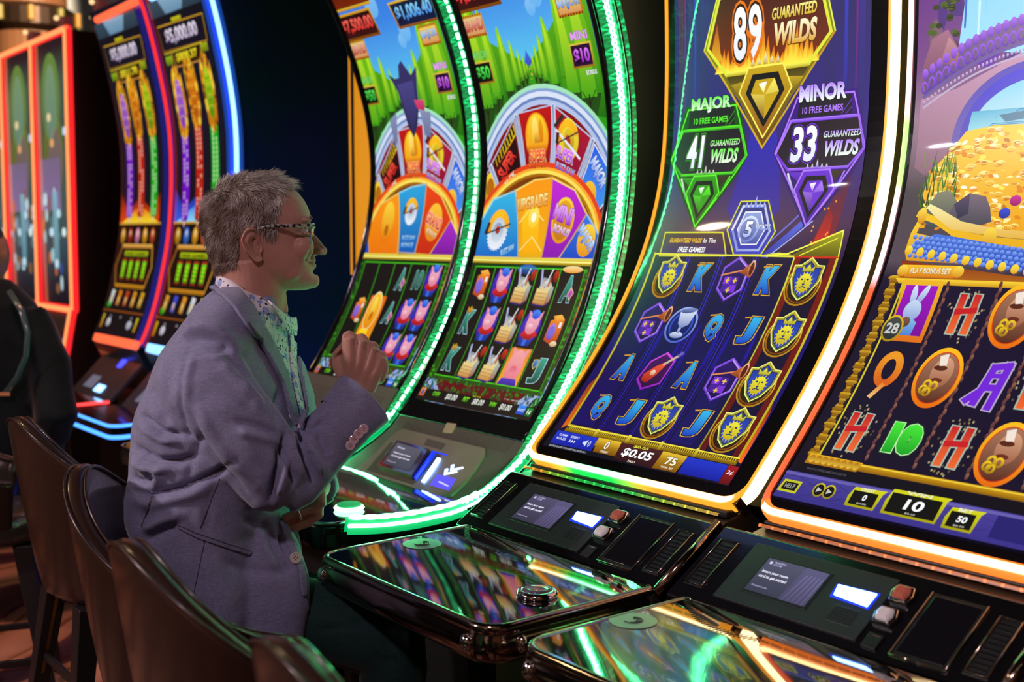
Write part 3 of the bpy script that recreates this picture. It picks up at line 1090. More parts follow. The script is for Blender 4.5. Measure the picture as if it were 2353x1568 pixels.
def art_wheel(var):
    """cartoon building-site wheel game: var 0 for the nearer cabinet, 1 for the farther one"""
    A = Art((0.0, 0.028, 0.517, 1.52))
    A.grad(-.02, 0.0, .54, 1.6, [(0, '#14181a'), (.48, '#1a2216'), (.49, '#2c8a14'), (.9, '#2c9a18'), (1.0, '#3fae18'), (1.05, '#58c2f0'), (1.15, '#4ea4ee'), (1.25, '#3a86e6'), (1.6, '#2a66d8')], 0)
    # clouds
    for x, y, r in ((.33, 1.20, .03), (.30, 1.17, .02), (.20, 1.30, .035), (.36, 1.32, .03)):
        A.ell(x, y, r, r * 1.2, '#86c0f4', 1, '#64b4f2', n=16)
    # hedges receding to a point
    A.poly([(-.02, .9), (-.02, 1.26), (.05, 1.20), (.09, 1.10), (.236, 1.02), (.236, .96), (.08, .9)], '#6cc41c', 2, '#1e6a10')
    A.poly([(.54, .85), (.54, 1.30), (.40, 1.24), (.375, 1.12), (.236, 1.02), (.236, .96), (.4, .88)], '#6cc41c', 2, '#1e6a10')
    for k, (x, t, w) in enumerate(((.018, 1.25, .05), (.070, 1.20, .036), (.1347, 1.141, .026), (.1733, 1.0978, .018), (.1977, 1.069, .012), (.215, 1.050, .009), (.226, 1.038, .006),
                                   (.46, 1.28, .055), (.40, 1.22, .045), (.3304, 1.141, .026), (.2966, 1.0957, .018), (.2737, 1.071, .012), (.256, 1.050, .009), (.245, 1.038, .006))):
        b = 1.0 - w * 1.6
        for L, kx, c1, c2 in ((3, 1.0, '#8fd81c', '#2a8a14'), (4, .55, '#c4ee30', '#4aa818')):
            pts = []
            for i in range(13):
                a = PI * i / 12
                pts.append((x + w * kx * math.cos(a) * (1 - .25 * math.sin(a)), b + (t - b) * math.sin(a) ** 1.4 * (1 if L == 3 else .9)))
            A.poly(pts, c1, L, c2)
        A.poly([(x - w * .9, b + .012), (x + w * .9, b + .012), (x + w * .25, b - .03 - w * .8), (x - w * .25, b - .03 - w * .8)], '#1e4a14', 3, '#2a5018')
        A.line([(x, b + .01), (x, b - .05 - w)], max(.0015, w * .09), '#2a1c10', 4)
        A.line([(x, b - .02), (x - w * .5, b + .02)], max(.001, w * .05), '#2a1c10', 4)
        A.line([(x, b - .02), (x + w * .5, b + .02)], max(.001, w * .05), '#2a1c10', 4)
    A.poly([(.215, .94), (.262, .94), (.240, 1.02), (.234, 1.02)], '#3cae1c', 5, '#2a8a14')
    for k in range(5):
        A.ell(.238 + (.003 if k % 2 else -.002), .950 + k * .015, .010 - k * .0018, .004, '#d8b038', 6, n=10)
    A.poly([(.222, 1.03), (.236, 1.062), (.252, 1.03), (.238, 1.012)], '#4a6ae0', 5, '#3a48c0')
    # top meters
    A.rect_(-.03, 1.31 if var else 1.25, .205, 1.42, '#c89418', 6, '#6a2a08')
    if var:
        A.rect_(-.03, 1.318, .197, 1.41, '#4a1208', 7, '#7a2408')
        A.rect_(-.03, 1.305, .205, 1.314, '#f0c83a', 8, '#a86c10')
        A.poly([(-.02, 1.205), (.198, 1.205), (.186, 1.296), (-.02, 1.296)], '#d8a020', 6, '#7a3c08')
        A.poly([(-.02, 1.214), (.190, 1.214), (.178, 1.288), (-.02, 1.288)], '#2c0c10', 7, '#3c1010')
        A.text('$7,500.00', -.012, 1.226, .178, 1.276, '#ff6a5a', 11, '#d01818', edge='#3a0606', ew=.03, bold=.06)
        A.poly([(.292, 1.292), (.52, 1.292), (.52, 1.206), (.308, 1.206)], '#e0b030', 6, '#8a4a0c')
        A.poly([(.300, 1.285), (.52, 1.285), (.52, 1.214), (.314, 1.214)], '#102038', 7, '#0c1a40')
        A.text('$1,006.40', .318, 1.224, .510, 1.276, '#8ad8ff', 11, '#2a7ae0', edge='#061430', ew=.03, bold=.06)
        gy, my = 1.174, 1.170
    else:
        A.poly([(-.03, 1.1950), (.192, 1.1950), (.180, 1.30), (-.03, 1.30)], '#d8a020', 6, '#7a3c08')
        A.poly([(-.03, 1.204), (.184, 1.204), (.172, 1.29), (-.03, 1.29)], '#2c0c10', 7, '#3c1010')
        A.text('$7,500.00', -.012, 1.216, .172, 1.262, '#ff6a5a', 11, '#d01818', edge='#3a0606', ew=.03, bold=.06)
        gy, my = 1.155, 1.156
    for x0, x1, yc, s, c1, c2 in ((-.012, .088, gy, 'GRAND', '#ffb0a0', '#c03020'), (.402, .500, my, 'MAJOR', '#c8e8ff', '#2a6ad0')):
        A.rect_(x0, yc - .032, x1, yc + .032, '#d89a20', 7, '#c06a10')
        for k in range(9):
            xx = x0 + (x1 - x0) * (k + .5) / 9
            A.rect_(xx - .002, yc + .026, xx + .002, yc + .032, '#1a1008', 8)
            A.rect_(xx - .002, yc - .032, xx + .002, yc - .026, '#1a1008', 8)
        A.rect_(x0 + .006, yc - .024, x1 - .006, yc + .024, '#e8c888' if s == 'GRAND' else '#f0d060', 8, '#d89860')
        A.text(s, x0 + .006, yc - .014, x1 - .006, yc + .016, c1, 12, c2, edge='#3a1a10', ew=.03, bold=.07, rot=0.02)
    y0 = .990
    for x0, x1, s, t, c1, c2, tc in ((-.012, .070, '$50', 'MINOR', '#5af05a', '#189a28', '#7adc6a'), (.419, .496, '$10', 'MINI', '#e47aff', '#9a1ac0', '#e8a0f8')):
        A.rect_(x0 - .004, y0, x1 + .002, y0 + .064, '#e0c040', 8, '#a06a18')
        A.rect_(x0, y0 + .005, x1 - .003, y0 + .059, '#14140c' if s == '$50' else '#2a0a34', 9)
        A.text(s, x0 + .008, y0 + .013, x1 - .010, y0 + .050, c1, 13, c2, edge='#06120a' if s == '$50' else '#1a0620', ew=.03, bold=.06)
        A.text(t, x0 + .008, y0 + .072, x1 - .004, y0 + .094, tc, 12, edge='#28501c' if s == '$50' else '#5a1070', ew=.03, bold=.05)
    A.text('BONUS', .462, .969, .502, .982, '#e8f0e8', 12, edge='#1a3a60', ew=.03, bold=.04)

    # outer wheel ring
    cx, cy = .252, .455
    for ru, rv, c1, c2, L in ((.380, .512, '#a8e8c0', '#58b878', 6), (.370, .500, '#8aa4d8', '#5a78b8', 7), (.362, .492, '#dfe8fa', '#98acd8', 8), (.350, .478, '#6a86c0', '#5070b0', 9), (.342, .470, '#b8c8ec', '#90a4d4', 10)):
        A.ell(cx, cy, ru, rv, c1, L, c2, n=60)
    A.ell(cx, cy, .330, .456, '#8a1016', 11, '#5a0a12', n=60)

    def seg(p, f1, f2, e, L=12, ew=.004):
        A.poly(p, f1, L, f2)
        A.line(p, ew, e, L + 1, True)
    seg([(.0205, .760), (.1325, .880), (.1664, .726), (.0723, .680)], '#8a1418', '#5a0c10', '#b8c8e8')
    seg([(.1547, .8947), (.3038, .906), (.2874, .7396), (.1818, .7299)], '#c01a18', '#8a1018', '#b8c8e8')
    seg([(.3173, .9003), (.4557, .8084), (.3954, .6957), (.3058, .7364)], '#c01a28', '#8a1038', '#b8c8e8')
    seg([(.4693, .7897), (.56, .68), (.47, .58), (.4204, .6903)], '#2a5ae8', '#48a0f0', '#d8e8fa')
    seg([(.012, .745), (.065, .672), (-.01, .60), (-.06, .66)], '#7a1020', '#a81a30', '#b8c8e8')
    for q in (((.1437, .888), (.174, .728)), ((.3105, .903), (.2966, .738)), ((.4625, .800), (.408, .693)), ((.016, .752), (.069, .676))):
        A.line(q, .014, '#dfe8f8', 14, col2='#98a8d0')
        A.line(q, .008, '#8294c0', 15, col2='#b8c4e0')
    # jackpot segment stripes
    A.poly([(.030, .762), (.130, .866), (.138, .835), (.045, .748)], '#f0d020', 14, '#c89010')
    for k in range(9):
        t = k / 9
        x, y = .032 + .098 * t, .764 + .102 * t
        A.poly([(x, y), (x + .007, y + .007), (x + .016, y - .016), (x + .008, y - .022)], '#181008', 15)
    A.poly([(.050, .745), (.135, .83), (.158, .73), (.08, .69)], '#301014', 14, '#180808')
    A.text('SUPER', .050, .735, .140, .775, '#ff5040', 17, '#c01818', edge='#240606', ew=.03, bold=.07, rot=.85)
    A.text('JACK', .085, .700, .142, .722, '#f8f0d8', 17, '#b8a890', edge='#181008', ew=.03, bold=.06, rot=.7)
    A.text('POT', .120, .690, .165, .708, '#f8f0d8', 17, '#b8a890', edge='#181008', ew=.03, bold=.06, rot=.6)
    # hard hat
    hx, hy = .232, .828
    A.ell(hx, hy, .050, .064, '#ff8a18', 14, '#ffb830', n=26)
    A.ell(hx, hy + .006, .042, .054, '#ffd830', 15, '#f09a10', n=26)
    A.ell(hx - .006, hy + .012, .014, .040, '#fff07a', 16, '#ffb020', n=18)
    A.ell(hx + .018, hy + .006, .010, .038, '#f0a010', 16, '#d87808', n=18)
    A.poly([(hx - .048, hy - .020), (hx + .048, hy - .020), (hx + .042, hy - .044), (hx - .042, hy - .044)], '#ffb020', 17, '#c85808')
    A.ell(hx, hy - .008, .013, .018, '#ffc848', 17, '#b86808', n=14)
    A.text('SUPER', .197, .756, .272, .790, '#ff6a40', 19, '#d81a18', edge='#fff0a0', ew=.03, bold=.07)
    A.text('MEGA HAT', .194, .738, .274, .754, '#ff7a38', 19, '#c83018', edge='#5a1008', ew=.03, bold=.05)
    # saw
    saw(A, .362, .812, .040, 14, False)
    A.ell(.366, .808, .040, .058, '#f8e848', 14, '#d8b818', n=26)
    A.ell(.366, .806, .022, .034, '#e8c828', 15, '#a88810', n=22)
    A.ell(.366, .804, .008, .012, '#c83018', 16, n=14)
    A.line([(.318, .836), (.410, .756)], .007, '#e8e8f4', 17)
    A.line([(.315, .850), (.345, .872)], .012, '#3a2a24', 17)
    A.text('SUPER', .312, .752, .390, .786, '#e878ff', 19, '#8a1ad8', edge='#fff0c8', ew=.03, bold=.07, rot=-.35)
    A.text('BUZZ SAW', .312, .722, .395, .740, '#c8e0ff', 19, '#6a3ad8', edge='#1a1040', ew=.03, bold=.05, rot=-.35)
    A.text('MAJOR', .440, .690, .530, .735, '#e8f4ff', 19, '#2a6ae8', edge='#08184a', ew=.03, bold=.08, rot=-.95)
    A.ell(.455, .655, .03, .04, '#f8c838', 14, '#e87818', n=18)
    # left lower emblem
    A.ell(.020, .690, .030, .045, '#f8d838', 14, '#c88a10', n=20)
    A.ell(.020, .690, .018, .028, '#b86a10', 15, n=18)
    # glow between the rings
    for ru, rv, c1, c2, L in ((.318, .300, '#e8481c', '#d83818', 16), (.306, .286, '#ffb030', '#e87818', 17), (.298, .278, '#ffe860', '#d89010', 18), (.288, .268, '#a86808', '#f8c020', 19), (.280, .260, '#7a3a08', '#8a4a0c', 20)):
        A.ell(cx - .012, cy, ru, rv, c1, L, c2, n=60)

    def iseg(p, f1, f2, e='#ffe070', L=21):
        A.poly(p, f1, L, f2)
        A.line(p, .0055, e, L + 1, True, col2='#c88a14')
    if not var:
        iseg([(-.02, .57), (.0425, .655), (.1409, .678), (.205, .484), (-.02, .484)], '#38b8e8', '#1a6ac8', '#8ae8ff')
        iseg([(.1409, .6777), (.225, .705), (.3008, .7085), (.3063, .4831), (.2077, .4839)], '#ff9a18', '#f0b010')
        iseg([(.3008, .7085), (.400, .672), (.4587, .6067), (.38, .484), (.3063, .4831)], '#c82ad8', '#8a18b0')
        iseg([(.4587, .6067), (.530, .54), (.53, .484), (.38, .484)], '#3878e8', '#1a48c0', '#8ac8ff')
    if var:
        iseg([(-.02, .57), (.03, .484), (-.02, .484)], '#2a6ae0', '#1a48c0')
        iseg([(-.02, .57), (.0425, .655), (.1500, .690), (.205, .484), (.03, .484)], '#ff9a18', '#f07808', L=22)
        hx, hy = .105, .595
        A.ell(hx, hy, .046, .075, '#ffa020', 24, '#f07808', n=24)
        A.ell(hx, hy + .006, .036, .062, '#ffd83a', 25, '#e88a10', n=24)
        A.ell(hx, hy - .030, .012, .020, '#b86808', 26, n=14)
        iseg([(.1500, .690), (.225, .708), (.3132, .7152), (.3054, .488), (.208, .4897)], '#30a8e0', '#1a5ab8', '#8ae0f8')
        saw(A, .238, .628, .036, 24)
        A.text('BUZZ SAW', .212, .532, .288, .548, '#bfe8ff', 27, '#3a9ae8', edge='#0a2a6a', ew=.03, bold=.05)
        A.text('BONUS', .216, .508, .286, .524, '#bfe8ff', 27, '#3a9ae8', edge='#0a2a6a', ew=.03, bold=.05)
        iseg([(.3132, .7152), (.40, .675), (.47, .600), (.39, .484), (.3054, .488)], '#f04818', '#c82a10')
        A.ell(.378, .590, .045, .062, '#ffc838', 24, '#e88018', n=24)
        A.text('GRAND', .330, .575, .425, .615, '#ff7a60', 27, '#c81818', edge='#fff0d0', ew=.03, bold=.08, rot=-.35)
        A.text('BONUS', .345, .545, .405, .565, '#fff0d0', 27, '#d8a050', edge='#5a1808', ew=.03, bold=.06, rot=-.35)
        iseg([(.47, .600), (.53, .54), (.53, .484), (.39, .484)], '#b030d0', '#7a189a')
    else:
        saw(A, .085, .565, .048, 24)
        A.text('BUZZ SAW', .120, .497, .178, .515, '#d8f4ff', 27, '#5ab8e8', edge='#0a2a6a', ew=.03, bold=.05, rot=.35)
        A.poly([(.185, .60), (.222, .648), (.262, .60), (.285, .50), (.22, .50)], '#ffd020', 23, '#ffb008')
        A.line([(.180, .585), (.225, .630), (.285, .590)], .003, '#fff090', 24)
        A.line([(.205, .505), (.247, .545), (.298, .505)], .003, '#fff090', 24)
        A.ell(.240, .600, .024, .030, '#ffe858', 25, '#ffd030', n=24)
        A.ell(.240, .600, .011, .014, '#ffffe0', 26, n=20)
        A.text('UPGRADE', .160, .625, .290, .662, '#fff4a0', 28, '#f09010', edge='#8a3a08', ew=.03, bold=.08, rot=.12)
        A.ell(.3658, .590, .046, .064, '#ffd838', 24, '#e89018', n=28)
        A.ell(.3658, .590, .038, .055, '#e8a828', 25, '#c87810', n=28)
        A.text('MINI', .325, .585, .405, .630, '#f4b8ff', 28, '#b030d8', edge='#4a0a68', ew=.03, bold=.09, rot=-.25)
        A.text('BONUS', .332, .552, .404, .574, '#fff0f8', 28, '#c888e0', edge='#4a0a68', ew=.03, bold=.06, rot=-.25)
        A.ell(.475, .535, .035, .045, '#ffd838', 24, '#e89018', n=22)
        A.text('MAJOR', .430, .520, .515, .560, '#d8f0ff', 28, '#2a6ae0', edge='#08184a', ew=.03, bold=.08, rot=-.75)
    if var:
        # dark pointed figure that stands over the wheel, kept plain
        A.poly([(.1684, 1.078), (.200, 1.02), (.208, .96), (.225, .90), (.249, .866), (.275, .90), (.300, .96), (.312, 1.02), (.3377, 1.087), (.296, 1.062), (.262, 1.112), (.240, 1.10), (.225, 1.060), (.20, 1.06)], '#38346a', 30, '#2c2850')
        A.poly([(.205, 1.04), (.30, 1.045), (.285, .95), (.249, .880), (.220, .95)], '#4a4688', 31, '#302c58')
        A.poly([(.118, .93), (.165, .955), (.150, .86), (.130, .84)], '#8a92b8', 30, '#6a7098')
        A.poly([(.300, .95), (.36, .94), (.345, .86), (.315, .87)], '#8a92b8', 30, '#6a7098')
        A.poly([(.28, .985), (.335, .98), (.33, .945), (.29, .955)], '#e04a7a', 32, '#b82860')
    # gold bar between wheel and reels
    A.rect_(-.02, .4655, .53, .484, '#f0e050', 33, '#a88410')
    A.rect_(-.02, .472, .53, .4765, '#fff88a', 34)
    A.rect_(-.02, .44, .53, .4655, '#143a10', 33, '#1c2c14')
    # reels
    A.rect_(-.02, .098, .53, .455, '#1c3a12', 34, '#26500f')
    A.rect_(.025, .1113, .502, .4545, '#1a1614', 35, '#14120e')
    for k in range(60):
        x = random.choice((random.uniform(-.01, .022), random.uniform(.504, .52)))
        y = random.uniform(.10, .455)
        A.ell(x, y, .004 + .004 * random.random(), .005, random.choice(('#2f7a18', '#3c9a1c', '#1c4a10')), 36, n=8)
    g = '#3cae18'
    xs = [(.0228, .030), (.1166, .1245), (.2115, .2190), (.3092, .3128), (.4051, .4080), (.5005, .5010)]
    for a, b in xs:
        A.line([(a, .4545), (b, .1113)], .0036, g, 37, col2='#2c8a14')
    A.line([(.0228, .4545), (.5005, .4545)], .0036, '#4ac81c', 37)
    A.line([(.030, .1113), (.501, .1113)], .0036, '#4ac81c', 37)
    rows = (.400, .283, .165)
    cols = (.0725, .169, .2635, .360, .455)
    if var:
        grid = ['__ATP', 'MHAPP', '__APP']
        grid[2] = '_ _PP'.replace(' ', '_')
    else:
        grid = ['MPBBA', 'KPBPM', 'KBBGJ']
    for i, rr in enumerate(rows):
        for j, ch in enumerate(grid[i]):
            x = cols[j] + (.012 if var and j < 4 else 0)
            if ch == 'P':
                pigsym(A, x, rr, 38)
            elif ch == 'B':
                boxsym(A, x, rr, 38)
            elif ch == 'M':
                ampsym(A, x, rr, 38)
            elif ch == 'G':
                A.rect_(x - .043, rr - .052, x + .043, rr + .058, '#e88a1c', 38, '#f0a838')
                A.ell(x, rr + .004, .033, .050, '#f8a8a8', 39, '#e87888', n=22)
                A.poly([(x - .030, rr + .035), (x - .034, rr + .062), (x - .012, rr + .048)], '#f098a0', 39)
                A.poly([(x + .012, rr + .048), (x + .036, rr + .060), (x + .030, rr + .030)], '#f098a0', 39)
                A.ell(x, rr - .008, .015, .014, '#e06070', 40, '#f090a0', n=14)
                A.poly([(x - .040, rr - .052), (x + .040, rr - .052), (x + .030, rr - .032), (x - .030, rr - .032)], '#5a38c0', 41, '#3a2090')
            elif ch == 'H':
                A.poly([(x - .046, rr + .055), (x + .046, rr + .055), (x + .046, rr - .115), (x - .046, rr - .115)], '#e86818', 38, '#f0a010')
                A.ell(x - .004, rr, .038, .070, '#f8e8b0', 39, '#f8d890', n=28)
                A.ell(x - .004, rr, .034, .064, '#ffc828', 40, '#e88a08', n=28)
                A.ell(x - .008, rr + .012, .014, .040, '#ffe860', 41, '#f0a818', n=18)
                A.ell(x - .002, rr - .018, .010, .016, '#c86808', 42, n=14)
                A.poly([(x - .030, rr - .066), (x + .016, rr - .066), (x + .022, rr - .110), (x - .038, rr - .110)], '#ffe020', 40, '#e8a010')
            elif ch == 'T':
                letter(A, '10', x, rr, .046, .066, '#3a8a78', '#1c4a44', '#a8d8d0', sh=.06, L=42, e2='#1a2c2c', ew=.02, bold=.04)
            elif ch in 'AKJ':
                letter(A, ch, x, rr, .042, .074, '#3aa088', '#10443c', '#a8d0dc', sh=.06, L=42, ew=.03, bold=.05)
                if ch == 'A':
                    A.out([(x + .012, rr + .005), (x + .026, rr - .010), (x + .016, rr - .030), (x + .004, rr - .014)], '#e060c8', '#f8d8a0', .002, 43, '#8a2a9a')
                elif ch == 'K':
                    A.poly([(x - .018, rr + .028), (x - .020, rr + .048), (x - .012, rr + .040), (x - .006, rr + .050), (x, rr + .040), (x + .004, rr + .046), (x + .002, rr + .028)], '#e8b828', 43, '#a87010')
                else:
                    A.out([(x - .026, rr + .030), (x - .008, rr + .032), (x - .008, rr + .014), (x - .018, rr + .004), (x - .026, rr + .014)], '#4a90d0', '#e8d048', .002, 43, '#1a4a8a')
    if var == 0:
        A.ell(.452, .4545, .040, .010, '#f8e0a0', 40, '#f0a030', n=20)
        A.ell(.262, .450, .042, .014, '#3a70d0', 37, '#1a3060', n=20)
    # lower fringe and meters
    for k in range(120):
        A.ell(random.uniform(0, .517), random.uniform(.066, .106), .0045, .0055, random.choice(('#1f5a12', '#2c7a18', '#3a4a34', '#27341f')), 37, n=8)
    A.rect_(-.02, .02, .53, .066, '#14100e', 36, '#1a1412')
    A.out([(.006, .040), (.030, .040), (.030, .066), (.006, .066)], '#f0a030', '#8a3a18', .002, 38, '#d85a20')
    A.ell(.018, .053, .006, .009, '#3a6ad8', 39, '#1a3a98', n=14)
    for s, x0, x1 in (('CASH', .068, .100), ('BET', .213, .239), ('WIN', .332, .360)):
        A.text(s, x0, .046, x1, .060, '#8af02a', 39, '#3a9a10', bold=.06, shear=.15)
    for s, x0, x1 in (('$0.00', .133, .184), ('$8.00', .258, .307), ('$0.00', .378, .425)):
        A.text(s, x0, .0405, x1, .0605, '#f4f8ee', 39, '#c8d0c0', bold=.04, shear=.15)
    A.text('Smart Credits', .250, .0645, .286, .069, '#c8e020', 39)
    A.text('2 or more      triggers WHEEL FEATURE', .380, .072, .470, .077, '#c8ccc8', 39)
    A.rect_(.452, .040, .484, .066, '#3a90f0', 38, '#1a40c8')
    A.text('COLLECT', .454, .049, .482, .056, '#e8f4ff', 40, bold=.03)
    A.rect_(.490, .038, .512, .062, '#1a9a38', 38, '#0c5a20')
    A.text('1¢', .494, .042, .508, .057, '#f0fff0', 40, bold=.03)
    return A
def art_palace():
    """gold palace game on the nearest cabinet"""
    R = random.Random(3)
    A = Art((0.017, 0.034, 0.60, 1.45))
    A.grad(0, 0, .62, 1.5, [(0, '#181020'), (.56, '#1e1430'), (.60, '#5a4c58'), (.75, '#4a4448'), (.90, '#9c7c90'), (1.0, '#7a4a88'), (1.15, '#6a3088'), (1.5, '#4a1a84')], 0)
    # cave and waterfall
    for k in range(60):
        x, y = R.uniform(0, .60), R.uniform(1.0, 1.45)
        A.ell(x, y, R.uniform(.01, .035), R.uniform(.01, .04), R.choice(('#6a2aa8', '#8a4ab0', '#5a3068', '#7a5a6a', '#4a2a80', '#3a4a5a')), 1, n=10)
    A.poly([(.1087, 1.03), (.120, 1.12), (.105, 1.30), (.13, 1.45), (.30, 1.45), (.31, 1.0)], '#6ac0f0', 2, '#a0e4fa')
    for k in range(34):
        x = R.uniform(.115, .30)
        y = R.uniform(1.03, 1.40)
        A.poly([(x, y), (x + .004, y), (x + .007, y + .08), (x + .002, y + .09)], R.choice(('#c8f4ff', '#3a8ae8', '#8ad8f8', '#2a6ad0')), 3)
    for k in range(26):
        A.ell(R.uniform(.045, .11), R.uniform(1.03, 1.16), .008, .006, R.choice(('#2c3a10', '#4a6018', '#24300c')), 3, n=8)
    A.poly([(.03, 1.0), (.05, 1.06), (.085, 1.075), (.112, 1.03), (.11, 1.0), (.05, .97)], '#a87088', 3, '#7a4860')
    A.poly([(.07, 1.01), (.088, 1.06), (.112, 1.03), (.108, 1.0)], '#c89098', 4, '#8a5868')
    # balustrade
    def rl(t, dy=0.0):
        return (.0378 + (.24 - .0378) * t, .985 + dy + .092 * t - .012 * t * t + .010 * math.sin(t * 3))
    pts = [rl(i / 12) for i in range(24)]
    A.poly([rl(i / 12, .012) for i in range(26)] + [rl(i / 12, -.040) for i in range(25, -1, -1)], '#8a70a0', 4, '#5a4078')
    for i in range(26):
        x, y = rl(i / 13.0)
        A.ell(x, y + .006, .007, .011, '#b070f0', 6, '#6a30c0', n=12)
        A.ring(x, y - .022, .0085, .013, .004, '#9a58e8', 6, '#5a2ab0', n=12)
    A.line([rl(i / 12, -.040) for i in range(26)], .006, '#6a58a8', 6)
    for i in range(48):
        x, y = rl(i / 24.0, -.052)
        A.ell(x, y, .0028, .004, '#d8c8f0', 7, '#7a60a8', n=8)
    A.line([rl(i / 12, -.062) for i in range(26)], .004, '#c0b0d0', 6)
    # wall and round gate
    A.poly([(.03, .94), (.11, .955), (.24, 1.01), (.60, 1.0), (.60, .86), (.10, .82), (.06, .78), (.03, .80)], '#c898b8', 5, '#8a6474')
    A.ell(.285, .845, .178, .152, '#5048c0', 7, '#7a6a98', n=54)
    A.ell(.285, .845, .162, .140, '#3a38d8', 8, '#5a4c8a', n=54)
    A.ell(.287, .840, .148, .122, '#8ad8f4', 9, '#f8f4d8', n=54)
    A.poly([(.140, .866), (.147, .906), (.44, .906), (.44, .866)], '#58b8d8', 10, '#9adce8')
    for k in range(12):
        A.line([(R.uniform(.16, .38), .87 + k * .003), (R.uniform(.18, .42), .87 + k * .003)], .0018, '#2a88b8', 11)
    A.poly([(.205, .895), (.26, .900), (.30, .885), (.22, .880)], '#3a7a98', 11)
    # heap of gold
    A.poly([(.06, .74), (.0686, .79), (.10, .822), (.1384, .868), (.20, .876), (.30, .872), (.62, .88), (.62, .62), (.10, .68)], '#f8d030', 12, '#f0a018')
    for k in range(620):
        x = R.uniform(.07, .60)
        lo = .67
        hi = .868 if x > .14 else .79 + (x - .07) * 1.1
        y = R.uniform(lo, hi)
        c = R.choice(('#ffe858', '#f0a818', '#fff49a', '#e88a10', '#c87808', '#fff8d8'))
        A.ell(x, y, .0075, .0038, c, 13, n=10, rot=R.uniform(-.6, .6))
        if k % 4 == 0:
            A.ring(x, y, .010, .0055, .0022, '#fff6a0', 14, '#d88a10', n=12)
    for x, y, c in ((.262, .725, '#d82a9a'), (.245, .700, '#3a50e0'), (.33, .75, '#d82a9a'), (.37, .72, '#3a90e0')):
        A.ell(x, y, .012, .011, c, 15, dark(H(c), .4), n=12)
    # grass and rocks
    for k in range(60):
        x = R.uniform(.045, .13)
        y = R.uniform(.70, .80)
        A.poly([(x, y), (x + .004, y), (x + R.uniform(-.012, .012), y + R.uniform(.02, .05))], R.choice(('#4a7818', '#6a9a20', '#2c4a18')), 15)
    A.poly([(.066, .70), (.094, .745), (.12, .750), (.15, .715), (.16, .68), (.09, .67)], '#8a8a70', 16, '#3c4a50')
    A.poly([(.12, .68), (.135, .72), (.165, .742), (.200, .735), (.2133, .712), (.222, .683), (.16, .66)], '#7a6a78', 17, '#34404c')
    A.poly([(.135, .72), (.165, .742), (.17, .70), (.15, .69)], '#5a4a68', 18, '#2c3448')
    # curling gold eaves and the blue tiles
    A.poly([(.050, .62), (.053, .66), (.068, .702), (.076, .700), (.066, .66), (.09, .655), (.15, .64), (.60, .62), (.60, .58), (.06, .60)], '#ffd838', 18, '#d88a10')
    A.poly([(.066, .700), (.078, .712), (.100, .694), (.140, .668), (.2236, .6545), (.35, .642), (.60, .642), (.60, .655), (.36, .657), (.24, .668), (.16, .684), (.105, .712), (.082, .722)], '#f8f0a8', 20, '#e8b028')
    A.line([(.064, .700), (.105, .686), (.15, .660), (.2236, .646), (.36, .634), (.60, .634)], .014, '#f8c828', 19, col2='#e8a818')
    A.ell(.2260, .650, .014, .022, '#ffe050', 21, '#d88a10', n=14)
    A.ell(.070, .697, .010, .018, '#ffe050', 21, '#d88a10', n=14)
    A.poly([(.0575, .632), (.11, .658), (.15, .652), (.30, .628), (.60, .625), (.60, .575), (.275, .588), (.16, .600), (.08, .610)], '#4a78e0', 22, '#2448b8')
    for i in range(5):
        for j in range(36):
            x = .066 + j * .0125 + (i % 2) * .006
            y = .612 + i * .0095 - max(0, (x - .06)) * .11 + i * .0005
            if y > .655 - (x - .10) * .16 + .004:
                continue
            A.ell(x, y, .0052, .0052, '#8ab0ff', 23, '#2a50c0', n=10)
    for j in range(16):
        x = .060 + j * .026
        y = .6225 - (x - .06) * .155
        A.ell(x, y, .008, .010, '#ffe84a', 25, '#e8a818', n=16)
    A.poly([(.05, .60), (.30, .572), (.60, .565), (.60, .545), (.05, .555)], '#8a2a10', 21, '#b8701c')
    # reel frame
    A.poly([(.0497, .560), (.60, .560), (.60, .545), (.06, .548)], '#ffd838', 26, '#c88a18')
    A.rect_(.06, .10, .62, .548, '#1c1430', 24, '#1a1228')
    for k in range(60):
        v = .135 + k * .0072
        w = .010 + .004 * math.sin(k * 1.3)
        A.ell(.052 - .0001 * k, v, w, .006, '#e8b828' if k % 2 else '#a87818', 26, '#7a4c10', n=10)
    A.line([(.066, .14), (.070, .55)], .004, '#d8c828', 27)
    A.poly([(.0555, .590), (.1826, .590), (.190, .575), (.1748, .563), (.07, .563), (.05, .575)], '#ffc828', 27, '#d87818')
    for x in (.06, .182):
        A.ell(x, .577, .012, .013, '#ffe050', 28, '#d88a18', n=12)
    A.text('PLAY BONUS BET', .078, .571, .166, .584, '#f8ecd0', 30, edge='#6a3a08', ew=.03, bold=.05)
    # picture of a pale long-eared figure, kept plain
    fr = [(.0702, .556), (.1587, .556), (.1624, .418), (.1009, .422), (.082, .45)]
    A.poly([(.070, .557), (.160, .557), (.160, .418), (.092, .418), (.078, .46)], '#f0b828', 28, '#e0701c')
    A.rect_(.080, .432, .151, .545, '#a018c0', 29, '#7a0c98')
    A.ell(.113, .488, .019, .024, '#c8dcf4', 31, '#8aa0d8', n=18)
    A.ell(.105, .522, .007, .024, '#d8e8fa', 30, '#9ab0dc', n=14, rot=.1)
    A.ell(.124, .524, .007, .024, '#d8e8fa', 30, '#8a98d8', n=14, rot=-.35)
    A.poly([(.096, .432), (.130, .432), (.132, .462), (.115, .474), (.098, .462)], '#8ac0e8', 31, '#4a80d8')
    A.ell(.108, .462, .010, .012, '#8a5a48', 32, '#5a3428', n=12)
    A.ell(.0853, .4456, .023, .031, '#d8b828', 33, '#a88418', n=22)
    A.ell(.0853, .4456, .019, .026, '#4a4c48', 34, '#2c2e30', n=22)
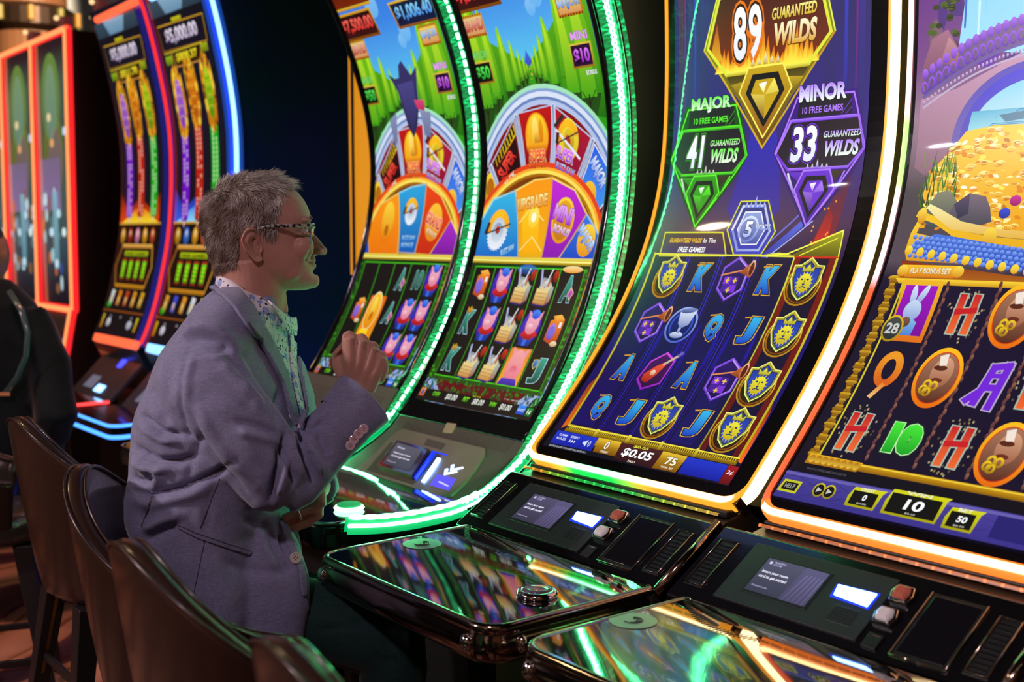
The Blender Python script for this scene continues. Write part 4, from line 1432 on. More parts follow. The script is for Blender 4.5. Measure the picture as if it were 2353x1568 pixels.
    A.text('28', .071, .433, .100, .458, '#c8ccc8', 36, bold=.05)
    # ropes between reels
    for a, b in (((.1701, .549), (.1637, .1417)), ((.2779, .553), (.2629, .1414)), ((.378, .553), (.3645, .1383)), ((.480, .553), (.466, .138))):
        n = 34
        for i in range(n):
            t = i / n
            x = a[0] + (b[0] - a[0]) * t
            y = a[1] + (b[1] - a[1]) * t
            A.ell(x + .0012 * (1 if i % 2 else -1), y, .0036, .008, '#a06848' if i % 2 else '#74463c', 27, '#4a2c3c', n=8)
    rows = (.4875, .345, .2055)
    cols = (.117, .2243, .3235, .4150, .515)
    grid = ['_HMAH', 'QMAHM', 'HTHMQ']
    for i, rr in enumerate(rows):
        for j, ch in enumerate(grid[i]):
            x = cols[j] - (.006 if i == 2 else 0)
            if i == 0 and ch == 'M':
                x = .3235
            if ch == 'M':
                A.ell(x, rr, .046, .068, '#ffc020', 28, '#e86a10', n=34)
                A.ell(x, rr, .039, .058, '#d83010', 29, '#c83810', n=34)
                A.ell(x, rr, .037, .056, '#a8765a', 30, '#5a2a1c', n=34)
                A.ell(x + .004, rr + .012, .022, .034, '#d8a080', 31, '#9a5c40', n=22)
                A.poly([(x - .012, rr + .048), (x + .004, rr + .054), (x + .008, rr + .028), (x - .006, rr + .026)], '#f4e4d8', 32)
                A.ell(x - .002, rr + .022, .014, .006, '#5a2a1a', 32, n=12)
                A.ell(x + .000, rr - .006, .012, .006, '#6a3020', 32, n=12)
                for dx, dy in ((-.014, -.016), (.000, -.018), (-.010, -.032), (-.018, -.028)):
                    A.ring(x + dx, rr + dy, .009, .011, .005, '#f0c828', 33, '#a87c10', n=14)
            elif ch == 'H':
                for q in range(46):
                    a = R.uniform(0, 2 * PI)
                    r_ = R.uniform(.026, .052)
                    A.ell(x + r_ * math.cos(a) * .8, rr + r_ * math.sin(a) * 1.25, .0022, .003, R.choice(('#8a7a50', '#5a5038', '#b0a070')), 28, n=6)
                for L, c, w in ((29, '#a8b8a8', .026), (31, '#c82028', .018)):
                    A.line([(x - .013, rr + .036), (x - .015, rr - .038)], w * .78, c, L, col2=('#f06a30' if L == 31 else c))
                    A.line([(x + .016, rr + .036), (x + .013, rr - .038)], w * .78, c, L, col2=('#f06a30' if L == 31 else c))
                    A.line([(x - .016, rr + .004), (x + .018, rr + .008)], w * .7, c, L + 1)
            elif ch == 'Q':
                A.ring(x, rr + .008, .028, .042, .015, '#f09a28', 29, '#d8601c', n=30, wy=.018)
                A.line([(x + .004, rr - .026), (x - .012, rr - .056)], .010, '#e87a20', 29, col2='#f0c070')
            elif ch == 'A':
                for L, c, w in ((29, '#b8a8c8', .020), (31, '#7428d8', .014)):
                    A.line([(x - .010, rr - .044), (x + .002, rr + .034), (x + .028, rr + .040), (x + .020, rr - .050)], w, c, L)
                    A.line([(x - .004, rr - .010), (x + .022, rr - .008)], w, c, L)
                    A.line([(x - .026, rr - .040), (x - .004, rr - .014)], w, c, L)
                    A.line([(x + .002, rr + .016), (x + .022, rr + .018)], w * .7, c, L)
            elif ch == 'T':
                letter(A, '10', x, rr, .066, .070, '#48e838', '#18a028', '#c8f0b8', sh=.0, L=32, ew=.03, bold=.09, e2='#1a4a1c')
    # lower beam and scroll
    A.rect_(.0456, .121, .62, .1375, '#d8a018', 30, '#8a5c08')
    A.rect_(.0456, .1330, .62, .1355, '#f4d840', 31)
    A.poly([(.046, .142), (.165, .140), (.160, .118), (.044, .118)], '#e8b020', 32, '#a86c10')
    for k in range(8):
        A.ell(.056 + k * .014, .130, .007, .009, '#a86810', 33, '#e8c040', n=12)
    A.rect_(.03, .096, .62, .119, '#14101a', 28)
    A.text('WIN UP TO 20 FREE GAMES WITH SCATTER', .055, .105, .145, .110, '#5a5660', 30)
    A.rect_(.0, .030, .62, .096, '#4a4098', 29, '#3a3288')
    A.rect_(.0, .088, .62, .094, '#6a60b0', 30)
    for k in range(40):
        x = R.uniform(.02, .55)
        A.line([(x, R.uniform(.04, .09)), (x + .05, R.uniform(.04, .09))], .0012, '#35307a', 30)
    A.out([(.022, .050), (.060, .050), (.062, .073), (.026, .073)], '#101010', '#c8c828', .005, 31)
    A.text('HELP', .031, .057, .054, .067, '#a8a8a0', 33, bold=.03)
    for x in (.1068, .1291):
        A.ell(x, .066, .013, .016, '#d8c828', 31, '#988418', n=18)
        A.ell(x, .066, .010, .0125, '#141414', 32, n=18)
        A.poly([(x - .005, .060), (x + .006, .066), (x - .005, .072)], '#c8c8c0', 33)
    for (x0, x1, y0, y1, num, cap, sub) in ((.172, .236, .046, .088, '0', 'CREDIT', '$0.00'), (.247, .357, .046, .099, '10', 'WIN', '$0.10'), (.366, .424, .043, .086, '50', 'BET', '$0.50')):
        A.poly([(x0, y0), (x1 - .004, y0), (x1, y1 - .006), (x1 + .006, y1 + .002), (x0 + .004, y1), (x0 - .002, (y0 + y1) / 2)], '#d8d81c', 32, '#a8a010')
        A.rect_(x0 + .005, y0 + .005, x1 - .008, y1 - .007, '#121210', 33)
        w = x1 - x0
        xm = (x0 + x1) / 2
        A.text(cap, xm - w * .22, y1 - .006, xm + w * .22, y1 + .001, '#f0f0d8', 35, bold=.04)
        hh = .022 if num == '10' else .013
        ww = .036 if num == '10' else (.008 if num == '0' else .018)
        A.text(num, xm - ww / 2, y0 + .016, xm + ww / 2, y0 + .016 + hh, '#ffffff', 35, bold=.05, shear=.1)
        A.text(sub, xm - .010, y0 + .007, xm + .010, y0 + .011, '#c8c8c0', 35)
    A.rect_(.45, .043, .55, .088, '#2a2470', 31)
    return A


def art_dragons(var):
    """three firecracker game on the far pair of cabinets"""
    R = random.Random(5 + var)
    A = Art((0.0, 0.045, 0.525, 1.62))
    A.rect_(0, 0, .55, 1.65, '#17141f', 0)
    A.grad(0, 0, .55, 1.6, [(0, '#141218'), (.7, '#171420'), (1.2, '#1c1a2a'), (1.5, '#15131a')], 0)
    A.rect_(0, 1.49, .55, 1.56, '#3a5060', 2, '#2c3c4a')
    A.poly([(.114, 1.56), (.39, 1.56), (.332, 1.493), (.160, 1.493)], '#8ab0c8', 3, '#6a90b0')
    # jackpot boxes
    g1, g2 = '#d8a028', '#6a4410'
    A.line([(.035, 1.452), (.51, 1.446), (.500, 1.340), (.04, 1.345)], .006, g1, 3, True, col2=g2)
    A.rect_(.20, 1.450, .30, 1.470, '#d8d020', 4, '#8a7c10')
    A.text('$5,000.00' if var == 0 else '$5,000.00', .10, 1.362, .43, 1.432, '#f4e8f8', 6, '#b8a8c8', edge='#2c1a3a', ew=.02, bold=.06)
    A.poly([(.10, 1.335), (.44, 1.335), (.41, 1.272), (.13, 1.272)], '#241a10', 3, '#3a2408')
    A.line([(.045, 1.335), (.44, 1.338)], .005, '#d8c028', 4)
    A.line([(.12, 1.335), (.145, 1.27), (.40, 1.27), (.43, 1.335)], .006, '#c88a40', 4)
    A.text('$811.78' if var == 0 else '$808.37', .16, 1.285, .38, 1.325, '#f8e830', 6, '#c8a818', bold=.07)
    A.rect_(.05, 1.285, .115, 1.322, '#b8e020', 5, '#6a8a10')
    A.rect_(.43, 1.30, .49, 1.335, '#c8d820', 5, '#7a8a10')
    for x in (.062, .078, .094):
        A.rect_(x, 1.285, x + .006, 1.322, '#2a3a08', 6)
    for x in (.442, .458, .474):
        A.rect_(x, 1.30, x + .006, 1.335, '#2a3a08', 6)
    # plain golden lanterns over the firecracker strings
    for x, top, c1, c2, k1, k2 in ((.115, 1.235, '#b070e8', '#7a30c0', '#8a18e0', '#5a0ca8'), (.262, 1.265, '#f09018', '#b84a10', '#e03018', '#8a1408'), (.425, 1.255, '#a8d818', '#4a9010', '#28c828', '#0c7a14')):
        dx = .0
        A.poly([(x - .055, top - .02), (x - .035, top + .03), (x - .018, top - .04), (x + .004, top + .045), (x + .026, top - .03), (x + .048, top + .01), (x + .056, top - .10), (x + .044, top - .24), (x, top - .30), (x - .044, top - .24), (x - .058, top - .10)], '#f0b020', 4, '#b86c10')
        for q in range(26):
            a = R.uniform(0, 2 * PI)
            A.ell(x + .045 * math.cos(a), top - .12 + .15 * math.sin(a), .012, .022, R.choice(('#ffd040', '#c87c10', '#f0a020', '#8a4c0c')), 5, n=8)
        A.ell(x, top - .12, .036, .105, c1, 6, c2, n=24)
        for q in range(4):
            A.ring(x, top - .05 - q * .045, .030, .014, .004, '#e8c040', 7, '#7a4c10', n=16)
        bot = .625 if var == 0 else .60
        n = 20
        y0 = top - .27
        for i in range(n):
            t = i / n
            y = y0 + (bot - y0) * t
            for s in (-1, 1):
                A.ell(x + s * .017, y, .023, .018, k1, 5, k2, n=10, rot=s * .5)
                if R.random() < .75:
                    A.ell(x + s * .016, y - .004, .008, .010, '#f8e0c0' if x != .425 else '#e8ffd0', 7, k1, n=8)
        A.poly([(x - .012, bot), (x + .012, bot), (x, bot - .035)], '#f0d8a0', 6, k1)
    sc = (('#e84810', '#ffe030', '#5a1008') if var == 0 else ('#2a60e8', '#90e0ff', '#141a80'))
    A.poly([(.0, .600), (.50, .600), (.50, .74), (.40, .66), (.25, .72), (.10, .65), (.0, .75)], sc[2], 3, sc[0])
    A.poly([(.03, .60), (.49, .60), (.36, .65), (.25, .68), (.14, .64)], sc[0], 4, sc[1])
    A.rect_(.0, .588, .53, .600, '#e8b040', 6, '#8a5c18')
    # reel strip above the counter
    A.rect_(.0, .06, .53, .588, '#15110f', 5, '#171318')
    for k, c in enumerate(('#e8a030', '#a83018', '#e88ab0', '#f0a818', '#c85028') if var == 0 else ('#d8a028', '#3a7ae0', '#f0a820', '#e86a20', '#c8a040')):
        x = .06 + k * .095
        A.ell(x, .535, .030, .040, c, 7, dark(H(c), .35), n=14)
        A.ell(x, .545, .012, .018, '#f8e0b0', 8, c, n=10)
    fr = [(.075, .487), (.455, .487), (.49, .39), (.447, .29), (.07, .288), (.022, .385)]
    A.poly(fr, '#1a1210', 7)
    A.line(fr, .010, '#e0a038', 8, True, col2='#a86818')
    A.rect_(.075, .476, .455, .496, '#f0b858', 9, '#b87828')
    A.rect_(.07, .280, .447, .300, '#d89020', 9, '#8a5c10')
    A.rect_(.12, .437, .415, .462, '#c8d818', 9, '#8a9a10')
    A.text('FREE GAMES', .14, .442, .395, .457, '#3a4008', 11, bold=.05)
    for k in range(4):
        x = .135 + k * .087
        A.rect_(x - .026, .318, x + .026, .425, '#a83a18', 9, '#7a2810')
        A.rect_(x - .020, .33, x + .020, .412, '#50e818', 10, '#2aa80c')
        for q in range(4):
            A.rect_(x - .014, .34 + q * .018, x + .014, .345 + q * .018, '#e0e818', 11)
    for k, c in enumerate(('#e8e8e8', '#e88a20', '#c84818', '#e89a20', '#e0a828') if var == 0 else ('#e0a030', '#4a50d8', '#f0a030', '#e8e8f0', '#e8d040')):
        x = .065 + k * .095
        A.poly([(x - .026, .195), (x + .018, .190), (x + .030, .265), (x - .010, .270)], c, 7, dark(H(c), .35))
        A.ell(x, .215, .014, .024, '#f0d080', 8, dark(H(c), .6), n=10)
    A.ell(.055, .195, .025, .018, '#28c818', 8, '#0c7a0c', n=12)
    A.rect_(.0, .160, .53, .168, '#a85818', 8, '#5a2c08')
    A.rect_(.028, .075, .050, .145, '#d8b818', 8, '#b86c08')
    A.rect_(.468, .075, .490, .145, '#d8c818', 8, '#b8780c')
    A.ell(.124, .107, .026, .022, '#d8d8e0', 8, '#a8a8b8', n=14)
    A.ell(.396, .105, .030, .022, '#c8c8d8', 8, '#9898a8', n=14)
    for x, y in ((.128, .137), (.26, .137), (.40, .139)):
        A.ell(x, y, .010, .007, '#8a8a90', 8, n=10)
    return A


def art_far(hue):
    """washed reflective picture behind the tall red neon frames"""
    R = random.Random(11 + hue)
    A = Art((0, 0, .60, 1.44))
    A.grad(0, 0, .6, 1.45, [(0, '#101016'), (.12, '#1c2430'), (.35, '#3c5058'), (.6, '#4a5a52'), (.85, '#4a5648'), (1.2, '#4a5a4a'), (1.38, '#2c2026'), (1.45, '#1c1418')], 0)
    A.ell(.28, 1.12, .16, .24, '#6a8a3c', 1, '#5a7a50', n=28)
    A.ell(.28, 1.10, .10, .20, '#7a9a70', 2, '#6a8a78', n=28)
    A.ell(.30, .82, .17, .24, '#6a7a2c', 1, '#5a5a3c', n=28)
    A.ell(.33, .78, .12, .18, '#7a6a5a', 2, '#6a5a6a', n=28)
    A.rect_(.06, .52, .40, .80, '#7a6a88', 3, '#8a70a0')
    for k in range(26):
        x, y = R.uniform(.05, .55), R.uniform(.08, .62)
        A.ell(x, y, R.uniform(.012, .035), R.uniform(.015, .05), R.choice(('#a8d0d8', '#7a98b0', '#d0e8f0', '#5a7a80', '#8a5a38', '#3a4a90', '#c86a30')), 4, n=12)
    A.rect_(.26, .20, .34, .62, '#8ab8c8', 5, '#5a8a98')
    for x, y, c in ((.24, 1.02, '#f8d8a0'), (.28, .88, '#f0b070'), (.50, .93, '#c8e0ff'), (.22, .40, '#d0f0ff'), (.44, .40, '#e8ffff'), (.36, .5, '#c8e8f8'), (.30, .23, '#d8f0ff')):
        A.ell(x, y, .028, .024, c, 7, n=16)
    return A
# ------------------------------------------------------------------ room
def struct(name, b, m):
    o = b.build(name, m)
    o['kind'] = 'structure'
    return o


def carpet_mat():
    m = mat('patterned_carpet', (0.2, 0.1, 0.08), 0.95, spec=0.1)
    nt = m.node_tree
    b = nt.nodes['Principled BSDF']
    tc = nt.nodes.new('ShaderNodeTexCoord')
    mp = nt.nodes.new('ShaderNodeMapping')
    mp.inputs['Scale'].default_value = (1, 1, 1)
    mp.inputs['Rotation'].default_value = (0, 0, TH)
    nt.links.new(tc.outputs['Object'], mp.inputs['Vector'])
    w = nt.nodes.new('ShaderNodeTexWave')
    w.inputs['Scale'].default_value = 0.55
    w.inputs['Distortion'].default_value = 7
    w.inputs['Detail'].default_value = 3
    w.inputs['Detail Scale'].default_value = 1.2
    nt.links.new(mp.outputs['Vector'], w.inputs['Vector'])
    r = nt.nodes.new('ShaderNodeValToRGB')
    e = r.color_ramp.elements
    e[0].position = 0.0
    e[0].color = (*H('#3c2430'), 1)
    e[1].position = 1.0
    e[1].color = (*H('#c89078'), 1)
    for p, c in ((.30, '#5a3440'), (.36, '#b07a64'), (.62, '#c08870'), (.66, '#6a4048'), (.74, '#a8783c'), (.80, '#b88070')):
        q = e.new(p)
        q.color = (*H(c), 1)
    nt.links.new(w.outputs['Fac'], r.inputs['Fac'])
    n = nt.nodes.new('ShaderNodeTexNoise')
    n.inputs['Scale'].default_value = 260
    nt.links.new(tc.outputs['Object'], n.inputs['Vector'])
    mx = nt.nodes.new('ShaderNodeMixRGB')
    mx.blend_type = 'MULTIPLY'
    mx.inputs[0].default_value = 0.6
    nt.links.new(r.outputs['Color'], mx.inputs[1])
    nt.links.new(n.outputs['Color'], mx.inputs[2])
    nt.links.new(mx.outputs['Color'], b.inputs['Base Color'])
    bp = nt.nodes.new('ShaderNodeBump')
    bp.inputs['Strength'].default_value = 0.5
    bp.inputs['Distance'].default_value = 0.004
    nt.links.new(n.outputs['Fac'], bp.inputs['Height'])
    nt.links.new(bp.outputs['Normal'], b.inputs['Normal'])
    return m


M_CARPET = carpet_mat()
b = B()
b.box((-2.5, 4.5, -0.05), (9.5, 8.0, 0.05))
struct('floor', b, M_CARPET)
M_CEIL = mat('dark_wood_ceiling', (0.06, 0.040, 0.032), 0.7, bump=(8, 0.1), var=(1.5, (0.09, 0.058, 0.045)))
b = B()
b.box((-2.5, 4.5, 4.30), (9.5, 8.0, 0.05))
struct('ceiling', b, M_CEIL)
M_NAVY = mat('navy_wall_paint', (0.014, 0.030, 0.040), 0.7, bump=(40, 0.05), var=(0.8, (0.018, 0.030, 0.08)))
b = B()
b.sbox(-2.0, 14.0, -3.3, -3.2, 0, 4.25)
struct('wall_back', b, M_NAVY)
b = B()
b.box((-2.5, -3.5, 2.12), (9.5, 0.08, 2.12))
struct('wall_front', b, mat('brown_front_wall', (0.20, 0.11, 0.07), 0.7, bump=(10, .05), var=(.8, (.14, .08, .05))))
b = B()
b.box((-11.9, 4.5, 2.12), (0.1, 8.0, 2.12))
struct('wall_left', b, mat('brown_wall_paint', (0.055, 0.032, 0.022), 0.7, bump=(40, 0.05), var=(1.2, (0.08, 0.045, 0.03))))


def ceiling_downlight(x, y, rad, power, col, label, z=4.24):
    t = empty('ceiling_downlight', (x, y, z), label, 'ceiling light', 'recessed downlights')
    b = B()
    b.cyl((x, y, z - .02), (0, 0, 1), 0, 0, prof=[(rad * 1.0, 0.02), (rad * 1.15, 0.0), (rad * 1.3, 0.0), (rad * 1.3, .02)])
    b.build('trim_ring', M_GREY, t, smooth=False)
    b = B()
    b.cyl((x, y, z - .006), (0, 0, 1), rad, .006, 24)
    b.build('bulb', glow('downlight_bulb_%d' % int(power), col, power), t)


# ------------------------------------------------------------------ shared machine pieces
M_SCREEN = screen_mat('lit_game_glass', 1.05)
M_SCREEN_AG = screen_mat('lit_matte_game_glass', 1.1, 0.33, 0.3)
M_LCD = screen_mat('small_lit_display', 1.5, 0.4, .3, .2)
M_ART_PRINT = screen_mat('printed_mark', 0.0)


def roundrect_path(pf, u0, u1, v0, v1, r, off, n=8, step=.04, closed=True):
    pts = []

    def line(a, b):
        L = math.hypot(b[0] - a[0], b[1] - a[1])
        k = max(1, int(L / step))
        for i in range(k):
            t = i / k
            pts.append((a[0] + (b[0] - a[0]) * t, a[1] + (b[1] - a[1]) * t))

    def arc(cx, cy, a0):
        for i in range(n):
            a = a0 + (PI / 2) * i / n
            pts.append((cx + r * math.cos(a), cy + r * math.sin(a)))
    line((u0 + r, v0), (u1 - r, v0))
    arc(u1 - r, v0 + r, -PI / 2)
    line((u1, v0 + r), (u1, v1 - r))
    arc(u1 - r, v1 - r, 0)
    line((u1 - r, v1), (u0 + r, v1))
    arc(u0 + r, v1 - r, PI / 2)
    line((u0, v1 - r), (u0, v0 + r))
    arc(u0 + r, v0 + r, PI)
    return pts


def ribbon(pf, uv, w_in, w_out, off, thick, colf=None, wbot=0.0, v0=0.0):
    """closed band along a loop of (u, v) points: inner edge w_in, outer edge w_out from the loop"""
    n = len(uv)
    V, F, Cc = [], [], []
    cx = sum(p[0] for p in uv) / n
    cy = sum(p[1] for p in uv) / n
    for i, p in enumerate(uv):
        a, c = uv[i - 1], uv[(i + 1) % n]
        tx, ty = c[0] - a[0], c[1] - a[1]
        l = math.hypot(tx, ty)
        nx, ny = ty / l, -tx / l      # loop runs counter-clockwise: this points outwards
        wo = w_out + wbot * max(0.0, -ny) ** 2
        for (w, o) in ((-w_in, off - thick), (-w_in, off - .003), (-w_in * .5, off), (wo - w_out * .5, off), (wo, off - .003), (wo, off - thick)):
            V.append(pf(p[0] + nx * w, p[1] + ny * w, o))
    for i in range(n):
        j = (i + 1) % n
        for k in range(6):
            k2 = (k + 1) % 6
            F.append((i * 6 + k, j * 6 + k, j * 6 + k2, i * 6 + k2))
            if colf:
                for ii in (i, j, j, i):
                    Cc.append(colf(uv[ii][0], uv[ii][1]))
    return V, F, Cc


def band_mat(name, es):
    if name in MATS:
        return MATS[name]
    m = mat(name, (0.03, 0.04, 0.03), 0.35)
    nt = m.node_tree
    b = nt.nodes['Principled BSDF']
    a = nt.nodes.new('ShaderNodeAttribute')
    a.attribute_name = 'Col'
    nt.links.new(a.outputs['Color'], b.inputs['Emission Color'])
    b.inputs['Emission Strength'].default_value = es
    return m


def slab(name, pf, quad, top, depth, m, parent, cols=None, bevel=0.0015):
    """thin block standing on the curved or flat panel: quad of (u, v), raised from -depth to top"""
    b = B()
    b.hexa([pf(u, v, -depth) for u, v in quad] + [pf(u, v, top) for u, v in quad])
    return b.build(name, m, parent, bevel=bevel)


def cab_body(pf, sL, w, parent, vlo, vhi, back=-2.75, zbot=0.0, off=-.02, m=None, foot=None, name='cabinet', n=34):
    """side-profile cabinet: front follows the glass, back is upright"""
    front = [pf.dz(vlo + (vhi - vlo) * i / n, off) for i in range(n + 1)]
    low = foot or [(-1.80, zbot), (-1.80, .55), (-1.70, .66)]
    poly = low + front + [(back, front[-1][1] + .02), (back, zbot)]
    V = [W(sL, d, z) for d, z in poly] + [W(sL - w, d, z) for d, z in poly]
    k = len(poly)
    F = [tuple(range(k)), tuple(range(2 * k - 1, k - 1, -1))]
    for i in range(k):
        j = (i + 1) % k
        F.append((i, j, j + k, i + k))
    b = B()
    b.add(V, F)
    return b.build(name, m or M_CAB, parent)


def flat_panel(p0, p1, sL):
    return Prof([p0, ((p0[0] + p1[0]) / 2, (p0[1] + p1[1]) / 2), p1], sL)
# ------------------------------------------------------------------ the two near machines (gold-lit frames)
KPP = [(-1.42, .632), (-1.515, .69), (-1.69, .80), (-1.77, .85)]


def outline(s0, s1, d0, d1, r, n=8, ins=0.0, rb=0.01):
    """rounded rectangle in (s, d): s0 > s1 ; d1 is the player's side"""
    a, b_, c, e = s0 - ins, s1 + ins, d0 + ins * .0, d1 - ins
    rr = max(.004, r - ins)
    pts = []

    def arc(cs, cd, r_, a0):
        for i in range(n + 1):
            t = a0 + PI / 2 * i / n
            pts.append((cs + r_ * math.cos(t), cd + r_ * math.sin(t)))
    arc(a - rr, e - rr, rr, 0)
    arc(b_ + rr, e - rr, rr, PI / 2)
    arc(b_ + rb, c + rb, rb, PI)
    arc(a - rb, c + rb, rb, 3 * PI / 2)
    return pts


def player_deck(parent, s0, s1, d0, d1, zt, r=.05, th=.065, rimmat=None, slope=0.0):
    def z_(d, z):
        return z + (d - d0) * slope
    rings = []
    for ins, z in ((.016, zt - .004), (.013, zt + .0035), (.007, zt + .0045), (.0015, zt), (0.0, zt - .008), (.004, zt - .013), (.0045, zt - .017), (0.001, zt - .022), (.002, zt - th + .01), (.010, zt - th)):
        rings.append([W(s, d, z_(d, z)) for s, d in outline(s0, s1, d0, d1, r, 8, ins)])
    b = B()
    b.loft(rings)
    deck = b.build('deck', rimmat or M_CHROME, parent, smooth=True)
    b = B()
    o = outline(s0, s1, d0, d1, r, 8, .0145)
    b.loft([[W(s, d, z_(d, zt - .003)) for s, d in o], [W(s, d, z_(d, zt + .002)) for s, d in o]])
    b.build('deck_glass', M_GLASSTOP, deck)
    return deck


M_KNOB_R = mat('red_tinted_button_cap', (0.35, 0.08, 0.06), 0.1, coat=1.0, emit=(0.5, 0.12, 0.08), es=0.25, bump=(20, 0.03))
M_KNOB_W = mat('clear_button_cap', (0.6, 0.55, 0.55), 0.1, coat=1.0, emit=(0.6, 0.5, 0.55), es=0.25, bump=(20, 0.03))
M_DISC = mat('pale_green_disc', (0.20, 0.30, 0.24), 0.25, spec=0.6, bump=(50, 0.02))
M_BLUEGLOW = glow('blue_white_slot_light', (0.16, 0.36, 1.0), 15.0)
M_BLUEHALO = glow('deep_blue_slot_glow', (0.010, 0.04, 1.0), 1.0)


def gold_machine(name, sL, sLc, w, label, art, sm, colf, d_sL0, d_sL1, dfront, underf, deckbtn, badge_p, lip=.0015, fl=(0, (0, 0, 0))):
    root = empty(name, W(sL - w / 2, -2.3, 0), label, 'slot machine', None)
    pf = Prof(CP, sL)
    top = 1.42
    # carcass and bezel
    b = B()
    front = [pf.dz(-.005 + (top + .005) * i / 34, -.034) for i in range(35)]
    poly = [(-1.62, 0.0), (-1.62, .56), (-1.50, .625), (-1.505, .684), (-1.695, .79), (-1.745, .80)] + front + [(-2.75, front[-1][1] + .02), (-2.75, 0.0)]
    k = len(poly)
    sa, sb = sL - .012, sL - w + .012
    b.add([W(sa, d, z) for d, z in poly] + [W(sb, d, z) for d, z in poly],
          [tuple(range(k)), tuple(range(2 * k - 1, k - 1, -1))] + [(i, (i + 1) % k, (i + 1) % k + k, i + k) for i in range(k)])
    b.build('cabinet', mat('satin_black_side_panel', (0.03, 0.03, 0.022), 0.35, bump=(30, 0.05)), root)
    b = pf.strip(.004, w - .004, 0.0, top, -.003, .030, 44)
    b.build('bezel', M_BLACK, root, smooth=False)
    # light frame around the glass: rim and hot core
    loop = roundrect_path(pf, 0.0, w, .006, top, .045, 0)
    V, F, Cc = ribbon(pf, loop, lip, lip, 0.004, .034, lambda u, v: colf(u, v, 0), wbot=.017)
    mk('light_frame', V, F, band_mat('light_frame_rim', 1.0), root, cols=Cc)
    V, F, Cc = ribbon(pf, loop, -.0015, .0085, -.003, .026, lambda u, v: colf(u, v, 1))
    mk('light_core', V, F, band_mat('light_frame_core', 1.0), root, cols=Cc)
    V, F, Cc = [], [], []
    nb = 60
    for i in range(nb + 1):
        u = .012 + (w - .024) * i / nb
        e = .010 * max(0, 1 - min(i, nb - i) / 3.0) ** 2
        V += [pf(u, .0045 + e, .0065), pf(u, -.0095 + e, .0065)]
        if i < nb:
            F.append((2 * i, 2 * i + 1, 2 * i + 3, 2 * i + 2))
            Cc += [colf(u, 0.0, 1)] * 4
    mk('light_core', V, F, band_mat('light_frame_core', 1.0), root, cols=Cc)
    if fl[0]:  # added strip beside the frame; the frame's glow is put into its tint
        u0_, u1_ = (w - .006, w + fl[0]) if fl[0] > 0 else (fl[0], .006)
        pf.strip(u0_, u1_, .02, top, -.030, .02, 40).build('glow_flange', mat('flange_glow_tint_%d' % (fl[0] > 0), fl[1], .7, spec=.05, bump=(40, .03)), root)
    # picture
    art.build('screen', sm, root, lambda u, v, o: pf(u, v, o - .0015), lay=.00012)
    # lower lip with its row of small lamps and grille
    kp = Prof(KPP, sLc)
    off = sLc - sL
    b = B()
    b.sbox(sL - .02, sL - w + .02, -1.80, -1.715, .796, .812)
    b.build('under_shelf', M_BLACK2, root, bevel=.004)
    b = B()
    b.tube([W(sL - .03 - .02 * i, -1.712, .812) for i in range(int((w - .05) / .02))], .0035, 6)
    o = b.build('lamp_row', mat('n', (0, 0, 0)), root) if False else None
    V, F, Cc = [], [], []
    n = int((w - .05) / .005)
    for i in range(n):
        s0_ = sL - .03 - i * .005
        c = underf((sL - s0_) / w)
        kx = 1.3 if i % 6 == 0 else .42
        ua = sLc - s0_
        p = [kp(ua, .3210, .006), kp(ua + .005, .3210, .006), kp(ua + .005, .3250, .009), kp(ua, .3250, .009), kp(ua + .005, .328, .007), kp(ua, .328, .007)]
        m_ = len(V)
        V += p
        F += [(m_, m_ + 1, m_ + 2, m_ + 3), (m_ + 3, m_ + 2, m_ + 4, m_ + 5)]
        Cc += [dark(c, kx)] * 8
    mk('lamp_row', V, F, band_mat('lamp_row_glow', 1.0), root, cols=Cc)
    b = B()
    for i in range(30):
        for j in range(3):
            b.box(kp(w * .30 + i * .0048, .318 + j * .006, .0005) - Vector((0, 0, 0)), (.0013, .0016, .001))
    # console
    b = B()
    rings = []
    for v, o in ((.112, -.02), (.114, .0), (.120, .003), (.300, .003), (.308, 0.0), (.312, -.02)):
        rings.append([kp(-.002, v, o), kp(w - .012, v, o)] + [kp(w - .012, v, -.03), kp(-.002, v, -.03)])
    b.loft(rings)
    con = b.build('console_panel', M_BLACK, root, bevel=.002)

    def S(nm, q, t, m, par=con, dp=.004, bv=.0012):
        return slab(nm, kp, q, t, dp, m, par, bevel=bv)

    def R4(u0, u1, v0, v1, sk=0.0):
        return [(u0, v0), (u1, v0), (u1 + sk, v1), (u0 + sk, v1)]
    # slots: raised frame bars round a dark recess
    for nm, u0, u1, v0, v1 in (('speaker_slot', .014, .060, .150, .272), ('speaker_slot', .572, .614, .146, .268)):
        fr = S(nm, R4(u0, u1, v0, v1), .0045, M_BLACK2)
        for a in range(10 if nm else 0):
            vv = v0 + .012 + a * (v1 - v0 - .02) / 10
            S('slat', R4(u0 + .008, u1 - .008, vv, vv + .003), .0062, M_BLACK, fr, .001, 0)
        b = B()
        b.tube([kp(u0 + .003, v0 + .003, .006), kp(u1 - .003, v0 + .003, .006), kp(u1 - .003, v1 - .003, .006), kp(u0 + .003, v1 - .003, .006), kp(u0 + .003, v0 + .003, .006)], .0016, 6)
        b.build('slot_trim', M_CHROME, fr, smooth=True)
    big = S('bill_door', R4(.455, .550, .138, .277), .0045, M_BLACK2)
    S('door_plate', R4(.462, .543, .146, .271), .0058, mat('dark_mirror_plate', (0.008, 0.008, 0.012), 0.12, coat=1, bump=(20, 0.03)), big)
    b = B()
    b.tube([kp(.455, .277, .006), kp(.455, .138, .006), kp(.550, .138, .006), kp(.550, .277, .006)], .0014, 6)
    b.build('door_trim', M_CHROME, big, smooth=True)
    rd = S('card_reader', R4(.093, .392, .142, .283), .0062, M_CONS)
    fr = S('display_frame', R4(.136, .278, .168, .260), .0072, M_BLACK2, rd)
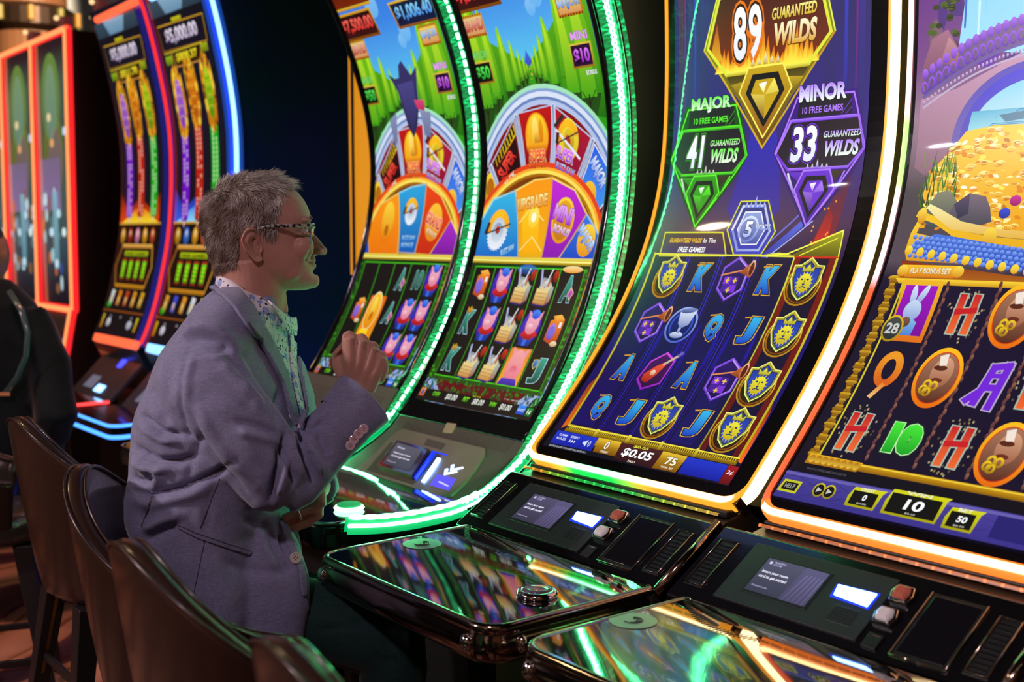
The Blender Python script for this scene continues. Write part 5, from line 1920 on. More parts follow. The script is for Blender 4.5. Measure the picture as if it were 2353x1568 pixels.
    A = Art((.142, .174, .272, .255))
    A.grad(.13, .17, .28, .26, [(.17, '#2c2a3c'), (.26, '#45405a')], 0)
    A.poly([(.215, .174), (.272, .174), (.272, .255), (.225, .255)], '#4c4668', 1, '#3c3550')
    for k in range(5):
        A.poly([(.222 + k * .010, .174), (.226 + k * .010, .174), (.238 + k * .008, .240), (.235 + k * .008, .240)], '#5e5880', 2, '#463f60')
    A.ell(.153, .245, .0035, .0035, '#b0aac8', 3, n=10)
    A.text('PLAYERS', .160, .246, .184, .250, '#a8a2c0', 3)
    A.text('CLUB', .160, .2405, .178, .2445, '#a8a2c0', 3)
    A.text('Insert your room', .149, .2185, .205, .2265, '#e8e4f4', 3, bold=.015)
    A.text('card to get started', .149, .207, .208, .2155, '#e8e4f4', 3, bold=.015)
    A.text('Welcome to the casino', .149, .186, .184, .190, '#9a94b0', 3)
    A.build('display', M_LCD, fr, lambda u, v, o: kp(u, v, o + .0076), lay=.0001)
    S('slot_halo', [(.299, .2105), (.3775, .2065), (.3785, .2445), (.2955, .241)], .0074, M_BLUEHALO, rd)
    S('card_slot_light', [(.305, .2155), (.373, .2105), (.374, .2412), (.2996, .2388)], .0090, M_BLUEGLOW, rd)
    sp = S('speaker_grille', R4(.318, .368, .163, .199), .0066, M_CONS, rd)
    for k in range(6):
        S('grille_slit', R4(.320 + k * .0004, .366, .166 + k * .0055, .1685 + k * .0055), .0071, M_BLACK2, sp, .001, 0)
    for (u, v, m) in ((.4143, .2525, M_KNOB_R), (.4135, .2017, M_KNOB_W)):
        b = B()
        q = [(-.015, -.017), (.015, -.017), (.020, 0), (.015, .017), (-.015, .017), (-.020, 0)]
        b.loft([[kp(u + a * k, v + c * k, o) for a, c in q] for k, o in ((1.05, .002), (1.05, .010), (.92, .014))])
        kb = b.build('button_ring', M_CHROME2, con, bevel=.001)
        b = B()
        b.loft([[kp(u + a * k, v + c * k, o) for a, c in q] for k, o in ((.74, .010), (.72, .017), (.5, .021))])
        b.build('button_cap', m, kb, bevel=.001)
    S('usb_socket', R4(.405, .432, .136, .166), .0075, M_BLACK2)
    S('socket_glint', R4(.410, .427, .160, .1635), .0085, M_CHROME, con)
    b = B()
    b.tube([kp(w - .008, .108, .006), kp(w - .006, .305, .006)], .009, 10)
    b.build('end_rail', M_CHROME, root, smooth=True)
    # player deck
    deck = player_deck(root, d_sL0, d_sL1, -1.515, dfront, .698, .055, .066)
    sB, dB = deckbtn
    b = B()
    b.cyl(W(sB, dB, .6995), ZV, 0, 0, 34, prof=[(.037, 0), (.038, .006), (.034, .012), (.029, .013)])
    pb = b.build('spin_button', M_CHROME2, deck, smooth=True)
    b = B()
    b.cyl(W(sB, dB, .6995), ZV, 0, 0, 34, prof=[(.028, .008), (.028, .0145), (.022, .0165), (.001, .017)])
    b.build('button_cap', mat('smoky_button_lens', (0.10, 0.10, 0.12), 0.06, coat=1.0, bump=(15, 0.02)), pb, smooth=True)
    sB, dB = badge_p
    b = B()
    b.cyl(W(sB, dB, .7002), ZV, .041, .0012, 40)
    bd = b.build('deck_badge', M_DISC, deck)
    b = B()
    for k in range(3):
        b.tube([W(sB + (.016 - .004 * k) * math.cos(a * PI / 8), dB + (.016 - .004 * k) * math.sin(a * PI / 8), .7018) for a in range(3 + k * 2, 15)], .0012, 5)
    b.build('badge_emblem', mat('dark_green_print', (0.06, 0.10, 0.08), 0.4, bump=(50, .02)), bd)
    for (s, d) in ((d_sL0 + .002, dfront - .042), (d_sL0 - .038, dfront - .002), (d_sL1 + .06, dfront + .001), (d_sL1 + .0, dfront - .07)):
        b = B()
        b.ball(W(s, d, .664), .015, (RV, NV, ZV), (.9, .7, 1.05))
        b.build('lamp_stud', M_CHROME2, deck, smooth=True)
    for k in range(24):
        pass
    b = B()
    for k in range(26):
        t = k / 26
        s, d = d_sL0 - .02 - .22 * t, -1.505 + .055 * math.sin(t * 2.6) + .03 * t
        b.box(W(s, d, .7015), (.0008, .006, .0006), (RV, NV, ZV))
    b.build('air_vent', M_BLACK2, deck)
    return root


GOLDW, GREENW, ORNG = (5.2, 3.7, 1.75), (1.6, 5.0, 2.6), (1.35, .48, .03)


def col_c(u, v, core):
    t = 0.0
    if v < .03 and .12 < u < .42:
        t = max(0.0, min(1, (u - .12) / .03)) * max(0.0, min(1, (.42 - u) / .10))
    if core:
        return mixc(GOLDW, GREENW, t)
    return mixc(ORNG, (.02, 1.2, .12), t)


def under_c(t):
    if t < .16:
        return (1.0, .42, .02)
    if t < .62:
        return mixc((.5, .8, .02), (.02, .85, .10), min(1, (t - .16) * 6))
    return mixc((.12, .8, .05), (1.0, .55, .03), (t - .62) * 3)


gold_machine('slot_machine', 2.14, 2.14, .650,
             'slot machine in a bright yellow-lit frame showing 89 guaranteed wilds above lion shield reels', art_wilds(), M_SCREEN_AG, col_c, 2.10, 1.503, -1.128, under_c, (1.60, -1.312), (2.023, -1.346), .0015, (.030, (.009, .008, .0005)))


def col_d(u, v, core):
    if v < .02:
        return (5.6, 3.6, 1.5) if core else (1.5, .30, .03)
    k = v
    if k < .55:
        return (3.2, .85, .06) if core else (1.3, .16, .05)
    if .74 < k < .92:
        return (1.2, 3.8, .9) if core else (.8, 2.2, .4)
    return (4.2, 2.9, 3.2) if core else (3.2, 1.3, 1.5)


gold_machine('slot_machine', 1.44, 1.477, .650,
             'nearest slot machine at the right edge, gold palace game with red H symbols', art_palace(), M_SCREEN, col_d, 1.437, .835, -1.128,
             lambda t: (1.0, .20, .015), (.96, -1.312), (1.392, -1.351), .005, (-.018, (.008, .0006, .0006)))
# ------------------------------------------------------------------ the two machines with green light bands
BQ = [(-1.35, .69), (-1.58, .70), (-1.66, .73), (-1.73, .77), (-1.80, .82), (-1.835, .86), (-1.87, .91)]
LEDP = [(-1.29, .7285), (-1.37, .718), (-1.447, .714), (-1.52, .715), (-1.569, .718), (-1.632, .731), (-1.70, .762), (-1.768, .805)] + BLP[3:]
M_GREENCORE = glow('white_green_light', (0.10, 1.0, 0.32), 34.0)
M_DASH = glow('white_dash_light', (0.18, 1.0, 0.45), 24)


def green_machine(sL, ds, label, art, kind):
    w = .52
    root = empty('slot_machine', W(sL - w / 2, -2.3, 0), label, 'slot machine')
    pf = Prof(BP, sL, ds)
    top = 1.47
    b = B()
    front = [pf.dz(top * i / 30, -.02) for i in range(31)]
    poly = [(-1.62, 0.0), (-1.62, .60), (-1.24, .665), (-1.24, .690), (-1.57, .690), (-1.655, .720), (-1.73, .757), (-1.80, .81)] + front + [(-2.75, front[-1][1] + .02), (-2.75, 0.0)]
    k = len(poly)
    sa, sb = sL + .045, sL - w - .030
    b.add([W(sa, d, z) for d, z in poly] + [W(sb, d, z) for d, z in poly],
          [tuple(range(k)), tuple(range(2 * k - 1, k - 1, -1))] + [(i, (i + 1) % k, (i + 1) % k + k, i + k) for i in range(k)])
    b.build('cabinet', M_CAB, root)
    b = pf.strip(-.035, w + .024, -.03, top, -.003, .022, 44)
    bz = b.build('bezel', M_BLACK, root, bevel=.003)
    for u in (-.030, w + .018):
        b = B()
        b.tube([pf(u, -.03 + 1.5 * i / 50, .001) for i in range(50)], .0032, 6)
        b.build('bezel_edge', mat('black_chrome', (0.12, 0.12, 0.13), 0.08, 1.0, bump=(20, .05)), bz, smooth=True)
    art.build('screen', M_SCREEN, root, lambda u, v, o: pf(u, v, o - .0015), lay=.00012)
    # console below the glass
    q = Prof(BQ, sL, ds * .5)
    b = B()
    rings = []
    for i in range(26):
        v = .235 + (.575 - .235) * i / 25
        rings.append([q(-.03, v, -.02), q(w + .02, v, -.02), q(w + .02, v, 0), q(-.03, v, 0)])
    b.loft(rings)
    con = b.build('console_panel', M_TAUPE2, root)

    def S(nm, quad, t, m, par, dp=.003, bv=.001):
        return slab(nm, q, quad, t, dp, m, par, bevel=bv)
    for k in range(16):
        S('rib', [(.02, .462 + k * .005), (.50, .462 + k * .005), (.50, .464 + k * .005), (.02, .464 + k * .005)], .0012, M_TAUPE2, con, .001, 0)
    if True:
        fp = [(.060, .2575), (.478, .2575), (.498, .268), (.478, .34), (.470, .40), (.452, .438), (.436, .4523), (.050, .4546), (.030, .446), (.030, .40), (.036, .33)]
        b = B()
        # follow the curve: strips of the face plate
        N = 10
        for i in range(N):
            va, vb = .2575 + (.4535 - .2575) * i / N, .2575 + (.4535 - .2575) * (i + 1) / N

            def ext(v):
                t = (v - .2575) / (.4535 - .2575)
                l = .058 - .030 * min(1, t * 1.4)
                r_ = .492 - .055 * t ** 1.6 - (.03 * max(0, .06 - t) / .06)
                if t > .94:
                    l += .012 * (t - .94) / .06
                    r_ -= .012 * (t - .94) / .06
                return l, r_
            la, ra = ext(va)
            lb, rb = ext(vb)
            b.hexa([q(la, va, -.003), q(ra, va, -.003), q(ra, va, .006), q(la, va, .006), q(lb, vb, -.003), q(rb, vb, -.003), q(rb, vb, .006), q(lb, vb, .006)])
        face = b.build('face_plate', M_TAUPE, con)
        S('recess', [(.100, .272), (.330, .270), (.300, .398), (.052, .398)], .0068, mat('shadow_grey_recess', (0.09, 0.075, 0.06), 0.5, bump=(100, .04)), face)
        sp = S('speaker_grille', [(.090, .300), (.118, .300), (.085, .370), (.060, .365)], .0074, M_TAUPE2, face)
        fr = S('display_frame', [(.145, .286), (.3136, .285), (.253, .3954), (.0933, .398)], .022, mat('dark_red_frame', (0.05, 0.012, 0.012), 0.25, coat=.6, bump=(40, .03)), face)
        A = Art((.0, .0, 1, 1))
        A.poly([(.02, .03), (.98, .03), (.98, .97), (.02, .97)], '#4a4854', 0, '#35333c')
        A.text('Welcome', .12, .78, .40, .86, '#c0bcd0', 2)
        A.text('Insert your room', .12, .52, .74, .62, '#dcd8e8', 2, bold=.01)
        A.text('card to get started', .12, .38, .78, .48, '#dcd8e8', 2, bold=.01)
        A.text('Members club', .12, .16, .42, .22, '#9a96a8', 2)
        c4 = [(.158, .296), (.292, .295), (.244, .388), (.108, .390)]

        def fm(u, v, o):
            P = [q(x_, y_, .022) for x_, y_ in [(.145, .286), (.3136, .285), (.253, .3954), (.0933, .398)]]
            u, v = .09 + .80 * u, .08 + .84 * v
            nrm = (P[1] - P[0]).cross(P[3] - P[0]).normalized()
            return P[0] * (1 - u) * (1 - v) + P[1] * u * (1 - v) + P[2] * u * v + P[3] * (1 - u) * v + nrm * (.0008 + o)
        A.build('display', M_LCD, fr, fm, step=.5, lay=.0001)
        S('card_slot_light', [(.318, .287), (.326, .287), (.276, .396), (.268, .396)], .018, M_BLUEHALO, face)
        S('card_slot_light', [(.345, .290), (.358, .290), (.312, .384), (.2985, .383)], .010, M_BLUEGLOW, face)
        S('slot_glow', [(.262, .400), (.32, .400), (.32, .403), (.262, .403)], .0085, M_BLUEHALO, face)
        for dv in (0, -.018):
            S('arrow_mark', [(.372 + dv * .3, .372 + dv), (.392 + dv * .3, .352 + dv), (.397 + dv * .3, .360 + dv), (.380 + dv * .3, .378 + dv)], .0085, glow('pale_blue_mark', (.50, .62, 1.0), 2.2), face)
            S('arrow_mark', [(.392 + dv * .3, .352 + dv), (.425 + dv * .3, .374 + dv), (.418 + dv * .3, .378 + dv), (.394 + dv * .3, .362 + dv)], .0085, glow('pale_blue_mark', (.50, .62, 1.0), 2.2), face)
        S('ticket_tray', [(.3856, .2873), (.4662, .2881), (.4405, .3333), (.3641, .3306)], .0085, glow('violet_tray_light', (.12, .09, .95), .9), face)
        S('tray_glint', [(.40, .303), (.452, .297), (.452, .302), (.402, .309)], .0092, glow('pale_violet_glint', (.35, .35, 1.0), 1.6), face)
        S('blank_plate', [(.192, .4167), (.2767, .4156), (.2707, .4377), (.1813, .4407)], .0074, M_TAUPE2, face)
        lp = S('maker_plate', [(.2099, .4751), (.2486, .4785), (.2441, .5123), (.198, .5105)], .004, mat('pale_gold_plate', (.55, .42, .28), .35, .3, bump=(60, .03)), con)
        A = Art((0, 0, 1, 1))
        A.text('LIGHT &', .15, .56, .85, .80, '#20140c', 2, bold=.04)
        A.text('WONDER', .12, .20, .88, .46, '#20140c', 2, bold=.04)

        def fm2(u, v, o):
            a = (.2099 + .0387 * u, .4751 + .0034 * u)
            c = (.198 + .0461 * u, .5105 + .0018 * u)
            return q(a[0] + (c[0] - a[0]) * v, a[1] + (c[1] - a[1]) * v, .0044 + o)
        A.build('plate_lettering', mat('dark_lettering', (.03, .02, .015), .5, bump=(50, .02)), lp, fm2, step=.6, lay=.00008)
    # deck
    b = B()
    s0, s1 = sL + .045, sL - w - .035
    rings = []
    for ins, z in ((.004, .655), (0, .665), (0, .704), (.006, .711), (.016, .712)):
        rings.append([W(s, d, z) for s, d in outline(s0, s1, -1.60, -1.225, .06, 8, ins)])
    b.loft(rings)
    deck = b.build('deck', M_BLACK, root, smooth=False)
    b = B()
    o = outline(s0, s1, -1.60, -1.225, .06, 8, .014)
    b.loft([[W(s, d, .708) for s, d in o], [W(s, d, .7145) for s, d in o]])
    b.build('deck_glass', M_GLASSTOP, deck)
    b = B()
    b.tube([W(s, d, .7135) for s, d in outline(s0, s1, -1.60, -1.225, .06, 8, .004)[0:19]], .0045, 6)
    b.build('deck_trim', M_CHROME2, deck, smooth=True)
    sB, dB = s1 + .100, -1.352
    b = B()
    b.cyl(W(sB, dB, .714), ZV, 0, 0, 32, prof=[(.026, 0), (.033, .002), (.036, .006), (.033, .010), (.028, .011)])
    pb = b.build('spin_button', glow('green_white_button_light', (.55, 1.0, .72), 2.4), deck, smooth=True)
    b = B()
    b.cyl(W(sB, dB, .714), ZV, 0, 0, 32, prof=[(.028, .010), (.028, .015), (.001, .0155)])
    b.build('button_cap', glow('green_button_cap', (.01, .40, .12), .8), pb, smooth=False)
    # light band down the right side
    sR = sL - w - .058
    pl = Prof(LEDP, sR, ds)
    n = 190
    Lt = 1.92
    wv = .027
    V, F, Cc = [], [], []
    for i in range(n + 1):
        v = Lt * i / n
        up = max(0, min(1, (v - .35) / .35))
        a = wv * (.25 + .75 * up)
        V += [pl(-a, v, -.030), pl(-a, v, 0.0), pl(a * .45, v, .003), pl(a, v, -.004), pl(a, v, -.034)]
    for i in range(n):
        for k in range(4):
            q0, q1, q2, q3 = i * 5 + k, i * 5 + k + 1, (i + 1) * 5 + k + 1, (i + 1) * 5 + k
            up = i / n * Lt
            br = 1.0 if up > .5 else 1.6
            c1 = dark((.0, .52, .13), br * (1.3 if (i % 6) < 3 else .55))
            c2 = dark((.0, .16, .035), br)
            if up < .5:
                c1 = c2 = (.0, .40, .11)
            if (i + k) % 2:
                F += [(q0, q1, q2), (q0, q2, q3)]
            else:
                F += [(q0, q1, q3), (q1, q2, q3)]
            Cc += [c1] * 3 + [c2] * 3
    st = mk('light_band', V, F, band_mat('green_light_band', 1.25), root, cols=Cc)
    if kind == 'rope':
        for ph in (0, PI):
            b = B()
            pts = []
            N = 620
            for i in range(N):
                v = .30 + (Lt - .30) * i / N
                a = 2 * PI * v / .030 + ph
                pts.append(pl(.0175 + .0070 * math.sin(a), v, .005 + .003 * math.cos(a)))
            b.tube(pts, .0030 if ph == 0 else .0018, 6)
            b.build('light_rope', M_GREENCORE, st, smooth=True)
        b = B()
        b.tube([pl(.004, .004 + .35 * i / 260, .004) for i in range(261)], [.0040 + .0022 * abs(math.sin(i * .115)) for i in range(261)], 8)
        b.build('light_rope', M_GREENCORE, st, smooth=True)
        b = B()
        b.tube([pl(.0105, .60 * i / 40, -.014) for i in range(28)], .0042, 6)
        b.build('light_rope', M_GREENCORE, st, smooth=True)
    else:
        b = B()
        v = .50
        while v < Lt:
            b.tube([pl(.018, v + .018 * i / 3, .002) for i in range(4)], .0038, 6)
            v += .027
        b.build('light_dashes', M_DASH, st, smooth=True)
        b = B()
        b.tube([pl(.007, .02 + .51 * i / 300, .004) for i in range(301)], [.0042 + .0024 * abs(math.sin(i * .12)) for i in range(301)], 8)
        b.build('light_rope', M_GREENCORE, st, smooth=True)
    b = B()
    b.tube([pl(.033, v_, -.01) for v_ in [.30 + .04 * i for i in range(40)]], .0035, 6)
    b.build('band_edge', mat('black_chrome', (0.12, 0.12, 0.13), 0.08, 1.0, bump=(20, .05)), st, smooth=True)
    return root


rB = green_machine(2.79, .015, 'slot machine with green twisted-rope light and an upgrade wheel on its screen', art_wheel(0), 'rope')
rA = green_machine(3.47, -.02, 'slot machine behind the raised fist, grand wheel and dark pointed figure on screen', art_wheel(1), 'dash')
# orange lit side panel of the farther one
b = B()
b.sbox(3.80, 3.50, -2.26, -2.22, 1.20, 2.55)
sp_ = b.build('side_light_panel', glow('orange_panel_light', (.80, .30, .012), .85), rA)
b = B()
b.sbox(3.775, 3.762, -2.22, -2.214, 1.18, 2.56)
b.build('panel_divider', M_BLACK2, sp_)

# ------------------------------------------------------------------ far pair and the red neon cabinets
M_BLUESHELL = mat('blue_gloss_shell', (0.05, 0.09, 0.35), 0.25, coat=.7, bump=(20, .03))


def far_machine(sL, label, art, lc, ec, edge):
    w = .525
    root = empty('slot_machine', W(sL - w / 2, -2.3, 0), label, 'slot machine')
    pf = Prof(EP, sL)
    top = 1.62
    b = B()
    front = [pf.dz(top * i / 24, -.02) for i in range(25)]
    poly = [(-2.05, 0.0), (-2.05, .60), (-1.94, .82)] + front + [(-2.7, front[-1][1]), (-2.7, 0.0)]
    k = len(poly)
    sa, sb = sL + .02, sL - w - .03
    b.add([W(sa, d, z) for d, z in poly] + [W(sb, d, z) for d, z in poly],
          [tuple(range(k)), tuple(range(2 * k - 1, k - 1, -1))] + [(i, (i + 1) % k, (i + 1) % k + k, i + k) for i in range(k)])
    b.build('cabinet', mat('glossy_navy_shell', (0.020, 0.050, 0.14), .3, coat=.4, bump=(20, .03), var=(2.5, (0.012, 0.07, 0.07))), root)
    b = pf.strip(-.018, w + .012, 0.02, top, -.003, .022, 40)
    b.build('bezel', M_GREY if lc == 'r' else M_BLACK, root, bevel=.003)
    art.build('screen', M_SCREEN, root, lambda u, v, o: pf(u, v, o - .0015), lay=.00016)
    # concave shell beside the glass; the wash of the edge light is its own emission
    b = B()
    rings = []
    for i in range(40):
        v = .02 + (top - .02) * i / 39
        rings.append([pf(w + .012, v, -.02), pf(w + .012, v, 0), pf(w + .06, v, -.012), pf(w + .11, v, .004), pf(w + .126, v, .002), pf(w + .124, v, -.022)])
    b.loft(rings)
    sh = b.build('side_shell', mat('glowing_blue_shell_' + lc, (0.05, 0.09, 0.35), 0.25, coat=.7, bump=(20, .03), emit=(.012, .10, .60) if lc == 'b' else (.010, .012, .30), es=.55), root, smooth=True)
    b = B()
    b.tube([pf(w + .124, .03 + (top - .03) * i / 39, .008) for i in range(40)], .009 if lc == 'b' else .008, 8)
    b.build('edge_light', glow('far_edge_light_' + lc, ec, edge), sh, smooth=True)
    if lc == 'b':
        b = B()
        b.tube([pf(w + .100, .03 + (top - .03) * i / 39, .010) for i in range(40)], .013, 8)
        b.build('edge_light', glow('far_edge_light_deep', (.01, .05, 1.0), 1.5), sh, smooth=True)
    # light bars above and below the screen
    b = B()
    b.hexa([pf(.13, -.005, .01), pf(w + .13, -.005, .01), pf(w + .13, -.005, .04), pf(.13, -.005, .04), pf(.12, .035, .01), pf(w + .13, .035, .01), pf(w + .13, .035, .04), pf(.12, .035, .04)])
    bar = b.build('light_bar', glow('far_bar_' + lc, ec if lc == 'b' else (1.0, .13, .05), 2.2 if lc == 'b' else 1.4), root, bevel=.006)
    b = B()
    b.tube([pf(.12, 1.575, .02), pf(w + .12, 1.585, .02)], .018, 8)
    b.build('light_bar', glow('far_bar_' + lc, ec, 1.4), root, smooth=True)
    # console and deck
    kp = Prof([(-1.80, .58), (-1.93, .70), (-2.02, .80)], sL)
    b = B()
    b.hexa([kp(0, 0, -.02), kp(w, 0, -.02), kp(w, 0, 0), kp(0, 0, 0), kp(0, kp.len, -.02), kp(w, kp.len, -.02), kp(w, kp.len, 0), kp(0, kp.len, 0)])
    con = b.build('console_panel', mat('lavender_grey_panel', (.10, .10, .15), .4, bump=(100, .04)), root, bevel=.004)
    slab('display', kp, [(.10, .06), (.22, .06), (.22, .15), (.10, .15)], .006, .002, glow('dim_far_display', (.16, .17, .24), .8), con)
    slab('card_slot_light', kp, [(.27, .05), (.36, .05), (.36, .09), (.27, .09)], .008, .002, glow('far_slot_light', (.22, .5, 1.0), 4.0), con)
    slab('card_slot_light', kp, [(.28, .20), (.34, .20), (.34, .25), (.28, .25)], .008, .002, glow('far_slot_light_deep', (.05, .07, 1.0), 2.0), con)
    b = B()
    b.loft([[W(s, d, z) for s, d in outline(sL + .01, sL - w - .08, -1.80, -1.56, .05, 5, ins)] for ins, z in ((.01, .54), (0, .55), (0, .595), (.01, .60))])
    deck = b.build('deck', M_BLACK, root)
    o = outline(sL + .01, sL - w - .08, -1.80, -1.56, .05, 5, 0)
    for z, nm, rr in ((.603, 'deck_light', .006), (.558, 'deck_light', .008)):
        b = B()
        b.tube([W(s, d, z) for s, d in (o[0:12] + [o[12]])][0:13] + [W(sL - w - .08, -1.66, z), W(sL - w - .08, -1.78, z)], rr, 8)
        b.build(nm, glow('deck_neon_' + lc, (.06, .28, 1.0) if lc == 'b' else (1.0, .05, .05), 2.6), deck, smooth=True)
    b = B()
    b.sbox(sL - .05, sL - w + .02, -1.98, -1.93, .10, .50)
    sp = b.build('speaker_panel', mat('woven_speaker_cloth', (.05, .055, .07), .6, bump=(700, .6)), root, bevel=.004)
    return root


far_machine(5.12, 'far slot machine with a blue-lit curved edge, blue-based firecracker strings on screen', art_dragons(1), 'b', (.22, .52, 1.0), 3.2)
far_machine(5.80, 'far slot machine with a red-lit curved edge and orange glow under its firecrackers', art_dragons(0), 'r', (1.0, .03, .02), 1.15)

M_NEON = glow('orange_neon_core', (1.0, .30, .10), 1.5)
M_NEONR = glow('red_neon_rim', (1.0, .018, .02), 1.2)


def neon_machine(s1, s0, label, last, first):
    """tall upright cabinet; s1 right edge, s0 left edge"""
    root = empty('slot_machine', W((s0 + s1) / 2, -2.3, 0), label, 'slot machine', 'red neon cabinets')
    zt, zb = 2.405, .95
    b = B()
    poly = [(-1.98, 0), (-1.93, .50), (-2.02, zb), (-2.03, zt), (-2.9, zt), (-2.9, 0)]
    k = 6
    b.add([W(s0 - .01, d, z) for d, z in poly] + [W(s1 + .01, d, z) for d, z in poly],
          [tuple(range(k)), tuple(range(2 * k - 1, k - 1, -1))] + [(i, (i + 1) % k, (i + 1) % k + k, i + k) for i in range(k)])
    b.build('cabinet', mat('charcoal_side_wall', (.040, .033, .035), .5, bump=(40, .04)), root)
    A = art_far(last)
    ww = s0 - s1
    A.build('screen', screen_mat('far_reflective_glass', 1.15, .2, .5), root, lambda u, v, o: W(s0 - u * ww / .6, -2.008 + o, zb + .01 + v), lay=.0004)
    b = B()
    c = B()
    segs = [[W(s1, -2.0, zb), W(s1, -2.01, zt)], [W(s0, -2.01, zt), W(s1, -2.01, zt)], [W(s0, -2.0, zb), W(s1, -2.0, zb)]]
    if last == 0:
        segs.append([W(s0, -2.0, zb), W(s0, -2.01, zt)])
    if first:
        segs.append([W(s1, -1.99, zb), W(s1, -1.90, .50)])
    for p, q in segs:
        v = p[0] - p[1] if False else (p - q)
        b.tube([p, q], .021, 10)
        c.tube([p + NV * .009, q + NV * .009], .0155, 10)
    fr = b.build('neon_frame', M_NEONR, root, smooth=True)
    c.build('neon_tube', M_NEON, fr, smooth=True)
    kp = Prof([(-1.80, .58), (-1.97, .82), (-2.0, .93)], s0)
    b = B()
    b.hexa([kp(.05, 0, -.02), kp(ww - .08, 0, -.02), kp(ww - .08, 0, 0), kp(.05, 0, 0), kp(.05, kp.len, -.02), kp(ww - .08, kp.len, -.02), kp(ww - .08, kp.len, 0), kp(.05, kp.len, 0)])
    con = b.build('console_panel', mat('lavender_grey_panel', (.10, .10, .15), .4), root, bevel=.004)
    slab('card_slot_light', kp, [(.27, .20), (.36, .20), (.36, .25), (.27, .25)], .008, .002, glow('far_slot_light', (.22, .5, 1.0), 4.0), con)
    b = B()
    b.sbox(s0 - .02, s1 + .02, -2.0, -1.62, .52, .58)
    b.build('deck', M_BLACK, root, bevel=.01)
    sm = s1 + ww * .30
    lm = B()
    lm.cyl(W(sm, -2.25, zt), ZV, .045, .03, 16)
    lamp = lm.build('signal_lamp', M_GREY, root)
    for j, (cc, es) in enumerate((((.40, .03, .04), .2), ((.35, .28, .27), .2), ((.40, .08, .08), .2))):
        lm = B()
        lm.cyl(W(sm, -2.25, zt + .032 + j * .055), ZV, .042, .052, 16)
        lm.build('lamp_tier', glow('signal_tier_%d' % j, cc, es), lamp)
    for a in (0, 1):
        lm = B()
        lm.ball(W(sm - .03, -2.19, zt + .10 + .08 * a), .014)
        lm.build('lamp_glint', glow('signal_glint', (1.0, .62, .30), 1.4), lamp)
    return root


neon_machine(6.28, 6.87, 'red neon framed cabinet next to the black side wall, its right edge tube bent forward', 1, True)
neon_machine(6.88, 7.48, 'middle one of the red neon framed cabinets at the left edge', 2, False)
neon_machine(7.49, 8.09, 'red neon framed cabinet cut off by the left edge of the photo', 0, False)

# brown column with amber lamps, and the far wall
t = empty('round_column', (-3.62, 9.0, 0), 'brown round column with a ring of amber lamps near the ceiling', 'column')
b = B()
b.cyl((-3.62, 9.0, 0), ZV, .27, 4.24, 32)
b.build('shaft', mat('brown_column_wood', (0.20, 0.10, 0.05), 0.5, bump=(20, .06), var=(2, (.26, .14, .07))), t, smooth=False)
b = B()
b.cyl((-3.62, 9.0, 2.84), ZV, 0, 0, 32, prof=[(.28, 0), (.34, .04), (.34, .16), (.28, .2)])
ring = b.build('lamp_ring', mat('dark_bronze_ring', (.03, .02, .015), .4, .6, bump=(20, .05)), t)
for k in range(10):
    a = PI + k * PI / 5 + .1
    b = B()
    b.cyl((-3.62 + .35 * math.cos(a), 9.0 + .35 * math.sin(a), 2.90), ZV, .024, .10, 12)
    b.build('amber_lamp', glow('amber_lamp_glass' + str(k % 2), (.8, .40, .03) if k % 2 else (.42, .40, .05), .4), ring)
b = B()
b.box((-2.5, 12.4, 2.12), (9.4, 0.08, 2.12))
struct('wall_far', b, mat('warm_brown_far_wall', (0.13, 0.075, 0.05), 0.7, bump=(10, .05), var=(.6, (.10, .06, .05))))
b = B()
b.box((-3.2, 12.2, 3.75), (4.5, .10, .10))
o = struct('trim_1', b, mat('dark_far_beam', (.03, .02, .018), .6, bump=(10, .05)))

# added blue lamp, invented to tint the dark side of the far pair
t = empty('added_blue_fill', W(4.12, -2.45, 0), 'added blue fill lamp, hidden from view, tinting the dark machine side', 'lamp')
b = B()
b.cyl(W(4.12, -2.45, 0), ZV, 0, 0, 20, prof=[(.07, 0), (.07, .05), (.05, .09)])
b.build('lamp_body', M_BLACK2, t)
b = B()
b.cyl(W(4.12, -2.45, .09), ZV, .045, .006, 20)
b.build('lamp_lens', glow('blue_fill_lens', (.03, .12, 1.0), 160), t)
# ------------------------------------------------------------------ barrel chairs
M_LEATHER = mat('brown_leather', (0.030, 0.014, 0.010), 0.30, spec=0.5, coat=0.25, bump=(220, 0.12, 5, 0.003), var=(4, (0.038, 0.018, 0.013)))
M_LEATHER_IN = mat('dark_inner_leather', (0.035, 0.028, 0.026), 0.28, spec=0.6, coat=0.5, bump=(60, 0.25, 4, 0.004), var=(4, (0.045, 0.035, 0.03)))
M_LEG = mat('black_chair_leg', (0.012, 0.010, 0.010), 0.4, bump=(40, .04))
M_BRASS = mat('dull_brass_strip', (0.38, 0.24, 0.08), 0.35, 1.0, bump=(40, .05))


def chair_shell_section(phi, inner=False):
    a = abs(phi) / 118.0
    s = a * a * (3 - 2 * a)
    h = .925 - .25 * s
    c, sn = math.cos(math.radians(phi)), math.sin(math.radians(phi))
    e = 2.35
    rr = 1.0 / ((abs(c) / .235) ** e + (abs(sn) / .255) ** e) ** (1 / e)

    def P(rad, z):
        return Vector((-c * rad, sn * rad, z))

    def k(z):
        t = max(0, min(1, (z - .49) / .44))
        return .70 + .30 * (t ** .8)
    pts = []
    zb = .49
    pts.append(P(rr * .60, zb - .012))
    pts.append(P(rr * .66, zb))
    for i in range(9):
        z = zb + .02 + (h - zb - .035) * i / 8
        pts.append(P(rr * k(z), z))
    R = rr * k(h)
    for i in range(1, 6):
        an = PI * i / 6
        pts.append(P(R - .019 + .019 * math.cos(an), h - .015 + .017 * math.sin(an)))
    for i in range(7):
        z = h - .02 - (h - .545) * i / 6
        pts.append(P(rr * k(max(z, .5)) - .040, z))
    return pts


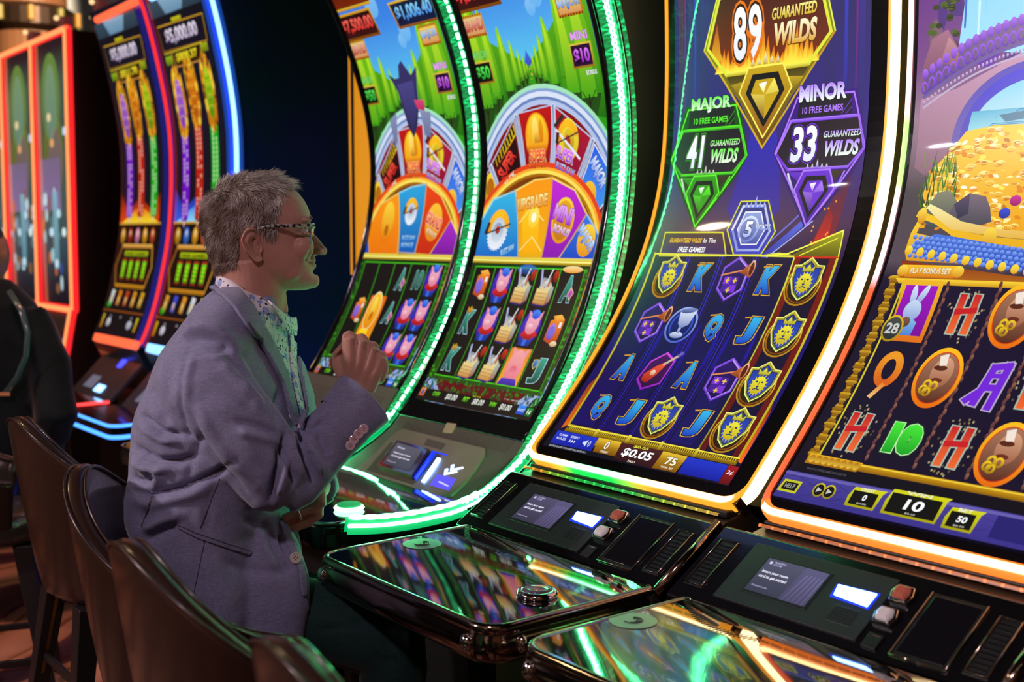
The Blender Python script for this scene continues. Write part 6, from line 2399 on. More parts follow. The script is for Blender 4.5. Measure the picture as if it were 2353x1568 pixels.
def build_chair(label, x, y, rz, group):
    root = empty('bar_chair', (0, 0, 0), label, 'chair', group)
    secs = [chair_shell_section(-118 + 236 * i / 44) for i in range(45)]
    V = [p for s_ in secs for p in s_]
    n = len(secs[0])
    F = []
    mi = []
    for i in range(44):
        for j in range(n - 1):
            F.append((i * n + j, i * n + j + 1, (i + 1) * n + j + 1, (i + 1) * n + j))
            mi.append(1 if j >= 16 else 0)
    F.append(tuple(range(n)))
    mi.append(0)
    F.append(tuple(44 * n + j for j in range(n - 1, -1, -1)))
    mi.append(0)
    for i in range(44):
        F.append((i * n, (i + 1) * n, (i + 1) * n + n - 1, i * n + n - 1))
        mi.append(1)
    o = mk('backrest', V, F, [M_LEATHER, M_LEATHER_IN], root, smooth=True)
    bm = bmesh.new()
    bm.from_mesh(o.data)
    for f, m_ in zip(bm.faces, mi):
        f.material_index = m_
    bmesh.ops.recalc_face_normals(bm, faces=bm.faces)
    bm.to_mesh(o.data)
    bm.free()
    # piping along the rim
    for dr, dz_, nm in ((-.004, .004, 'piping'), (-.034, .004, 'piping')):
        b = B()
        pts = []
        for i in range(45):
            ph = -116 + 232 * i / 44
            s_ = chair_shell_section(ph)
            top = s_[13]
            rad = Vector((top.x, top.y, 0)).normalized()
            pts.append(s_[11 if dr > -.02 else 15] + Vector((0, 0, dz_)) + rad * (.001 if dr > -.02 else -.001))
        b.tube(pts, .0032, 6)
        b.build(nm, M_LEATHER, o, smooth=True)
    # seat cushion and underside
    b = B()
    rings = []
    for rr, z in ((.10, .478), (.155, .484), (.175, .50), (.18, .535), (.175, .56), (.15, .572), (.08, .576)):
        ring = []
        for i in range(28):
            a = 2 * PI * i / 28
            ring.append((.012 + rr * 1.04 * math.cos(a), rr * 1.08 * math.sin(a), z))
        rings.append(ring)
    b.loft(rings)
    b.build('seat', M_LEATHER_IN, root, smooth=True)
    for sx, sy in ((1, 1), (1, -1), (-1, 1), (-1, -1)):
        b = B()
        p0 = Vector((sx * .115, sy * .12, .485))
        p1 = Vector((sx * .185, sy * .19, 0))
        for (p, w) in ((p0, .026),):
            q0 = [p0 + Vector((i * .026, j * .026, 0)) for i, j in ((-1, -1), (1, -1), (1, 1), (-1, 1))]
            q1 = [p1 + Vector((i * .016, j * .016, 0)) for i, j in ((-1, -1), (1, -1), (1, 1), (-1, 1))]
            b.hexa(q1 + q0)
        lg = b.build('leg', M_LEG, root, bevel=.003)
        b = B()
        q0 = p0 + Vector((-sx * 0.0, -sy * .0266, -.01))
        q1 = p1 + Vector((0, -sy * .0166, .03))
        b.hexa([q1 + Vector((-.004, 0, 0)), q1 + Vector((.004, 0, 0)), q1 + Vector((.004, -sy * .001, 0)), q1 + Vector((-.004, -sy * .001, 0)), q0 + Vector((-.004, 0, 0)), q0 + Vector((.004, 0, 0)), q0 + Vector((.004, -sy * .001, 0)), q0 + Vector((-.004, -sy * .001, 0))])
        b.build('brass_inlay', M_BRASS, lg)
    for z in (.16, .30):
        t = (.485 - z) / .485
        ex, ey = .115 + .07 * t, .12 + .07 * t
        for (p, q) in (((ex, -ey), (ex, ey)), ((-ex, -ey), (-ex, ey)), ((-ex, -ey), (ex, -ey)), ((-ex, ey), (ex, ey))):
            if z > .2 and p[0] == -q[0]:
                continue
            b = B()
            a_, c_ = Vector((p[0], p[1], z)), Vector((q[0], q[1], z))
            mid = (a_ + c_) / 2
            d = (c_ - a_)
            b.box(mid, (abs(d.x) / 2 + .006, abs(d.y) / 2 + .006, .010))
            b.build('stretcher', M_LEG, root, bevel=.002)
    root.location = (x, y, 0)
    root.rotation_euler = (0, 0, rz)
    return root


def copy_tree(o, parent=None):
    c = o.copy()
    COL.objects.link(c)
    c.parent = parent
    for ch in list(o.children):
        copy_tree(ch, c)
    return c


FWD = math.atan2(.617, .787)
CH = [(-.975, 2.84, FWD, 'brown leather barrel chair left of the seated man, with a leg in view'),
      (-.578, 2.150, math.radians(5), 'brown leather barrel chair the man in the grey blazer sits on'),
      (-.352, 1.72, math.radians(35), 'empty brown leather barrel chair nearest in front of the seated man'),
      (-.055, 1.31, math.radians(33), 'brown leather barrel chair at the bottom edge, only its rim in view'),
      (-1.52, 3.30, math.radians(20), 'dark green-lit barrel chair at the left edge behind the others')]
c0 = None
for i, (x, y, rz, lb) in enumerate(CH):
    if c0 is None:
        c0 = build_chair(lb, x, y, rz, 'barrel chairs along the machines')
    else:
        c = copy_tree(c0)
        c.location = (x, y, 0)
        c.rotation_euler = (0, 0, rz)
        c['label'] = lb
# ------------------------------------------------------------------ the seated man
def skin_mat(name, base, base2, rough=.48):
    m = mat(name, base, rough, spec=.4, bump=(260, .12, 4, .002), var=(22, base2))
    b = m.node_tree.nodes['Principled BSDF']
    b.inputs['Subsurface Weight'].default_value = .12
    b.inputs['Subsurface Radius'].default_value = (.012, .005, .003)
    b.inputs['Subsurface Scale'].default_value = .6
    return m


M_SKIN = skin_mat('man_skin', (0.50, 0.26, 0.20), (0.55, 0.29, 0.22))
M_SCALP = mat('scalp_under_hair', (0.16, 0.11, 0.085), .8, bump=(300, .3))
M_HAIR = mat('greying_hair', (0.30, 0.24, 0.19), .45, spec=.4)
_nt = M_HAIR.node_tree
_a = _nt.nodes.new('ShaderNodeAttribute')
_a.attribute_name = 'Col'
_nt.links.new(_a.outputs['Color'], _nt.nodes['Principled BSDF'].inputs['Base Color'])


def fabric_mat(name, c1, c2, scale=900, rough=.85, st=.35, sheen=.3):
    m = mat(name, c1, rough, spec=.2)
    nt = m.node_tree
    b = nt.nodes['Principled BSDF']
    b.inputs['Sheen Weight'].default_value = sheen
    b.inputs['Sheen Roughness'].default_value = .4
    tc = nt.nodes.new('ShaderNodeTexCoord')
    mp1 = nt.nodes.new('ShaderNodeMapping')
    mp1.inputs['Scale'].default_value = (scale, scale, scale * .08)
    mp2 = nt.nodes.new('ShaderNodeMapping')
    mp2.inputs['Scale'].default_value = (scale * .08, scale * .08, scale)
    n1 = nt.nodes.new('ShaderNodeTexNoise')
    n2 = nt.nodes.new('ShaderNodeTexNoise')
    for mp, n_ in ((mp1, n1), (mp2, n2)):
        nt.links.new(tc.outputs['Object'], mp.inputs['Vector'])
        nt.links.new(mp.outputs['Vector'], n_.inputs['Vector'])
        n_.inputs['Scale'].default_value = 1.0
        n_.inputs['Detail'].default_value = 1
    mx = nt.nodes.new('ShaderNodeMath')
    mx.operation = 'ADD'
    nt.links.new(n1.outputs['Fac'], mx.inputs[0])
    nt.links.new(n2.outputs['Fac'], mx.inputs[1])
    r = nt.nodes.new('ShaderNodeValToRGB')
    r.color_ramp.elements[0].position = .35
    r.color_ramp.elements[1].position = .65
    r.color_ramp.elements[0].color = (*c1, 1)
    r.color_ramp.elements[1].color = (*c2, 1)
    hf = nt.nodes.new('ShaderNodeMath')
    hf.operation = 'MULTIPLY'
    hf.inputs[1].default_value = .5
    nt.links.new(mx.outputs[0], hf.inputs[0])
    nt.links.new(hf.outputs[0], r.inputs['Fac'])
    nt.links.new(r.outputs['Color'], b.inputs['Base Color'])
    bp = nt.nodes.new('ShaderNodeBump')
    bp.inputs['Strength'].default_value = st
    bp.inputs['Distance'].default_value = .0008
    nt.links.new(hf.outputs[0], bp.inputs['Height'])
    nt.links.new(bp.outputs['Normal'], b.inputs['Normal'])
    return m


M_JACKET = fabric_mat('grey_linen_weave', (0.185, 0.195, 0.33), (0.29, 0.305, 0.46))
M_JDARK = fabric_mat('grey_linen_seam', (0.07, 0.065, 0.09), (0.10, 0.095, 0.12))
M_TROUSER = fabric_mat('dark_teal_cotton', (0.008, 0.030, 0.028), (0.015, 0.046, 0.042), 700, .8, .3, .15)


def shirt_mat():
    m = mat('floral_shirt_cotton', (.75, .72, .80), .8, spec=.2)
    nt = m.node_tree
    b = nt.nodes['Principled BSDF']
    tc = nt.nodes.new('ShaderNodeTexCoord')

    def vor(scale, feature='F1', off=0.0):
        mp = nt.nodes.new('ShaderNodeMapping')
        mp.inputs['Location'].default_value = (off, off * .7, off * .3)
        nt.links.new(tc.outputs['Object'], mp.inputs['Vector'])
        v = nt.nodes.new('ShaderNodeTexVoronoi')
        v.inputs['Scale'].default_value = scale
        nt.links.new(mp.outputs['Vector'], v.inputs['Vector'])
        return v

    def ramp(src, p0, p1, c0, c1):
        r = nt.nodes.new('ShaderNodeValToRGB')
        r.color_ramp.interpolation = 'LINEAR'
        r.color_ramp.elements[0].position = p0
        r.color_ramp.elements[1].position = p1
        r.color_ramp.elements[0].color = (*c0, 1)
        r.color_ramp.elements[1].color = (*c1, 1)
        nt.links.new(src, r.inputs['Fac'])
        return r
    v1 = vor(40, off=.3)
    r1 = ramp(v1.outputs['Distance'], .30, .36, (.22, .34, .72), (.78, .76, .84))
    e_ = r1.color_ramp.elements.new(.14)
    e_.color = (.36, .48, .82, 1)
    v2 = vor(105, off=1.7)
    w = nt.nodes.new('ShaderNodeTexNoise')
    w.inputs['Scale'].default_value = 170
    w.inputs['Detail'].default_value = 0
    nt.links.new(tc.outputs['Object'], w.inputs['Vector'])
    mu = nt.nodes.new('ShaderNodeMath')
    mu.operation = 'MULTIPLY'
    nt.links.new(v2.outputs['Distance'], mu.inputs[0])
    nt.links.new(w.outputs['Fac'], mu.inputs[1])
    r2 = ramp(mu.outputs[0], .10, .13, (0, 0, 0), (1, 1, 1))
    mx = nt.nodes.new('ShaderNodeMixRGB')
    nt.links.new(r2.outputs['Color'], mx.inputs[0])
    mx.inputs[1].default_value = (.02, .025, .06, 1)
    nt.links.new(r1.outputs['Color'], mx.inputs[2])
    nt.links.new(mx.outputs['Color'], b.inputs['Base Color'])
    return m


M_SHIRT = shirt_mat()
man = empty('person', (at(560, 1400, 0).x, at(560, 1400, 0).y, 0), 'seated man in grey blazer, floral shirt and glasses, right fist raised before his chest', 'person')
HC = at(600, 540, 0)


def A3(a, b_, z):
    return HC + FH * a + G * b_ + ZV * z


def hp(px, py):
    P = at(px, py, 0) - HC
    return P.dot(FH), P.z


# ---- head
YS = [405, 409, 415, 425, 446, 463, 480, 500, 515, 530, 548, 565, 580, 592, 603, 615, 626, 637, 648, 657, 663, 667]
FX = [612, 630, 646, 664, 688, 701, 709, 715, 713, 706, 706, 708, 712, 719, 718, 720, 720, 727, 730, 726, 716, 700]
BX = [575, 553, 532, 510, 486, 474, 467, 464, 465, 467, 472, 478, 483, 488, 493, 498, 503, 508, 516, 530, 560, 610]
WX = [.018, .034, .047, .061, .074, .079, .082, .083, .083, .082, .080, .078, .075, .072, .069, .066, .061, .054, .045, .036, .026, .012]
body = B()
rings = []
for y, xf, xb, w in zip(YS, FX, BX, WX):
    af, z = hp(xf, y)
    ab, _ = hp(xb, y)
    c = ab + (af - ab) * .47
    ring = []
    for i in range(40):
        t = 2 * PI * i / 40
        cs, sn = math.cos(t), math.sin(t)
        e = 2.25
        k = (abs(cs) ** e + abs(sn) ** e) ** (-1 / e)
        A_ = (af - c) if cs > 0 else (c - ab)
        ring.append(A3(c + A_ * cs * k, w * sn * k, z))
    rings.append(ring)
body.loft(rings)


def hball(px, py, b_, r, e=(1, 1, 1)):
    a, z = hp(px, py)
    body.ball(A3(a, b_, z), r, (FH, G, ZV), e, 16, 10)


# nose
nr = [(712, 516, .0075), (717, 527, .0085), (723.5, 538, .0095), (734, 550, .0115), (743.5, 562, .0135), (746.5, 571, .0150), (745.5, 579, .0150), (738, 585, .0125), (730, 587.5, .009)]
rings = []
for (x, y, w) in nr:
    a, z = hp(x, y)
    ab, _ = hp(700, y)
    d = a - ab
    rings.append([A3(a, 0, z), A3(a - .10 * d, w * .42, z), A3(a - .38 * d, w * .80, z), A3(a - .75 * d, w * 1.12, z), A3(ab, w * 1.3, z), A3(ab, 0, z),
                  A3(ab, -w * 1.3, z), A3(a - .75 * d, -w * 1.12, z), A3(a - .38 * d, -w * .80, z), A3(a - .10 * d, -w * .42, z)])
body.loft(rings)
for s in (-1, 1):
    hball(731, 579, s * .0135, .0085, (1.25, .8, .9))
    hball(699, 506, s * .034, .014, (1, 1.5, .6))
    hball(692, 568, s * .042, .026, (.95, .9, 1.05))
    hball(690, 588, s * .036, .022, (.9, .9, 1.0))
    hball(660, 625, s * .036, .026, (1.2, .8, .8))
hball(741, 577, 0, .0105, (1, 1, .95))
hball(714, 599, 0, .0125, (.85, 1.7, .75))
hball(715, 611, 0, .0115, (.95, 1.6, .72))
hball(718, 645, 0, .0165, (.9, 1.25, 1.0))


def P3(px, py, b_=0.0):
    return at(px, py, b_)


def btube(pts, rs, B_=None, seg=12, r2=None, side=None):
    (B_ or body).tube([P3(*p) for p in pts], rs, seg, r2=r2, side=side)


# neck and the frame under the clothes
btube([(575, 600, 0), (580, 650, 0), (583, 700, .005), (575, 760, .01), (540, 830, .01)], [.072, .067, .063, .066, .07], seg=36)
btube([(650, 690, 0), (640, 665, 0), (655, 720, 0)], [.010, .014, .008])
btube([(540, 800, .01), (510, 900, .01), (500, 1050, .0), (510, 1250, 0), (520, 1380, 0)], [.085, .10, .10, .11, .10], seg=16)
btube([(530, 830, .0), (475, 850, -.14), (585, 1027, -.19), (645, 1110, -.18)], [.05, .05, .042, .040])
btube([(645, 1110, -.18), (700, 1063, -.16), (770, 985, -.135), (812, 915, -.11), (820, 885, -.105)], [.040, .040, .034, .029, .029], r2=[.04, .04, .03, .024, .022], side=None)
btube([(530, 830, .0), (560, 850, .16), (650, 1010, .20), (730, 1110, .14)], [.05, .05, .042, .038])
btube([(730, 1110, .14), (728, 1118, .03), (724, 1128, -.06)], [.036, .029, .025])
# right hand: closed fist, back of the hand toward us
bz = -.105
K = [(803, 776, .0150), (831, 782, .0148), (857, 799, .0138), (876, 820, .0125)]
Wp = [(806, 878), (816, 884), (830, 890), (844, 896)]
for (kx, ky, kr), (wx, wy) in zip(K, Wp):
    btube([(wx, wy, bz), ((kx + wx) / 2, (ky + wy) / 2, bz - .004), (kx, ky, bz)], [.017, .0165, kr])
    # proximal, middle and end bones of each curled finger
    p1 = (kx - 3, ky + 1, bz + .040)
    p2 = (kx - 8, ky + 28, bz + .050)
    p3 = (kx - 5, ky + 34, bz + .026)
    btube([(kx, ky, bz + .001), ((kx + p1[0]) / 2, ky - 1, bz + .02), p1], [kr * .95, kr * .88, kr * .92])
    btube([p1, p2], [kr * .90, kr * .80])
    btube([p2, p3], [kr * .78, kr * .66])
body.ball(P3(831, 832, bz + .006), .046, (FH, G, ZV), (.92, .46, 1.05))
body.ball(P3(870, 842, bz + .008), .024, (FH, G, ZV), (.9, .8, 1.3))
body.ball(P3(872, 858, bz + .006), .018, (FH, G, ZV), (.8, .8, 1.3))
btube([(800, 872, bz + .006), (785, 845, bz + .022), (778, 818, bz + .036), (790, 800, bz + .058), (818, 800, bz + .066)], [.019, .018, .0148, .0125, .011])
btube([(782, 812, bz + .022), (775, 806, bz + .026)], [.014, .012])
# left hand tucked under the elbow, fingers pointing back
lb = -.085
for pts, rs in (([(722, 1128, lb + .02), (728, 1143, lb + .010), (714, 1150, lb + .004), (690, 1154, lb), (664, 1158, lb)], [.022, .017, .0105, .0098, .009]),
                ([(724, 1130, lb + .01), (732, 1158, lb), (714, 1172, lb - .006), (686, 1181, lb - .010), (650, 1194, lb - .010)], [.024, .017, .0118, .0112, .0100]),
                ([(720, 1138, lb + .015), (726, 1186, lb + .006), (708, 1200, lb - .002), (680, 1210, lb - .008), (642, 1219, lb - .004)], [.022, .016, .0112, .0105, .0092]),
                ([(716, 1125, lb + .02), (704, 1140, lb + .03), (688, 1150, lb + .03)], [.020, .014, .010])):
    btube(pts, rs)
v, nn, fs = remesh(body, .0026, 7, .5)
Hc = np.array(HC)
fh, gg = np.array(FH), np.array(G)
ra = (v - Hc) @ fh
rb = (v - Hc) @ gg
rz = v[:, 2] - Hc[2]


def dent(px, py, b_, amp, sa, sb, sz, both=True):
    """push the surface in (negative) or out around a point of the face"""
    a, z = hp(px, py)
    for s in ((-1, 1) if both else (1,)):
        d = np.exp(-(((ra - a) / sa) ** 2 + ((rb - s * b_) / sb) ** 2 + ((rz - z) / sz) ** 2))
        global v
        v = v + nn * (amp * d)[:, None]


dent(706, 530, .030, -.0095, .014, .013, .010)
dent(718, 604, .0, -.0035, .012, .024, .0016, False)
dent(708, 604, .020, -.003, .008, .010, .0018)
dent(704, 585, .030, -.0035, .005, .012, .014)
dent(716, 585, .022, -.004, .006, .005, .010)
dent(722, 627, .0, -.003, .012, .020, .004, False)
dent(733, 586, .007, -.006, .006, .004, .003)
dent(650, 560, .08, -.003, .05, .03, .03)
dent(655, 480, .075, -.003, .03, .03, .03)
for k in range(4):
    dent(684 + k * 2, 533 + k * 5, .050, -.0013, .012, .03, .0012)


def px_of(P):
    """numpy points -> position in the frame"""
    q = P - np.array(C0)
    z = q @ np.array(FW)
    return 1176.5 + FPX * q[:, 0] / z, 784 - FPX * (q @ np.array(UP)) / z


def crease(pv, pn, pts, width, amp, front=None, sharp=1.0):
    """fold along a line of (px, py) on the side that faces us, worked along the normals"""
    X, Y = px_of(pv)
    best = np.full(len(pv), 1e9)
    tt = np.zeros(len(pv))
    segs = len(pts) - 1
    for i in range(segs):
        a = np.array(pts[i][:2], float)
        c = np.array(pts[i + 1][:2], float)
        d = c - a
        t = ((X - a[0]) * d[0] + (Y - a[1]) * d[1]) / (d @ d)
        t = np.clip(t, 0, 1)
        dist = np.hypot(X - a[0] - t * d[0], Y - a[1] - t * d[1])
        m = dist < best
        best[m] = dist[m]
        tt[m] = (i + t[m]) / segs
    fade = np.clip(np.sin(np.clip(tt, .04, .96) * PI) * 1.6, 0, 1)
    cd = pv - np.array(C0)
    cd /= np.linalg.norm(cd, axis=1)[:, None]
    facing = np.clip(-(pn * cd).sum(1) * 2.2, 0, 1)
    g = np.exp(-(best / width) ** 2)
    return pv + pn * (amp * g * fade * facing)[:, None]


for i, ((kx, ky, kr), (wx, wy)) in enumerate(zip(K, Wp)):
    v = crease(v, nn, [(wx, wy - 10), ((wx + kx) / 2, (wy + ky) / 2), (kx, ky + 6)], 5.5, .0004)
for a, c in zip(K[:-1], K[1:]):
    v = crease(v, nn, [((a[0] + c[0]) / 2 + 1, (a[1] + c[1]) / 2 - 8), ((a[0] + c[0]) / 2, (a[1] + c[1]) / 2 + 18)], 5, -.0045)
v = crease(v, nn, [(786, 800), (785, 830), (792, 868)], 4, -.002)
for q_ in ([(722, 1158), (700, 1165), (655, 1174)], [(724, 1182), (700, 1191), (650, 1206)]):
    v = crease(v, nn, q_, 3.2, -.0055)
v = crease(v, nn, [(726, 604), (714, 604.5), (705, 601), (701, 596)], 2.6, -.0045)
v = crease(v, nn, [(716, 572), (711, 584), (706, 596), (704, 606)], 4.5, -.0035)
v = crease(v, nn, [(688, 541), (697, 545), (706, 541)], 3, -.0018)
v = crease(v, nn, [(676, 545), (684, 553), (694, 556)], 3, -.0014)
v = crease(v, nn, [(728, 584), (734, 582), (740, 584)], 2.4, -.0035)
faces = fs
# hair mask, painted in the side profile and shared by both sides of the head
HP = [hp(*p) for p in ((664, 380), (658, 420), (640, 447), (641, 477), (637, 508), (635, 545), (607, 540), (600, 526), (576, 521), (553, 545), (553, 582), (546, 612), (500, 628), (430, 610), (420, 370))]


def inpoly(x, y, poly):
    r = False
    n = len(poly)
    for i in range(n):
        x1, y1 = poly[i]
        x2, y2 = poly[(i + 1) % n]
        if (y1 > y) != (y2 > y) and x < (x2 - x1) * (y - y1) / (y2 - y1) + x1:
            r = not r
    return r


ra = (v - Hc) @ fh
rb = (v - Hc) @ gg
rz = v[:, 2] - Hc[2]
hmask = [(rz[i] > -.09) and inpoly(ra[i], rz[i], HP) for i in range(len(v))]
bo = mk('body', [tuple(p) for p in v], faces, [M_SKIN, M_SCALP], man, smooth=True)
mi = [1 if (hmask[p.vertices[0]] and hmask[p.vertices[2]]) else 0 for p in bo.data.polygons]
bo.data.polygons.foreach_set('material_index', mi)

# ---- ears
def ear(side):
    b = B()
    out = [(-.0215, .013), (-.014, .029), (-.003, .034), (.008, .031), (.013, .022), (.013, .010), (.017, .002), (.018, -.008), (.015, -.018), (.017, -.028), (.010, -.032), (.002, -.030), (-.007, -.020), (-.015, -.008), (-.020, .002)]
    a0, z0 = hp(582, 563)
    n = len(out) * 4
    o2 = []
    for i in range(len(out)):
        p0, p1, p2, p3 = out[i - 1], out[i], out[(i + 1) % len(out)], out[(i + 2) % len(out)]
        for k in range(4):
            t = k / 4
            o2.append(tuple(.5 * ((2 * p1[j]) + (-p0[j] + p2[j]) * t + (2 * p0[j] - 5 * p1[j] + 4 * p2[j] - p3[j]) * t * t + (-p0[j] + 3 * p1[j] - 3 * p2[j] + p3[j]) * t ** 3) for j in (0, 1)))
    cx, cz = .001, .002
    prof = [(0.0, -.004), (.16, -.004), (.30, -.002), (.42, .007), (.54, .0105), (.64, .0065), (.76, .0055), (.87, .0125), (.95, .0135), (1.0, .009), (1.0, .001), (.9, -.004), (.75, -.010), (.6, -.012)]
    V = []
    base = .0755
    for (r, h) in prof[1:]:
        for (x, z) in o2:
            ang = math.atan2(z, x)
            hh = h
            lobe = max(0, min(1, (-z - .012) / .012))
            if .3 < r < .97:
                hh = h * (1 - lobe) + .007 * lobe
            fr = max(0, min(1, (x - .004) / .008)) * (1 if r > .5 else 0)
            tilt = (-x) * .42 + .004
            V.append(A3(a0 + (cx + (x - cx) * r) * 1.04, side * (base + tilt + hh * (1 - .35 * fr)), z0 + (cz + (z - cz) * r) * 1.02))
    m_ = len(o2)
    F = [tuple(range(m_))]
    for j in range(len(prof) - 2):
        for i in range(m_):
            i2 = (i + 1) % m_
            F.append((j * m_ + i, j * m_ + i2, (j + 1) * m_ + i2, (j + 1) * m_ + i))
    F.append(tuple((len(prof) - 2) * m_ + i for i in range(m_ - 1, -1, -1)))
    b.add(V, F)
    o = b.build('ear', M_SKIN, bo, smooth=True)
    s = o.modifiers.new('s', 'SUBSURF')
    s.levels = s.render_levels = 1


ear(-1)
ear(1)
for s in (-1, 1):
    a0, z0 = hp(693, 529.5)
    b = B()
    b.ball(A3(a0, s * .0315, z0), .0120, (FH, G, ZV))
    eb = b.build('eye', mat('eye_white', (.40, .36, .34), .2, coat=1, bump=(30, .01)), bo, smooth=True)
    b = B()
    b.ball(A3(a0 + .0085, s * .0315, z0 + .0005), .0048, (FH, G, ZV))
    b.build('iris', mat('grey_blue_iris', (.10, .16, .20), .1, coat=1, bump=(30, .01)), eb, smooth=True)
    for dz_, nm, rr in ((.0075, 'eyelid', .0030), (-.0078, 'eyelid', .0030)):
        b = B()
        pts = []
        for i in range(9):
            t = -1.25 + 2.5 * i / 8
            pts.append(A3(a0 + .0128 * math.cos(t), s * .0315 + .0138 * math.sin(t), z0 + dz_ * (1 - .28 * t * t * .6)))
        b.tube(pts, [rr * (.5 + .5 * math.cos((i - 4) / 4 * 1.2)) for i in range(9)], 8)
        b.build(nm, M_SKIN, bo, smooth=True)

# ---- hair: short combed strands
bvh_h = BVHTree.FromPolygons([tuple(p) for p in v], faces)
RH = random.Random(4)
cand = [p.index for p in bo.data.polygons if mi[p.index] == 1 and rz[p.vertices[0]] > -.085]
V, F, Cc = [], [], []


def hair_strand(p, nrm, comb, L, rad, col, lift):
    d = (nrm * lift + comb).normalized()
    pts = [p - nrm * .001]
    cur = Vector(p)
    for k in range(4):
        cur = cur + d * (L / 4)
        d = (d + comb * .28 + Vector((RH.uniform(-.12, .12), RH.uniform(-.12, .12), RH.uniform(-.10, .06)))).normalized()
        hit = bvh_h.find_nearest(cur, .02)
        if hit[0] is not None:
            off = (cur - hit[0]).dot(hit[1])
            if off < .0015:
                cur = hit[0] + hit[1] * .0022
        pts.append(Vector(cur))
    rr = [rad, rad, rad * .85, rad * .6, rad * .15]
    m_ = len(V)
    for i, q in enumerate(pts):
        t = (pts[min(i + 1, 4)] - pts[max(i - 1, 0)]).normalized()
        u = t.orthogonal().normalized()
        w = t.cross(u)
        for a in range(3):
            an = 2 * PI * a / 3
            V.append(q + (u * math.cos(an) + w * math.sin(an)) * rr[i])
    for i in range(4):
        for a in range(3):
            a2 = (a + 1) % 3
            F.append((m_ + i * 3 + a, m_ + i * 3 + a2, m_ + i * 3 + 3 + a2, m_ + i * 3 + 3 + a))
            Cc.extend([col] * 4)


me_ = bo.data
moff = worldpos(man)
for _ in range(17000):
    f = me_.polygons[RH.choice(cand)]
    vs = [me_.vertices[i].co for i in f.vertices[:3]]
    a_, c_ = RH.random(), RH.random()
    if a_ + c_ > 1:
        a_, c_ = 1 - a_, 1 - c_
    p = vs[0] + (vs[1] - vs[0]) * a_ + (vs[2] - vs[0]) * c_ + moff
    nrm = Vector(f.normal)
    A_ = (p - HC).dot(FH)
    Z_ = p.z - HC.z
    B_ = (p - HC).dot(G)
    top = max(0, min(1, (Z_ - .055) / .05))
    front = max(0, min(1, (A_ + .02) / .07))
    # combed forward and up on top, down and back on the sides
    side = FH * (.05 - .5 * (1 - front)) * 1.0 + ZV * -1.0
    crown = FH * (1.0) + ZV * (.35 * front + .02) + G * (.25 * (1 if B_ > 0 else -1))
    comb = side.lerp(crown, top).normalized()
    comb = (comb - nrm * comb.dot(nrm)).normalized()
    cl = noise.noise_vector(p * 55)
    comb = (comb + cl * .75 + Vector((RH.gauss(0, .20), RH.gauss(0, .20), RH.gauss(0, .18)))).normalized()
    L = (.017 + .005 * top + .011 * top * front) * RH.uniform(.55, 1.3)
    if Z_ < -.04:
        L *= .65
    grey = RH.random()
    g_ = .16 + .50 * top + .45 * max(0, min(1, (A_ - .0) / .05)) + .5 * noise.noise(p * 40)
    cb = mixc((.10, .055, .035), (.30, .22, .16), RH.random())
    col = mixc(cb, (.90, .88, .84), max(0, min(1, g_ * grey * 1.5)))
    lift = .26 + .34 * top * RH.random() ** 2
    hair_strand(p, nrm, comb, L, .00042 * RH.uniform(.7, 1.3), col, lift)
# eyebrow
for s in (-1, 1):
    for k in range(110):
        a0, z0 = hp(RH.uniform(694, 716), 503 + RH.uniform(-2.5, 2.5))
        q = A3(a0 + .01, s * RH.uniform(.018, .048), z0)
        hit = bvh_h.find_nearest(q)
        if hit[0] is None:
            continue
        hair_strand(hit[0], hit[1], (FH * .1 + ZV * .3 + G * s * .8).normalized(), .007, .0003, mixc((.20, .14, .10), (.5, .44, .38), RH.random()), .3)
mk('hair', V, F, M_HAIR, man, cols=Cc)

# ---- blazer
JY = [655, 690, 740, 800, 860, 930, 980, 1030, 1075, 1120, 1165, 1200, 1250, 1300, 1350, 1400, 1450, 1486]
JL = [492, 447, 407, 374, 350, 320, 309, 305, 304, 289, 291, 312, 342, 360, 382, 405, 430, 450]
JR = [640, 662, 672, 676, 690, 710, 716, 710, 702, 690, 676, 666, 678, 694, 702, 702, 694, 684]
JW = [.075, .135, .195, .215, .220, .220, .218, .215, .213, .212, .212, .216, .224, .228, .230, .230, .228, .226]
YAW = math.radians(-20)
TF = FH * math.cos(YAW) + G * math.sin(YAW)
TL = G * math.cos(YAW) - FH * math.sin(YAW)
jk = B()
rings = []
for y, xl, xr, hw in zip(JY, JL, JR, JW):
    pl_, pr_ = P3(xl, y, 0), P3(xr, y, 0)
    c = (pl_ + pr_) / 2
    E_ = (pr_ - pl_).dot(FH) / 2
    ex = 2.5 + 2.0 * max(0, min(1, (y - 1165) / 150))
    # half depth so that the outline has the wanted extent
    lo, hi = .02, .4
    for _ in range(30):
        hd = (lo + hi) / 2
        m = max((TF * (hd * math.cos(t) * (abs(math.cos(t)) ** ex + abs(math.sin(t)) ** ex) ** (-1 / ex)) + TL * (hw * math.sin(t) * (abs(math.cos(t)) ** ex + abs(math.sin(t)) ** ex) ** (-1 / ex))).dot(FH) for t in [PI * i / 40 for i in range(-20, 60)])
        if m > E_:
            hi = hd
        else:
            lo = hd
    hd = max(hd, .05)
    ring = []
    for i in range(48):
        t = 2 * PI * i / 48
        k = (abs(math.cos(t)) ** ex + abs(math.sin(t)) ** ex) ** (-1 / ex)
        q = c + TF * (hd * math.cos(t) * k) + TL * (hw * math.sin(t) * k)
        sh = abs(math.sin(t) * k) ** 2
        q = q - ZV * (.055 * sh if y < 700 else (.03 * sh if y < 760 else 0))
        ring.append(q)
    rings.append(ring)
jk.loft(rings)
